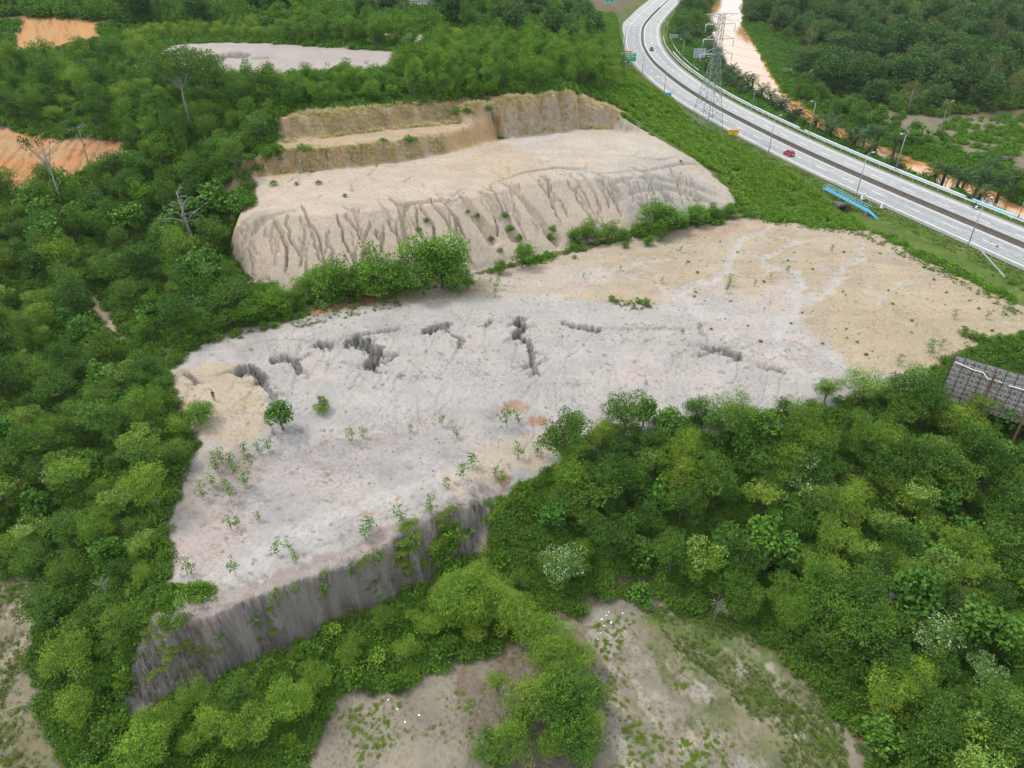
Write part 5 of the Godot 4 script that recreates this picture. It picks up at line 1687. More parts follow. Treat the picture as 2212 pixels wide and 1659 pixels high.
	cover("leafy_scrub", "fresh green leafy scrub among the ferns below the dark cliff", "scrub", foot_polys, 1.2, sh[2], M.leaf1, 0.6, 1.5, 60000, 0.1, 0.12, -0.05)
	for p in scatter(foot_polys[0], 2.9, 80):
		if height(p.x, -p.y - 2.5) > -10.6:
			continue
		var tall := rng.randf()
		plant("bush" if tall < 0.6 else "feather", "cliff_foot_bush", Vector3(p.x, height(p.x, -p.y), -p.y), rng.randf_range(0.6, 1.3) if tall < 0.6 else rng.randf_range(0.3, 0.6), rng.randi() % 6, ("low round" if tall < 0.6 else "slender feathery") + " green bush among the ferns below the dark cliff", "bush", "bushes below the dark cliff")
	cover("swale_scrub", "green scrub along the foot of the gullied slope", "scrub", [gpoly([[500, 590], [560, 625], [700, 645], [850, 622], [1020, 592], [1200, 547], [1330, 512], [1450, 484], [1600, 447], [1640, 460], [1500, 492], [1330, 526], [1200, 556], [1020, 604], [850, 640], [700, 672], [600, 705], [470, 748], [520, 690]])], 2.2, sh[0], M.leaf5, 0.5, 1.1)
	var banks := []
	for s in [[150.0, 300.0], [300.0, 520.0], [520.0, 820.0]]:
		var a := PackedVector2Array()
		var zz: float = s[0]
		while zz <= s[1]:
			a.append(Vector2(lx(road_lut, zz) + 15.5, zz))
			zz += 10.0
		while zz > s[0]:
			zz -= 10.0
			a.append(Vector2(lx(riv_l, zz) - 1.0, zz))
		banks.append(a)
		var b := PackedVector2Array()
		while zz <= s[1]:
			b.append(Vector2(lx(riv_r, zz) + 0.5, zz))
			zz += 10.0
		while zz > s[0]:
			zz -= 10.0
			b.append(Vector2(lx(riv_r, zz) + 14.0, zz))
		banks.append(b)
	cover("river_scrub", "tall green grass and scrub on the banks of the muddy river", "scrub", banks, 1.5, sh[2], M.leaf1, 1.2, 2.8)
	cover("far_scrub", "green scrub under the trees round the far houses", "scrub", [wpoly([[-300, 330], [-210, 296], [-150, 290], [-60, 276], [-10, 268], [32, 262], [40, 290], [44, 430], [20, 520], [-320, 520]])], 7.0, sh[0], M.leaf1, 2.0, 4.5, 60000, 0.1, 0.12, -1.0)
	cover("orchard_edge_scrub", "patchy green scrub and reeds on the sandy orchard floor", "scrub", [wpoly([[126, 190], [150, 175], [205, 190], [235, 245], [180, 262], [150, 258], [132, 235]])], 3.0, sh[2], M.leaf1, 0.8, 2.2, 20000, 0.1, 0.12, 0.0)
	cover("orchard_grass", "green weeds under the orchard trees", "weeds", [wpoly([[152, 262], [130, 280], [125, 345], [150, 450], [190, 560], [420, 560], [330, 400], [240, 290]])], 6.0, sh[0], M.leaf1, 1.6, 3.4)
	# grass
	var gt := tuft(41, 26, 0.42, 0.35, Color(0.06, 0.12, 0.018), Color(0.17, 0.24, 0.04))
	var gd := tuft(42, 22, 0.30, 0.30, Color(0.17, 0.18, 0.06), Color(0.34, 0.31, 0.15))
	rng.seed = 43
	cover("track_grass", "green grass and weeds beside the sandy track", "grass", [gpoly([[-120, 1260], [90, 1250], [60, 1340], [30, 1440], [70, 1560], [140, 1720], [-150, 1720]])], 0.15, gt, M.leaf3, 0.3, 0.9, 40000, 0.02, 0.12, -0.1)
	cover("low_grass", "short green grass on the bare low ground before the thicket", "grass", [gpoly([[1390, 1310], [1520, 1310], [1640, 1370], [1740, 1450], [1820, 1560], [1840, 1720], [1740, 1720], [1660, 1600], [1560, 1480], [1460, 1400]]), gpoly([[1400, 1240], [1700, 1360], [1800, 1480], [1760, 1480], [1560, 1360]])], 0.05, gt, M.leaf0, 0.25, 0.7, 80000, 0.02, 0.12, -0.22)
	cover("low_scrub", "patches of low green scrub on the bare low ground", "scrub", [gpoly([[680, 1720], [730, 1540], [860, 1500], [1000, 1450], [1030, 1560], [1000, 1720]]), gpoly([[1280, 1345], [1420, 1310], [1600, 1380], [1800, 1540], [1840, 1720], [1290, 1720]]), gpoly([[-120, 1260], [90, 1260], [60, 1440], [130, 1600], [150, 1720], [-150, 1720]])], 0.3, sh[1], M.leaf0, 0.12, 0.36, 20000, 0.1, 0.12, 0.22)
	cover("dry_grass", "thin dry grass on the bare low ground", "grass", [gpoly([[660, 1720], [720, 1540], [860, 1500], [1000, 1440], [1260, 1340], [1450, 1350], [1700, 1480], [1850, 1720]]), gpoly([[-120, 1260], [90, 1260], [60, 1440], [130, 1600], [150, 1720], [-150, 1720]])], 0.12, gd, M.leaf0, 0.2, 0.55, 60000, 0.02, 0.12, -0.02)
	var gs := tuft(44, 20, 0.85, 0.35, Color(0.44, 0.345, 0.21), Color(0.60, 0.50, 0.335))
	cover("straw_grass", "dry straw-coloured grass on the brown stepped bank", "grass", [gpoly([[600, 306], [760, 290], [1000, 256], [1068, 248], [1090, 285], [1150, 292], [1250, 277], [1340, 260], [1330, 235], [1250, 210], [1150, 208], [1000, 218], [800, 230], [640, 244]]), gpoly([[560, 380], [700, 366], [860, 348], [960, 328], [960, 292], [860, 304], [700, 320], [565, 338]])], 0.18, gs, M.leaf_matt, 0.5, 1.2, 60000, 0.02, 0.12, -0.3)
	var gk := tuft(47, 16, 0.6, 0.3, Color(0.17, 0.15, 0.13), Color(0.36, 0.32, 0.28))
	var cliff := gpoly([[320, 1350], [440, 1362], [560, 1312], [700, 1242], [860, 1162], [1000, 1087], [1060, 1085], [1050, 1180], [940, 1258], [800, 1325], [640, 1395], [480, 1475], [330, 1545], [262, 1550], [285, 1470]])
	cover("dead_strands", "grey dead grass hanging down the face of the dark cliff", "grass", [cliff], 0.12, gk, M.leaf_matt, 0.5, 1.2, 30000, 0.02, 0.5, -0.1)
	cover("cliff_ferns", "yellow-green fern patches creeping over the dark cliff", "ferns", [cliff], 0.5, sh[1], M.leaf3, 0.35, 0.8, 30000, 0.1, 0.2, 0.12)
	var bare := gpoly([[385, 880], [440, 745], [690, 650], [1040, 592], [1500, 490], [1870, 500], [2200, 690], [1990, 790], [1700, 900], [1250, 960], [1120, 1040], [860, 1140], [440, 1330], [330, 1330], [370, 1130], [430, 960]])
	var weed := tuft(46, 12, 0.16, 0.16, Color(0.10, 0.15, 0.03), Color(0.26, 0.28, 0.09))
	cover("small_weeds", "tiny weeds dotted over the bare clay and sand", "weeds", [bare], 7.0, weed, M.leaf0, 0.5, 1.5, 6000, 0.0, 0.1, 0.02)
	var stone := SphereMesh.new()
	stone.radius = 0.1
	stone.height = 0.13
	stone.radial_segments = 6
	stone.rings = 3
	cover("loose_stones", "small grey clods and stones strewn over the bare clay", "stones", [bare], 2.6, stone, M.stone, 0.3, 1.2, 9000, 0.0, 0.6, -0.15)
	cover("loose_stones", "small stones and rubble on the bare low ground", "stones", [gpoly([[720, 1660], [860, 1500], [1260, 1340], [1420, 1300], [1700, 1460], [1800, 1660]])], 0.8, stone, M.stone, 0.2, 0.7, 6000, 0.0, 0.6, -0.2)
	var verge := []
	for s in [-1.0, 1.0]:
		var a := PackedVector2Array()
		var zz := 110.0
		while zz <= 420.0:
			a.append(Vector2(lx(road_lut, zz) + s * 11.3, zz))
			zz += 6.0
		while zz > 110.0:
			zz -= 6.0
			a.append(Vector2(lx(road_lut, zz) + s * 17.0, zz))
		verge.append(a)
	cover("verge_grass", "mown green grass on the motorway verges", "grass", verge, 0.5, gt, M.leaf0, 0.6, 1.2, 40000, 0.02)
	cover("edge_grass", "sparse grass round the edges of the sand flat", "grass", [gpoly([[1330, 650], [1400, 640], [1420, 665], [1350, 672]]), gpoly([[2075, 720], [2160, 735], [2212, 760], [2120, 790], [2080, 745]]), gpoly([[620, 690], [700, 660], [860, 640], [870, 660], [720, 695], [640, 710]]), gpoly([[1640, 470], [1870, 495], [2060, 590], [2212, 668], [2212, 690], [2040, 600], [1860, 510], [1650, 482]])], 0.35, gt, M.leaf3, 0.5, 1.0, 30000, 0.02)
	print("cover done")


# ---------------------------------------------------------------- motorway and river
func road_dir(zp: float) -> Vector3:
	var s := (lx(road_lut, zp + 2.0) - lx(road_lut, zp - 2.0)) / 4.0
	return Vector3(s, 0, -1).normalized()


func road_at(zp: float, off: float, y := 0.0) -> Vector3:
	var d := road_dir(zp)
	return Vector3(lx(road_lut, zp), y, -zp) + Vector3(-d.z, 0, d.x) * off


func ribbon(called: String, o0: float, o1: float, y: float, z0: float, z1: float, m: Material, parent: Node, o0b := 1e9, ragged := 0.0) -> MeshInstance3D:
	var vs := PackedVector3Array()
	var ids := PackedInt32Array()
	var n := maxi(1, int((z1 - z0) / 3.0))
	for i in n + 1:
		var f := float(i) / n
		var z := lerpf(z0, z1, f)
		var a := o0 if o0b > 1e8 else lerpf(o0, o0b, f)
		vs.append(road_at(z, a + ragged * nz_c.get_noise_1d(z * 3.0), y))
		vs.append(road_at(z, o1 + ragged * nz_c.get_noise_1d(z * 2.0 + 77.0), y))
		if i < n:
			var k := i * 2
			ids.append_array([k, k + 2, k + 1, k + 1, k + 2, k + 3])
	return part(called, faces(vs, ids, true), m, parent)


func build_road() -> void:
	var o := Node3D.new()
	o.name = "road"
	o.set_meta("kind", "structure")
	o.set_meta("label", "pale dual carriageway motorway curving past the quarry")
	add_child(o)
	for s in [-1.0, 1.0]:
		ribbon("carriageway", 0.62 * s, 9.5 * s, 0.0, 60, 1100, M.asphalt, o)
		ribbon("hard_shoulder", 9.5 * s, 10.3 * s, -0.012, 60, 1100, M.concrete, o)
	for q in [[-8.0, -4.75, 128, 262], [-8.0, -4.75, 268, 318], [-9.3, -1.3, 322, 470], [4.9, 8.0, 338, 400], [-4.4, -2.2, 128, 175], [4.6, 6.6, 130, 180]]:
		ribbon("resurfaced_strip", q[0], q[1], 0.004, q[2], q[3], M.newer_asphalt, o, 1e9, 0.5)
	for s in [-1.0, 1.0]:
		for t in [2.2, 3.7, 5.6, 7.1]:
			ribbon("tyre_track", (t - 0.3) * s, (t + 0.3) * s, 0.0045 if t < 4.0 else 0.0065, 90, 480, M.worn_asphalt, o, 1e9, 0.18)
	for s in [-1.0, 1.0]:
		ribbon("edge_line", 1.15 * s, 1.35 * s, 0.009, 60, 900, M.road_paint, o)
		ribbon("edge_line", 8.25 * s, 8.45 * s, 0.009, 60, 900, M.road_paint, o)
		var z := 100.0
		while z < 470.0:
			ribbon("lane_dash", 4.62 * s, 4.80 * s, 0.009, z, z + 4.4, M.road_paint, o)
			z += 10.5
	ribbon("slip_road", -9.5, -9.4, -0.004, 425, 640, M.asphalt, o, -24.0)
	ribbon("median_strip", -0.62, 0.62, -0.006, 60, 1100, M.stained_concrete, o)


func build_river() -> void:
	var vs := PackedVector3Array()
	var ids := PackedInt32Array()
	var z := 40.0
	var i := 0
	while z < 1400.0:
		vs.append(Vector3(lx(riv_l, z) - 3.5, -4.0, -z))
		vs.append(Vector3(lx(riv_r, z) + 3.5, -4.0, -z))
		if i > 0:
			var k := i * 2 - 2
			ids.append_array([k, k + 2, k + 1, k + 1, k + 2, k + 3])
		i += 1
		z += 5.0
	var o := part("river", faces(vs, ids, true), M.river_water, self)
	o.set_meta("kind", "structure")
	o.set_meta("label", "muddy orange river beyond the motorway")


func barrier_shape(ln: float) -> ArrayMesh:
	var prof := [Vector2(-0.38, -0.1), Vector2(-0.38, 0.1), Vector2(-0.2, 0.35), Vector2(-0.12, 0.95), Vector2(0.12, 0.95), Vector2(0.2, 0.35), Vector2(0.38, 0.1), Vector2(0.38, -0.1)]
	var rings := []
	for z in [-ln * 0.5, ln * 0.5]:
		var r := []
		for p in prof:
			r.append(Vector3(p.x, p.y, z))
		rings.append(r)
	return loft(rings, false)


func loft(rings: Array, smooth := true) -> ArrayMesh:
	var vs := PackedVector3Array()
	var ids := PackedInt32Array()
	var n: int = rings[0].size()
	for r in rings:
		for p in r:
			vs.append(p)
	for i in rings.size() - 1:
		for k in n:
			var a := i * n + k
			var b := i * n + (k + 1) % n
			ids.append_array([a, b, a + n, b, b + n, a + n])
	for e in [0, rings.size() - 1]:
		var c := Vector3.ZERO
		for p in rings[e]:
			c += p
		vs.append(c / n)
		for k in n:
			var a: int = e * n + k
			var b: int = e * n + (k + 1) % n
			if e == 0: ids.append_array([vs.size() - 1, b, a])
			else: ids.append_array([vs.size() - 1, a, b])
	return faces(vs, ids, smooth)


func face_dir(d: Vector3) -> float:
	# the turn that brings +z onto d
	return atan2(d.x, d.z)


func build_roadside() -> void:
	# median barrier, one casting after another
	var mb := thing("median_barrier", "dark stained concrete barrier between the two carriageways", "barrier")
	var seg := barrier_shape(5.9)
	var z := 90.0
	while z < 560.0:
		var p := part("barrier_segment", seg, M.stained_concrete, mb, road_at(z, 0.0))
		p.rotation.y = face_dir(road_dir(z))
		z += 6.0 * -road_dir(z).z
	# guard rails
	rail("guard_rail", "long pale steel guard rail along the river side of the motorway", 11.2, 105, 430, 4.0, 0.75)
	rail("guard_rail", "low steel guard rail on posts along the quarry side of the motorway", -10.7, 118, 186, 3.0, 0.7)
	rail("guard_rail", "second steel guard rail behind the curve beyond the grey sign backs", 15.0, 330, 440, 4.0, 0.75)
	var fallen := thing("loose_rail", "loose end of steel rail running down into the grass below the motorway", "guard rail", ground(2140, 592))
	var e0 := road_at(142, -11.0, 0.65) - fallen.position
	var e1 := ground(2170, 602) + Vector3(0, 0.25, 0) - fallen.position
	part("beam", sub([beam(e0, e1, 0.09, 0.32)]), M.galvanised, fallen)
	for f in [0.15, 0.5, 0.85]:
		var q := e0.lerp(e1, f)
		part("post", boxm(0.12, 1.0, 0.12), M.galvanised, fallen, q - Vector3(0.1, 0.4, 0))
	# water pipe beside the guard rail
	var pl := thing("pipeline", "pale water pipe on low supports beside the long guard rail", "pipe")
	var sections := [[104, 152, "pipe_pale"], [152.3, 166, "pipe_blue_pale"], [166.3, 232, "pipe_pale"], [232.3, 300, "pipe_pale"], [300.3, 380, "pipe_pale"]]
	for s in sections:
		var pts := []
		var zz: float = s[0]
		while zz <= s[1]:
			pts.append(road_at(zz, 12.7, 0.62))
			zz += 3.0
		part("pipe_section", tube(pts, [0.26], 8), M[s[2]], pl)
	z = 106.0
	while z < 380.0:
		part("support", boxm(0.35, 2.2, 0.35), M.concrete, pl, road_at(z, 12.7, -0.6))
		z += 9.0
	# lamp posts
	for q in [[-10.4, 145, 1.0], [-10.2, 177, 1.0], [-10.2, 213, 1.0], [-10.2, 250, 1.0], [-10.2, 292, 1.0], [-10.2, 327, 1.0], [-10.2, 392, 1.0]]:
		lamp_post(q[0], q[1], "grey street lamp on the quarry side of the motorway", "lamps on the quarry side")
	for q in [[12.0, 152, 1.0], [12.0, 188, 1.0], [12.0, 226, 1.0], [12.0, 262, 1.0], [12.0, 305, 1.0], [12.0, 350, 1.0], [12.0, 410, 1.0]]:
		lamp_post(q[0], q[1], "grey street lamp on the river side of the motorway", "lamps on the river side")
	signs()
	vehicles()
	pylon(Vector3(58.8, height(58.8, -222.3), -222.3), 32.0, 0.22, "tall steel lattice power tower on the green embankment beside the motorway")
	pylon(Vector3(42.0, height(42, -441) - 1.0, -441.0), 32.0, 0.22, "distant steel lattice power tower on the scrub-covered hill")
	wires()
	pipe_bridge()


func rail(called: String, label: String, off: float, z0: float, z1: float, gap: float, h: float) -> void:
	var o := thing(called, label, "guard rail")
	var prof := [Vector2(-0.02, -0.16), Vector2(0.05, -0.11), Vector2(-0.02, -0.04), Vector2(-0.02, 0.04), Vector2(0.05, 0.11), Vector2(-0.02, 0.16), Vector2(-0.05, 0.16), Vector2(-0.05, -0.16)]
	var rings := []
	var z := z0
	while z <= z1:
		var r := []
		var d := road_dir(z)
		var n := Vector3(-d.z, 0, d.x) * -signf(off)
		for p in prof:
			r.append(road_at(z, off, h) + n * p.x + Vector3(0, p.y, 0))
		rings.append(r)
		z += 4.0
	part("beam", loft(rings, false), M.rail_white, o)
	z = z0
	var pm := boxm(0.12, h + 0.55, 0.14)
	while z <= z1:
		part("post", pm, M.galvanised, o, road_at(z, off + 0.14 * signf(off), (h + 0.2) * 0.5 - 0.2))
		z += gap


func lamp_post(off: float, zp: float, label: String, group: String) -> void:
	var base := road_at(zp, off, 0)
	base.y = height(base.x, base.z) - 0.15
	var o := thing("street_lamp", label, "street lamp", base, 0.0, group)
	var inward := (road_at(zp, 0, 0) - road_at(zp, off, 0)).normalized()
	part("pole", tube([Vector3(0, 0, 0), Vector3(0, 5, 0), Vector3(0, 10.2, 0)], [0.13, 0.10, 0.07], 8), M.pole_steel, o)
	part("base_plate", boxm(0.5, 0.3, 0.5), M.concrete, o, Vector3(0, 0.12, 0))
	part("arm", tube([Vector3(0, 10.1, 0), Vector3(0, 10.45, 0) + inward * 0.5, Vector3(0, 10.55, 0) + inward * 1.3], [0.06, 0.05, 0.045], 6), M.pole_steel, o)
	var l := part("lamp_head", boxm(0.34, 0.16, 0.8), M.galvanised, o, Vector3(0, 10.55, 0) + inward * 1.6)
	l.rotation.y = face_dir(inward)


func letters(s: String, size: float, m: Material, parent: Node, p: Vector3, left := true) -> void:
	var t := TextMesh.new()
	var f := SystemFont.new()
	f.font_names = PackedStringArray(["Droid Sans"])
	f.font_weight = 700
	t.font = f
	t.text = s
	t.font_size = 32
	t.pixel_size = size / 32.0
	t.depth = 0.02
	t.horizontal_alignment = HORIZONTAL_ALIGNMENT_LEFT if left else HORIZONTAL_ALIGNMENT_CENTER
	part("lettering", t, m, parent, p)


func sign_board(label: String, base: Vector3, w: float, h: float, low: float, turn: float, face: Material, border: Material) -> Node3D:
	var o := thing("road_sign", label, "road sign", base, turn)
	for s in [-0.32, 0.32]:
		part("post", tube([Vector3(s * w, -0.6, -0.12), Vector3(s * w, low + h, -0.12)], [0.09], 8), M.galvanised, o)
	part("border", boxm(w, h, 0.05), border, o, Vector3(0, low + h * 0.5, 0))
	part("panel", boxm(w - 0.24, h - 0.24, 0.05), face, o, Vector3(0, low + h * 0.5, 0.012))
	return o


func signs() -> void:
	# big green direction sign on the outside of the curve
	var b := road_at(334, -15.5)
	b.y = height(b.x, b.z)
	var o := sign_board("large green direction sign with white border and yellow tab beside the curve", b, 7.2, 3.5, 3.0 - b.y * 0.5, face_dir(Vector3(0.05, 0, 1)), M.sign_green, M.sign_white)
	var low := 3.0 - b.y * 0.5
	part("exit_tab", boxm(2.8, 0.85, 0.05), M.sign_yellow, o, Vector3(0, low + 3.94, 0))
	letters("EXIT 2104", 0.52, M.black, o, Vector3(0, low + 3.94, 0.04), false)
	letters("Sg Jelok Maau", 0.62, M.sign_white, o, Vector3(-1.2, low + 2.85, 0.05))
	letters("Bandar, Thammur", 0.62, M.sign_white, o, Vector3(-1.2, low + 2.12, 0.05))
	letters("Kajang Lama", 0.58, M.sign_lemon, o, Vector3(-1.3, low + 1.4, 0.05))
	letters("900 m", 0.55, M.sign_white, o, Vector3(-0.9, low + 0.7, 0.05))
	letters("21", 0.6, M.sign_lemon, o, Vector3(-2.3, low + 2.1, 0.05))
	var ar := part("arrow", sub([beam(Vector3(-0.35, 0.35, 0), Vector3(0.25, -0.35, 0), 0.16, 0.04), beam(Vector3(-0.4, 0.4, 0), Vector3(-0.4, 0.0, 0), 0.13, 0.04), beam(Vector3(-0.4, 0.4, 0), Vector3(0.0, 0.4, 0), 0.13, 0.04)]), M.sign_white, o, Vector3(-2.95, low + 1.9, 0.06))
	# second green sign by the slip road
	b = road_at(505, -26.0)
	b.y = height(b.x, b.z)
	o = sign_board("green road sign with white border by the slip road", b, 6.0, 3.2, 4.0, face_dir(Vector3(0.1, 0, 1)), M.sign_green, M.sign_white)
	part("stripe", boxm(4.6, 0.5, 0.03), M.sign_white, o, Vector3(0, 6.4, 0.04))
	letters("1 km", 0.6, M.sign_white, o, Vector3(0, 4.9, 0.05), false)
	# yellow sign
	b = ground(1583, 297)
	o = sign_board("small yellow roadside sign with two lines of dark lettering", b, 3.1, 1.45, 0.9, face_dir(Vector3(-0.05, 0, 1)), M.sign_yellow, M.sign_yellow)
	letters("KAWASAN KERJA", 0.36, M.black, o, Vector3(0, 1.95, 0.05), false)
	letters("AWAS", 0.36, M.black, o, Vector3(0, 1.35, 0.05), false)
	# backs of signs facing the other way
	b = road_at(356, 21.0)
	b.y = height(b.x, b.z)
	sign_back("large grey back of a road sign with framing bars behind the guard rail", b, 5.6, 4.0, 3.0)
	b = road_at(412, 16.0)
	b.y = height(b.x, b.z)
	sign_back("small grey back of a road sign farther round the curve", b, 4.4, 1.6, 3.0)
	b = road_at(283, -11.4)
	b.y = height(b.x, b.z)
	o = sign_board("small light blue sign at the edge of the embankment", b, 1.9, 1.4, 0.5, face_dir(Vector3(-0.3, 0, 1)), M.sign_blue, M.sign_blue)


func sign_back(label: String, b: Vector3, w: float, h: float, low: float) -> void:
	var o := thing("road_sign", label, "road sign", b, 0.1)
	part("panel", boxm(w, h, 0.05), M.sign_back, o, Vector3(0, low + h * 0.5, 0))
	for s in [-0.3, 0.3]:
		part("post", boxm(0.2, low + h + 0.6, 0.18), M.steel, o, Vector3(s * w, (low + h) * 0.5 - 0.3, 0.14))
	for i in 3:
		part("crossbar", boxm(w, 0.12, 0.07), M.pole_steel, o, Vector3(0, low + h * (0.2 + 0.3 * i), 0.07))


func vehicles() -> void:
	car("red_car", "small red hatchback with dark windows driving on the quarry-side carriageway", road_at(209.0, -6.3, 0.01), road_dir(209.0), M.car_red)
	car("dark_car", "dark car driving on the far curve of the river-side carriageway", road_at(386, 3.0, 0.01), -road_dir(386), M.car_dark)
	motorbike(road_at(160.5, 9.0, 0.0), -road_dir(160.5))


func body_ring(z: float, w: float, y0: float, y1: float, tuck: float) -> Array:
	return [Vector3(-w * 0.86, y0, z), Vector3(-w, y0 + 0.12, z), Vector3(-w, lerpf(y0, y1, 0.6), z), Vector3(-w + tuck, y1, z), Vector3(0, y1 + 0.03, z), Vector3(w - tuck, y1, z), Vector3(w, lerpf(y0, y1, 0.6), z), Vector3(w, y0 + 0.12, z), Vector3(w * 0.86, y0, z)]


func car(called: String, label: String, p: Vector3, d: Vector3, paint_m: Material) -> void:
	var o := thing(called, label, "car", p, face_dir(d))
	part("body", loft([body_ring(-1.88, 0.70, 0.36, 0.80, 0.1), body_ring(-1.80, 0.80, 0.24, 0.93, 0.06), body_ring(-1.2, 0.84, 0.20, 0.97, 0.06), body_ring(0.0, 0.84, 0.20, 0.96, 0.06), body_ring(0.75, 0.84, 0.20, 0.95, 0.08), body_ring(1.35, 0.82, 0.22, 0.86, 0.12), body_ring(1.75, 0.74, 0.26, 0.72, 0.14), body_ring(1.88, 0.60, 0.34, 0.62, 0.12)]), paint_m, o)
	part("window_band", loft([body_ring(-1.72, 0.70, 0.93, 1.02, 0.08), body_ring(-1.50, 0.74, 0.93, 1.42, 0.14), body_ring(-0.4, 0.74, 0.93, 1.50, 0.14), body_ring(0.25, 0.73, 0.93, 1.44, 0.14), body_ring(0.95, 0.70, 0.90, 0.97, 0.08)]), M.glass_dark, o)
	part("roof", loft([body_ring(-1.52, 0.62, 1.40, 1.45, 0.08), body_ring(-1.3, 0.64, 1.44, 1.50, 0.08), body_ring(-0.4, 0.64, 1.47, 1.535, 0.08), body_ring(0.22, 0.62, 1.42, 1.475, 0.08)]), paint_m, o)
	for s in [-1.0, 1.0]:
		for z in [-1.2, 1.2]:
			var w := Node3D.new()
			w.name = "wheel"
			o.add_child(w, true)
			w.position = Vector3(0.76 * s, 0.29, z)
			w.rotation.z = PI / 2
			var t := CylinderMesh.new()
			t.top_radius = 0.29
			t.bottom_radius = 0.29
			t.height = 0.2
			t.radial_segments = 20
			part("tyre", t, M.rubber, w)
			var r := CylinderMesh.new()
			r.top_radius = 0.18
			r.bottom_radius = 0.18
			r.height = 0.215
			r.radial_segments = 12
			part("rim", r, M.galvanised, w)
		part("headlight", boxm(0.28, 0.14, 0.12), M.lamp_clear, o, Vector3(0.52 * s, 0.66, 1.76))
		part("taillight", boxm(0.14, 0.30, 0.08), M.lamp_red, o, Vector3(0.70 * s, 0.78, -1.83))
		part("wing_mirror", boxm(0.16, 0.12, 0.1), paint_m, o, Vector3(0.9 * s, 1.0, 0.65))
		part("door_handle", boxm(0.03, 0.03, 0.16), M.galvanised, o, Vector3(0.845 * s, 0.82, -0.25))
	part("rear_bumper", boxm(1.3, 0.14, 0.1), M.black, o, Vector3(0, 0.36, -1.86))
	part("number_plate", boxm(0.5, 0.12, 0.03), M.sign_white, o, Vector3(0, 0.6, -1.90))


func motorbike(p: Vector3, d: Vector3) -> void:
	var o := thing("motorcycle", "small motorcycle with white bodywork ridden along the shoulder beside the river", "motorcycle", p, face_dir(d))
	for z in [-0.62, 0.62]:
		var t := TorusMesh.new()
		t.inner_radius = 0.22
		t.outer_radius = 0.30
		t.rings = 20
		t.ring_segments = 8
		var w := part("wheel", t, M.rubber, o, Vector3(0, 0.30, z))
		w.rotation.z = PI / 2
		var hub := CylinderMesh.new()
		hub.top_radius = 0.2
		hub.bottom_radius = 0.2
		hub.height = 0.05
		part("rim", hub, M.galvanised, w)
	part("frame", sub([[tube([Vector3(0, 0.3, -0.62), Vector3(0, 0.5, -0.2), Vector3(0, 0.45, 0.2), Vector3(0, 0.85, 0.45)], [0.05, 0.07, 0.07, 0.04], 6), Transform3D()], [tube([Vector3(0, 0.3, 0.62), Vector3(0, 0.95, 0.42)], [0.035], 6), Transform3D()], [boxm(0.24, 0.28, 0.36), shift(0, 0.38, 0.0)]]), M.black, o)
	part("fairing", loft([body_ring(0.28, 0.2, 0.3, 0.8, 0.05), body_ring(0.42, 0.22, 0.32, 0.95, 0.08), body_ring(0.6, 0.12, 0.55, 0.9, 0.05)]), M.sign_white, o)
	part("seat", loft([body_ring(-0.75, 0.1, 0.72, 0.8, 0.03), body_ring(-0.3, 0.14, 0.66, 0.76, 0.04), body_ring(0.1, 0.1, 0.62, 0.72, 0.03)]), M.black, o)
	part("handlebar", tube([Vector3(-0.34, 0.98, 0.32), Vector3(0, 1.0, 0.42), Vector3(0.34, 0.98, 0.32)], [0.02], 6), M.steel, o)
	part("headlight", boxm(0.16, 0.12, 0.06), M.lamp_clear, o, Vector3(0, 0.86, 0.6))
	# the rider
	var cloth := Color(0.03, 0.035, 0.045)
	var jeans := Color(0.05, 0.06, 0.08)
	var skin := Color(0.30, 0.17, 0.10)
	var bones := [[Vector3(0, 0.82, -0.22), Vector3(0, 1.05, -0.18), 0.15, 0.14, cloth], [Vector3(0, 1.05, -0.18), Vector3(0, 1.3, -0.08), 0.14, 0.15, cloth], [Vector3(0, 1.35, -0.06), Vector3(0, 1.45, -0.03), 0.06, 0.055, skin], [Vector3(0, 1.52, 0.0), Vector3(0, 1.58, 0.01), 0.095, 0.1, skin]]
	for s in [-1.0, 1.0]:
		bones.append([Vector3(0.1 * s, 0.82, -0.2), Vector3(0.19 * s, 0.74, 0.2), 0.1, 0.075, jeans])
		bones.append([Vector3(0.19 * s, 0.74, 0.2), Vector3(0.16 * s, 0.36, 0.05), 0.07, 0.05, jeans])
		bones.append([Vector3(0.16 * s, 0.34, 0.04), Vector3(0.16 * s, 0.30, 0.22), 0.045, 0.035, Color(0.02, 0.02, 0.02)])
		bones.append([Vector3(0.19 * s, 1.3, -0.08), Vector3(0.28 * s, 1.1, 0.1), 0.06, 0.048, cloth])
		bones.append([Vector3(0.28 * s, 1.1, 0.1), Vector3(0.31 * s, 1.0, 0.28), 0.045, 0.035, cloth])
		bones.append([Vector3(0.31 * s, 1.0, 0.28), Vector3(0.32 * s, 0.99, 0.36), 0.036, 0.03, skin])
	var r := thing("person", "motorcycle rider in dark clothes and helmet, seated with hands on the bars", "person", p, face_dir(d))
	body_part("body", bones, 0.03, 0.05, r)
	var helm := SphereMesh.new()
	helm.radius = 0.145
	helm.height = 0.30
	helm.radial_segments = 20
	helm.rings = 12
	part("helmet", sub([[helm, shift(0, 1.57, 0.0)], [boxm(0.2, 0.09, 0.06), shift(0, 1.55, 0.12)]]), M.black, r)


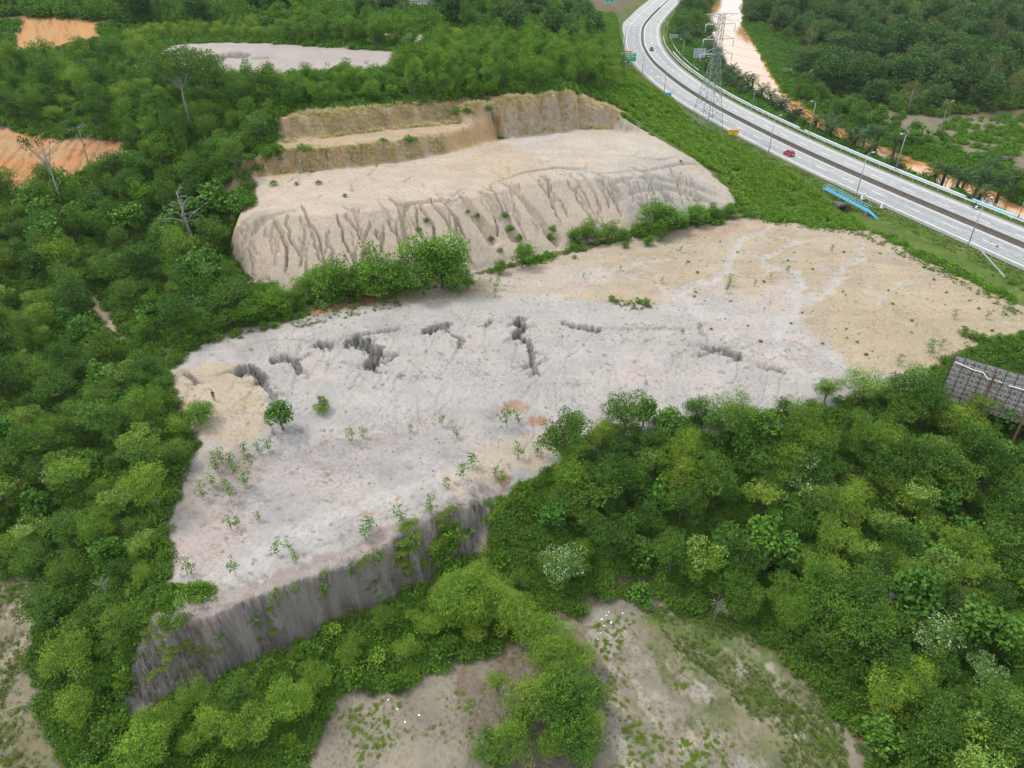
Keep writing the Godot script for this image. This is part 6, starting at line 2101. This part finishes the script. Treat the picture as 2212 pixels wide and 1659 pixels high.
func body_part(called: String, bones: Array, cell: float, blend: float, parent: Node) -> MeshInstance3D:
	# one skin over tapered bones: distance field on a grid, meshed as surface nets
	var lo := Vector3(1e9, 1e9, 1e9)
	var hi := -lo
	for b in bones:
		var rr := maxf(b[2], b[3]) + 3.0 * cell + blend
		var m := Vector3(rr, rr, rr)
		lo = lo.min(b[0] - m).min(b[1] - m)
		hi = hi.max(b[0] + m).max(b[1] + m)
	var nx := int((hi.x - lo.x) / cell) + 2
	var ny := int((hi.y - lo.y) / cell) + 2
	var nz := int((hi.z - lo.z) / cell) + 2
	var f := PackedFloat32Array()
	f.resize(nx * ny * nz)
	f.fill(1.0)
	for b in bones:
		var a: Vector3 = b[0]
		var ab: Vector3 = b[1] - a
		var l2 := maxf(ab.length_squared(), 1e-8)
		var rr := maxf(b[2], b[3]) + 2.0 * cell + blend
		var m := Vector3(rr, rr, rr)
		var i0 := ((a.min(b[1]) - m - lo) / cell).floor()
		var i1 := ((a.max(b[1]) + m - lo) / cell).ceil()
		for z in range(maxi(0, int(i0.z)), mini(nz - 1, int(i1.z)) + 1):
			for y in range(maxi(0, int(i0.y)), mini(ny - 1, int(i1.y)) + 1):
				for x in range(maxi(0, int(i0.x)), mini(nx - 1, int(i1.x)) + 1):
					var q := lo + Vector3(x, y, z) * cell
					var t := clampf((q - a).dot(ab) / l2, 0.0, 1.0)
					var d := q.distance_to(a + ab * t) - lerpf(b[2], b[3], t)
					var i := x + nx * (y + ny * z)
					var o := f[i]
					var h := maxf(blend - absf(o - d), 0.0) / blend
					f[i] = minf(o, d) - h * h * blend * 0.25
	var vid := {}
	var vs := PackedVector3Array()
	var cs := PackedColorArray()
	var st := SurfaceTool.new()
	for z in nz - 1:
		for y in ny - 1:
			for x in nx - 1:
				var i := x + nx * (y + ny * z)
				var s := Vector3.ZERO
				var n := 0
				for e in [[0, 1, Vector3(0, 0, 0), Vector3(1, 0, 0)], [0, nx, Vector3(0, 0, 0), Vector3(0, 1, 0)], [0, nx * ny, Vector3(0, 0, 0), Vector3(0, 0, 1)], [1, 1 + nx, Vector3(1, 0, 0), Vector3(0, 1, 0)], [1, 1 + nx * ny, Vector3(1, 0, 0), Vector3(0, 0, 1)], [nx, nx + 1, Vector3(0, 1, 0), Vector3(1, 0, 0)], [nx, nx + nx * ny, Vector3(0, 1, 0), Vector3(0, 0, 1)], [nx * ny, nx * ny + 1, Vector3(0, 0, 1), Vector3(1, 0, 0)], [nx * ny, nx * ny + nx, Vector3(0, 0, 1), Vector3(0, 1, 0)], [1 + nx, 1 + nx + nx * ny, Vector3(1, 1, 0), Vector3(0, 0, 1)], [1 + nx * ny, 1 + nx + nx * ny, Vector3(1, 0, 1), Vector3(0, 1, 0)], [nx + nx * ny, 1 + nx + nx * ny, Vector3(0, 1, 1), Vector3(1, 0, 0)]]:
					var fa := f[i + e[0]]
					var fb := f[i + e[1]]
					if (fa < 0.0) != (fb < 0.0):
						s += e[2] + e[3] * (fa / (fa - fb))
						n += 1
				if n > 0:
					vid[i] = vs.size()
					var v := lo + (Vector3(x, y, z) + s / n) * cell
					vs.append(v)
					var best := 1e9
					var c := Color.WHITE
					for b in bones:
						var ab: Vector3 = b[1] - b[0]
						var t := clampf((v - b[0]).dot(ab) / maxf(ab.length_squared(), 1e-8), 0.0, 1.0)
						var d := v.distance_to(b[0] + ab * t) - lerpf(b[2], b[3], t)
						if d < best:
							best = d
							c = b[4]
					cs.append(c)
	st.begin(Mesh.PRIMITIVE_TRIANGLES)
	st.set_smooth_group(0)
	for i in vid:
		var x: int = i % nx
		var y: int = (i / nx) % ny
		var z: int = i / (nx * ny)
		for ax in [[1, nx, nx * ny, y, z], [nx, nx * ny, 1, z, x], [nx * ny, 1, nx, x, y]]:
			if ax[3] == 0 or ax[4] == 0:
				continue
			var fa := f[i]
			var fb: float = f[i + ax[0]]
			if (fa < 0.0) == (fb < 0.0):
				continue
			var q := [i, i - ax[1], i - ax[1] - ax[2], i - ax[2]]
			if not (vid.has(q[1]) and vid.has(q[2]) and vid.has(q[3])):
				continue
			var order := [0, 2, 1, 0, 3, 2] if fa < 0.0 else [0, 1, 2, 0, 2, 3]
			for k in order:
				var j: int = vid[q[k]]
				st.set_color(cs[j])
				st.add_vertex(vs[j])
	st.index()
	st.generate_normals()
	if not M.has("skin_cloth"):
		var m := mat("skin_cloth", Color(1, 1, 1), 0.85)
		m.vertex_color_use_as_albedo = true
	return part(called, st.commit(), M.skin_cloth, parent)


func pylon(p: Vector3, h: float, turn: float, label: String) -> void:
	var o := thing("power_tower", label, "power tower", p, turn, "steel lattice power towers")
	var wy := func(y: float) -> float:
		return lerpf(3.9, 1.0, y / (h * 0.64)) if y < h * 0.64 else lerpf(1.0, 0.7, (y - h * 0.64) / (h * 0.36))
	var lv := [0.0, 0.11, 0.22, 0.33, 0.43, 0.52, 0.60, 0.68, 0.74, 0.80, 0.86, 0.92, 0.96, 1.0]
	var cn := [Vector3(-1, 0, -1), Vector3(1, 0, -1), Vector3(1, 0, 1), Vector3(-1, 0, 1)]
	for c in cn:
		var l := []
		for i in lv.size() - 1:
			var y0: float = lv[i] * h
			var y1: float = lv[i + 1] * h
			l.append(beam(c * wy.call(y0) + Vector3(0, y0 - (0.8 if i == 0 else 0.0), 0), c * wy.call(y1) + Vector3(0, y1, 0), 0.125 if i < 7 else 0.09))
		part("leg", sub(l), M.steel, o)
	for k in 4:
		var br := []
		var c0: Vector3 = cn[k]
		var c1: Vector3 = cn[(k + 1) % 4]
		for i in lv.size() - 1:
			var y0: float = lv[i] * h
			var y1: float = lv[i + 1] * h
			var a0: Vector3 = c0 * wy.call(y0) + Vector3(0, y0, 0)
			var a1: Vector3 = c1 * wy.call(y0) + Vector3(0, y0, 0)
			var b0: Vector3 = c0 * wy.call(y1) + Vector3(0, y1, 0)
			var b1: Vector3 = c1 * wy.call(y1) + Vector3(0, y1, 0)
			br.append(beam(a0, b1, 0.065))
			br.append(beam(a1, b0, 0.065))
			br.append(beam(b0, b1, 0.06))
			if i < 4:
				br.append(beam((a0 + b0) * 0.5, (a0 + b1) * 0.5, 0.05))
				br.append(beam((a1 + b1) * 0.5, (a1 + b0) * 0.5, 0.07))
		part("bracing", sub(br), M.steel, o)
	for q in [[0.68, 4.9, true], [0.80, 4.7, true], [0.92, 4.5, true], [1.0, 5.0, false]]:
		var y: float = q[0] * h
		var w: float = wy.call(y)
		for s in [-1.0, 1.0]:
			var tip := Vector3(s * q[1], y, 0)
			var up: float = 1.5 if q[2] else -1.0
			var a := [beam(Vector3(s * w, y, -w), tip, 0.12), beam(Vector3(s * w, y, w), tip, 0.12), beam(Vector3(s * w, y + up, 0), tip, 0.10), beam(Vector3(s * (w + q[1]) * 0.5, y, -w * 0.5), Vector3(s * (w + q[1]) * 0.5, y, w * 0.5), 0.07), beam(Vector3(s * (w + q[1]) * 0.5, y + up * 0.5, 0), Vector3(s * (w + q[1]) * 0.5, y, 0), 0.07)]
			part("cross_arm", sub(a), M.galvanised, o)
			if q[2]:
				part("insulator", tube([tip, tip - Vector3(0, 0.6, 0), tip - Vector3(0, 2.0, 0)], [0.1, 0.13, 0.08], 6), M.rail_white, o)


func wires() -> void:
	var a := Vector3(58.8, height(58.8, -222.3), -222.3)
	var b := Vector3(42.0, height(42, -441) - 1.0, -441.0)
	var c := Vector3(330.0, 2.0, -70.0)
	var bs := Basis(Vector3.UP, 0.22)
	var bc := Basis(Vector3.UP, -0.6)
	for q in [[0.68, 4.9], [0.80, 4.7], [0.92, 4.5], [1.0, 5.0]]:
		for s in [-1.0, 1.0]:
			var y: float = q[0] * 32.0 - (2.0 if q[0] < 1.0 else 0.0)
			var tip := Vector3(s * q[1], y, 0)
			for e in [[a + bs * tip, b + bs * tip, 7.0], [a + bs * tip, c + bc * tip, 9.0]]:
				var pts := []
				for i in 25:
					var f := i / 24.0
					pts.append(e[0].lerp(e[1], f) - Vector3(0, e[2] * 4.0 * f * (1.0 - f), 0))
				var o := part(numbered("power_line"), tube(pts, [0.02], 4), M.wire, self)
				tag(o, "thin dark overhead power line strung from the lattice tower", "power line", "overhead power lines")


func pipe_bridge() -> void:
	var a := at(1782, 407, 0.4)
	var b := at(1877, 457, 0.2)
	var c := ground(1898, 474)
	var o := thing("pipe_bridge", "bright blue water pipe with pale blue handrail truss crossing above the culvert", "pipe", (a + b) * 0.5 - Vector3(0, 1.5, 0))
	var p := o.position
	part("pipe", tube([a - p, a.lerp(b, 0.5) - p, b - p, b.lerp(c, 0.25) + Vector3(0, 0.05, 0) - p, c - p - Vector3(0, 0.2, 0)], [0.27], 10), M.pipe_blue, o)
	var d := (b - a).normalized()
	var n := Vector3(d.z, 0, -d.x)
	for s in [-0.55, 0.55]:
		var l := []
		var k := 14
		for i in k:
			var q0: Vector3 = a.lerp(b, float(i) / k) + n * s - p
			var q1: Vector3 = a.lerp(b, float(i + 1) / k) + n * s - p
			l.append(beam(q0 + Vector3(0, 1.1, 0), q1 + Vector3(0, 1.1, 0), 0.055))
			l.append(beam(q0 + Vector3(0, 0.05, 0), q1 + Vector3(0, 0.05, 0), 0.08))
			l.append(beam(q0 + Vector3(0, 0.05, 0), q0 + Vector3(0, 1.1, 0), 0.05))
			l.append(beam(q0 + Vector3(0, 0.05, 0), q1 + Vector3(0, 1.1, 0), 0.04))
		part("truss", sub(l), M.pipe_blue_pale, o)
	for f in [0.02, 0.98]:
		var q := a.lerp(b, f)
		part("pier", boxm(0.9, 2.6, 0.9), M.concrete, o, Vector3(q.x, q.y - 1.5, q.z) - p)
	# culvert mouth under it
	var g := ground(1822, 462)
	o = thing("culvert", "brown concrete culvert mouth with a dark opening below the blue pipe", "culvert", Vector3(g.x, -3.4, g.z - 1.0), 0.25)
	part("wing_wall", boxm(1.5, 3.2, 0.35), M.stained_concrete, o, Vector3(-1.55, 1.4, 0.2)).rotation.y = 0.5
	part("wing_wall", boxm(0.9, 2.8, 0.35), M.stained_concrete, o, Vector3(1.3, 1.2, 0.2)).rotation.y = -0.5
	part("lintel", boxm(2.2, 0.6, 0.5), M.stained_concrete, o, Vector3(0, 2.75, 0))
	for s in [-1.0, 1.0]:
		part("side_wall", boxm(0.3, 2.6, 2.4), M.stained_concrete, o, Vector3(0.95 * s, 1.2, -1.25))
	part("roof_slab", boxm(2.2, 0.3, 2.4), M.stained_concrete, o, Vector3(0, 2.6, -1.5))
	part("end_wall", boxm(2.2, 3.0, 0.3), M.stained_concrete, o, Vector3(0, 1.2, -2.6))
	# cabinets by the road
	for q in [[173.5, -11.6, "white roadside cabinet on a concrete plinth beside the lamp post", 1.3], [167.5, -11.4, "small white roadside panel on a post above the blue pipe", 1.0]]:
		var w := road_at(q[0], q[1])
		w.y = height(w.x, w.z)
		var k := thing("roadside_cabinet", q[2], "cabinet", w, 0.3)
		part("plinth", boxm(0.9, 0.5, 0.6), M.concrete, k, Vector3(0, 0.05, 0))
		part("housing", boxm(0.8, q[3], 0.5), M.sign_white, k, Vector3(0, 0.3 + q[3] * 0.5, 0))
		part("door", boxm(0.68, q[3] - 0.2, 0.03), M.rail_white, k, Vector3(0, 0.3 + q[3] * 0.5, 0.26))
		part("roof", boxm(0.95, 0.08, 0.65), M.sign_back, k, Vector3(0, 0.34 + q[3], 0))


# ---------------------------------------------------------------- houses far off
func house(label: String, x: float, zp: float, w: float, dp: float, h: float, turn: float, roof_m: Material, ridge: float) -> Node3D:
	var o := thing("house", label, "house", Vector3(x, height(x, -zp), -zp), turn)
	part("wall", boxm(w, h + 1.0, dp), M.white_wall, o, Vector3(0, (h + 1.0) * 0.5 - 1.0, 0))
	var e := 0.8
	var hw := w * 0.5 + e
	var hd := dp * 0.5 + e
	var vs := PackedVector3Array([Vector3(-hw, h, hd), Vector3(hw, h, hd), Vector3(hw, h, -hd), Vector3(-hw, h, -hd), Vector3(-hw * 0.55, h + ridge, 0), Vector3(hw * 0.55, h + ridge, 0)])
	part("roof", faces(vs, PackedInt32Array([0, 4, 1, 1, 4, 5, 1, 5, 2, 2, 5, 4, 2, 4, 3, 3, 4, 0, 0, 1, 2, 0, 2, 3])), roof_m, o)
	for i in 3:
		var f := part("window_frame", boxm(1.7, 1.5, 0.12), M.sign_white, o, Vector3((i - 1) * w * 0.3, h * 0.55, dp * 0.5 + 0.02))
		part("pane", boxm(1.4, 1.2, 0.06), M.window_glass, f, Vector3(0, 0, 0.06))
	part("door", boxm(1.0, 2.1, 0.1), M.bark, o, Vector3(w * 0.42, 1.05, dp * 0.5 + 0.03))
	return o


func build_far_things() -> void:
	house("house with a pink-red tiled roof behind the dark wood", -125, 352, 15, 9, 4.4, 0.1, M.roof_red, 2.6)
	house("white house with a dark grey roof and white framed windows", -77, 352, 12, 9, 4.6, -0.35, M.roof_grey, 2.4)
	house("white house with white walls and a low dark roof beside tall thin trees", -37, 340, 13, 10, 5.6, 0.25, M.roof_grey, 1.2)
	# huts among the orchard
	for q in [[188.0, 418.0, "small white hut deep among the orchard trees", 4.0], [170.0, 300.0, "small white-roofed shelter under the orchard trees", 3.0]]:
		var p := Vector3(q[0], height(q[0], -q[1]), -q[1])
		var k := thing("hut", q[2], "hut", p, 0.4)
		part("wall", boxm(q[3], 2.4, 2.6), M.white_wall, k, Vector3(0, 1.0, 0))
		part("roof", boxm(q[3] + 0.8, 0.15, 3.4), M.sign_white, k, Vector3(0, 2.35, 0)).rotation.x = 0.12
		part("door", boxm(0.8, 1.8, 0.06), M.bark, k, Vector3(0.4, 0.8, 1.32))


# ---------------------------------------------------------------- quarry
func rusty_sheet(sd: int, w: float, h: float) -> ArrayMesh:
	# a steel sheet with flaking rust along its lower edge and corners
	var st := SurfaceTool.new()
	st.begin(Mesh.PRIMITIVE_TRIANGLES)
	var n := FastNoiseLite.new()
	n.seed = sd
	n.frequency = 1.6
	n.fractal_octaves = 3
	var nx := 12
	var ny := 8
	var pt := func(i: int, k: int) -> Array:
		var x := (float(i) / nx - 0.5) * w
		var y := (float(k) / ny - 0.5) * h
		var edge := 0.5 - 0.9 * float(k) / ny
		var v := n.get_noise_2d(x * 2.0 + sd * 9.0, y * 3.2) + edge * 0.55
		var c := Color(0.30, 0.34, 0.36).lerp(Color(0.36, 0.40, 0.41), n.get_noise_2d(x * 4.0, y * 4.0 + 50.0) + 0.5)
		if v > 0.11:
			c = Color(0.13, 0.045, 0.022).lerp(Color(0.22, 0.09, 0.045), clampf(n.get_noise_2d(x * 6.0, y * 6.0) + 0.5, 0.0, 1.0))
		return [Vector3(x, y, 0.012 * sin(x * 7.0)), c]
	for i in nx:
		for k in ny:
			for q in [[0, 0], [0, 1], [1, 0], [1, 0], [0, 1], [1, 1]]:
				var v: Array = pt.call(i + q[0], k + q[1])
				st.set_color(v[1])
				st.set_normal(Vector3(0, 0, 1))
				st.add_vertex(v[0])
	st.index()
	return st.commit()


func build_quarry_things() -> void:
	# billboard seen from behind
	var a := at(2065, 768, 6.0)
	var b := at(2212, 812, 6.0)
	var d := (b - a).normalized()
	var o := thing("billboard", "large rusty steel billboard seen from behind, rising out of the thicket", "billboard", Vector3(a.x, 0, a.z), atan2(-d.z, d.x))
	var cw := 1.32
	var rh := 0.82
	var cols := 12
	var rows := 9
	var sheets := []
	for i in 8:
		sheets.append(rusty_sheet(i + 1, cw - 0.05, rh - 0.04))
	rng.seed = 5
	for i in cols:
		for k in rows:
			var s := part("sheet", sheets[rng.randi() % 8], M.rusty_sheet, o, Vector3((i + 0.5) * cw, 6.0 - (k + 0.5) * rh, rng.randf_range(-0.015, 0.015)))
			s.rotation = Vector3(rng.randf_range(-0.02, 0.02), rng.randf_range(-0.015, 0.015), 0)
	mat("rust", Color(0.10, 0.05, 0.032), 0.85)
	mat("rust_dark", Color(0.035, 0.03, 0.028), 0.85)
	for k in rows + 1:
		part("crossbar", boxm(cols * cw, 0.06, 0.06), M.rust_dark, o, Vector3(cols * cw * 0.5, 6.0 - k * rh, -0.06))
	for i in cols + 1:
		part("upright", boxm(0.07, rows * rh, 0.08), M.rust_dark, o, Vector3(i * cw, 6.0 - rows * rh * 0.5, 0.03))
	var yb := height(a.x + 4, a.z + 3)
	for i in [4, 8, 12]:
		part("post", sub([beam(Vector3(i * cw + 0.1, yb - 1.0, 0.5), Vector3(i * cw + 0.1, 5.2, 0.5), 0.30), beam(Vector3(i * cw + 0.1, yb - 0.5, 2.2), Vector3(i * cw + 0.1, 2.5, 0.6), 0.18)]), M.rust, o)
	part("front_face", boxm(cols * cw, rows * rh, 0.04), M.sign_back, o, Vector3(cols * cw * 0.5, 6.0 - rows * rh * 0.5, -0.14))
	part("conduit", sub([[tube([Vector3(0.25, 5.05, 0.15), Vector3(1.3, 4.95, 0.2), Vector3(2.6, 4.75, 0.2), Vector3(3.9, 4.8, 0.2), Vector3(4.8, 4.1, 0.25), Vector3(5.6, 4.2, 0.2), Vector3(6.6, 4.1, 0.25)], [0.055], 6), Transform3D()], [tube([Vector3(7.4, 4.0, 0.2), Vector3(9.0, 4.05, 0.2), Vector3(12.0, 4.0, 0.2)], [0.055], 6), Transform3D()]]), M.sign_white, o)
	standing_person()
	# pale litter on the low ground
	rng.seed = 55
	for q in [[858, 1532], [905, 1545], [875, 1560], [1300, 1338], [1310, 1330], [1320, 1345], [1345, 1325], [1290, 1380], [1350, 1338], [1305, 1352], [1040, 1190], [838, 1512], [1298, 1368], [1315, 1322]]:
		var g := ground(q[0], q[1])
		var bag := SphereMesh.new()
		bag.radial_segments = 7
		bag.rings = 4
		bag.radius = 0.1
		bag.height = 0.09
		var st := SurfaceTool.new()
		st.create_from(bag, 0)
		var m := st.commit()
		var k := part(numbered("litter"), m, M.litter, self, g + Vector3(0, 0.03, 0))
		k.scale = Vector3(rng.randf_range(0.7, 1.8), rng.randf_range(0.5, 1.0), rng.randf_range(0.6, 1.3))
		k.rotation = Vector3(rng.randf_range(-0.3, 0.3), rng.randf() * TAU, 0)
		tag(k, "crumpled piece of white litter on the bare low ground", "litter", "scattered white litter")


func standing_person() -> void:
	var g := ground(463, 864)
	var o := thing("person", "person in dark red top and blue trousers standing on the bare sand", "person", g, 0.2)
	var red := Color(0.16, 0.025, 0.035)
	var blue := Color(0.055, 0.06, 0.11)
	var skin := Color(0.34, 0.20, 0.13)
	var shoe := Color(0.03, 0.03, 0.03)
	var B := [[Vector3(0, 0.95, 0), Vector3(0, 1.1, 0), 0.15, 0.14, red], [Vector3(0, 1.1, 0), Vector3(0, 1.36, -0.01), 0.14, 0.155, red], [Vector3(-0.1, 1.38, -0.01), Vector3(0.1, 1.38, -0.01), 0.1, 0.1, red], [Vector3(0, 1.44, 0), Vector3(0, 1.54, 0.015), 0.058, 0.055, skin], [Vector3(0, 1.60, 0.02), Vector3(0, 1.67, 0.0), 0.085, 0.095, skin], [Vector3(0, 1.56, 0.05), Vector3(0, 1.58, 0.06), 0.05, 0.055, skin], [Vector3(0, 1.62, 0.10), Vector3(0, 1.60, 0.122), 0.014, 0.018, skin], [Vector3(-0.07, 0.92, 0), Vector3(0.07, 0.92, 0), 0.125, 0.125, blue]]
	for s in [-1.0, 1.0]:
		B.append([Vector3(0.095 * s, 0.88, 0), Vector3(0.11 * s, 0.48, 0.02), 0.095, 0.066, blue])
		B.append([Vector3(0.11 * s, 0.48, 0.02), Vector3(0.115 * s, 0.1, -0.02), 0.062, 0.045, blue])
		B.append([Vector3(0.115 * s, 0.055, -0.04), Vector3(0.13 * s, 0.045, 0.14), 0.05, 0.04, shoe])
		B.append([Vector3(0.19 * s, 1.37, -0.01), Vector3(0.25 * s, 1.12, -0.02), 0.062, 0.048, red])
		B.append([Vector3(0.25 * s, 1.12, -0.02), Vector3(0.11 * s, 1.14, 0.22), 0.044, 0.034, skin])
		B.append([Vector3(0.085 * s, 1.67, 0.0), Vector3(0.09 * s, 1.64, 0.0), 0.016, 0.02, skin])
	body_part("body", B, 0.02, 0.045, o)
	for s in [-1.0, 1.0]:
		var w := Vector3(0.11 * s, 1.14, 0.22)
		var H := [[w, w + Vector3(-0.035 * s, 0.0, 0.06), 0.03, 0.036, skin]]
		for f in 4:
			var k := w + Vector3(-0.04 * s, 0.028 - 0.019 * f, 0.075)
			var e := k + Vector3(-0.04 * s, 0.0, 0.018 - 0.002 * absf(f - 1.0))
			H.append([k, e, 0.0095, 0.009, skin])
			H.append([e, e + Vector3(-0.014 * s, -0.006, -0.024), 0.009, 0.0075, skin])
		H.append([w + Vector3(-0.01 * s, 0.03, 0.03), w + Vector3(-0.03 * s, 0.06, 0.06), 0.011, 0.0095, skin])
		H.append([w + Vector3(-0.03 * s, 0.06, 0.06), w + Vector3(-0.055 * s, 0.062, 0.075), 0.0095, 0.008, skin])
		body_part("hand", H, 0.006, 0.008, o)
	body_part("hair", [[Vector3(0, 1.68, -0.02), Vector3(0, 1.71, 0.005), 0.098, 0.092, Color(0.015, 0.012, 0.01)], [Vector3(0, 1.62, -0.055), Vector3(0, 1.68, -0.04), 0.06, 0.075, Color(0.015, 0.012, 0.01)]], 0.02, 0.03, o)
	for s in [-1.0, 1.0]:
		var eye := SphereMesh.new()
		eye.radius = 0.011
		eye.height = 0.022
		part("eye", eye, M.black, o, Vector3(0.032 * s, 1.635, 0.092))
	part("mouth", boxm(0.04, 0.008, 0.01), M.lamp_red, o, Vector3(0, 1.565, 0.112))
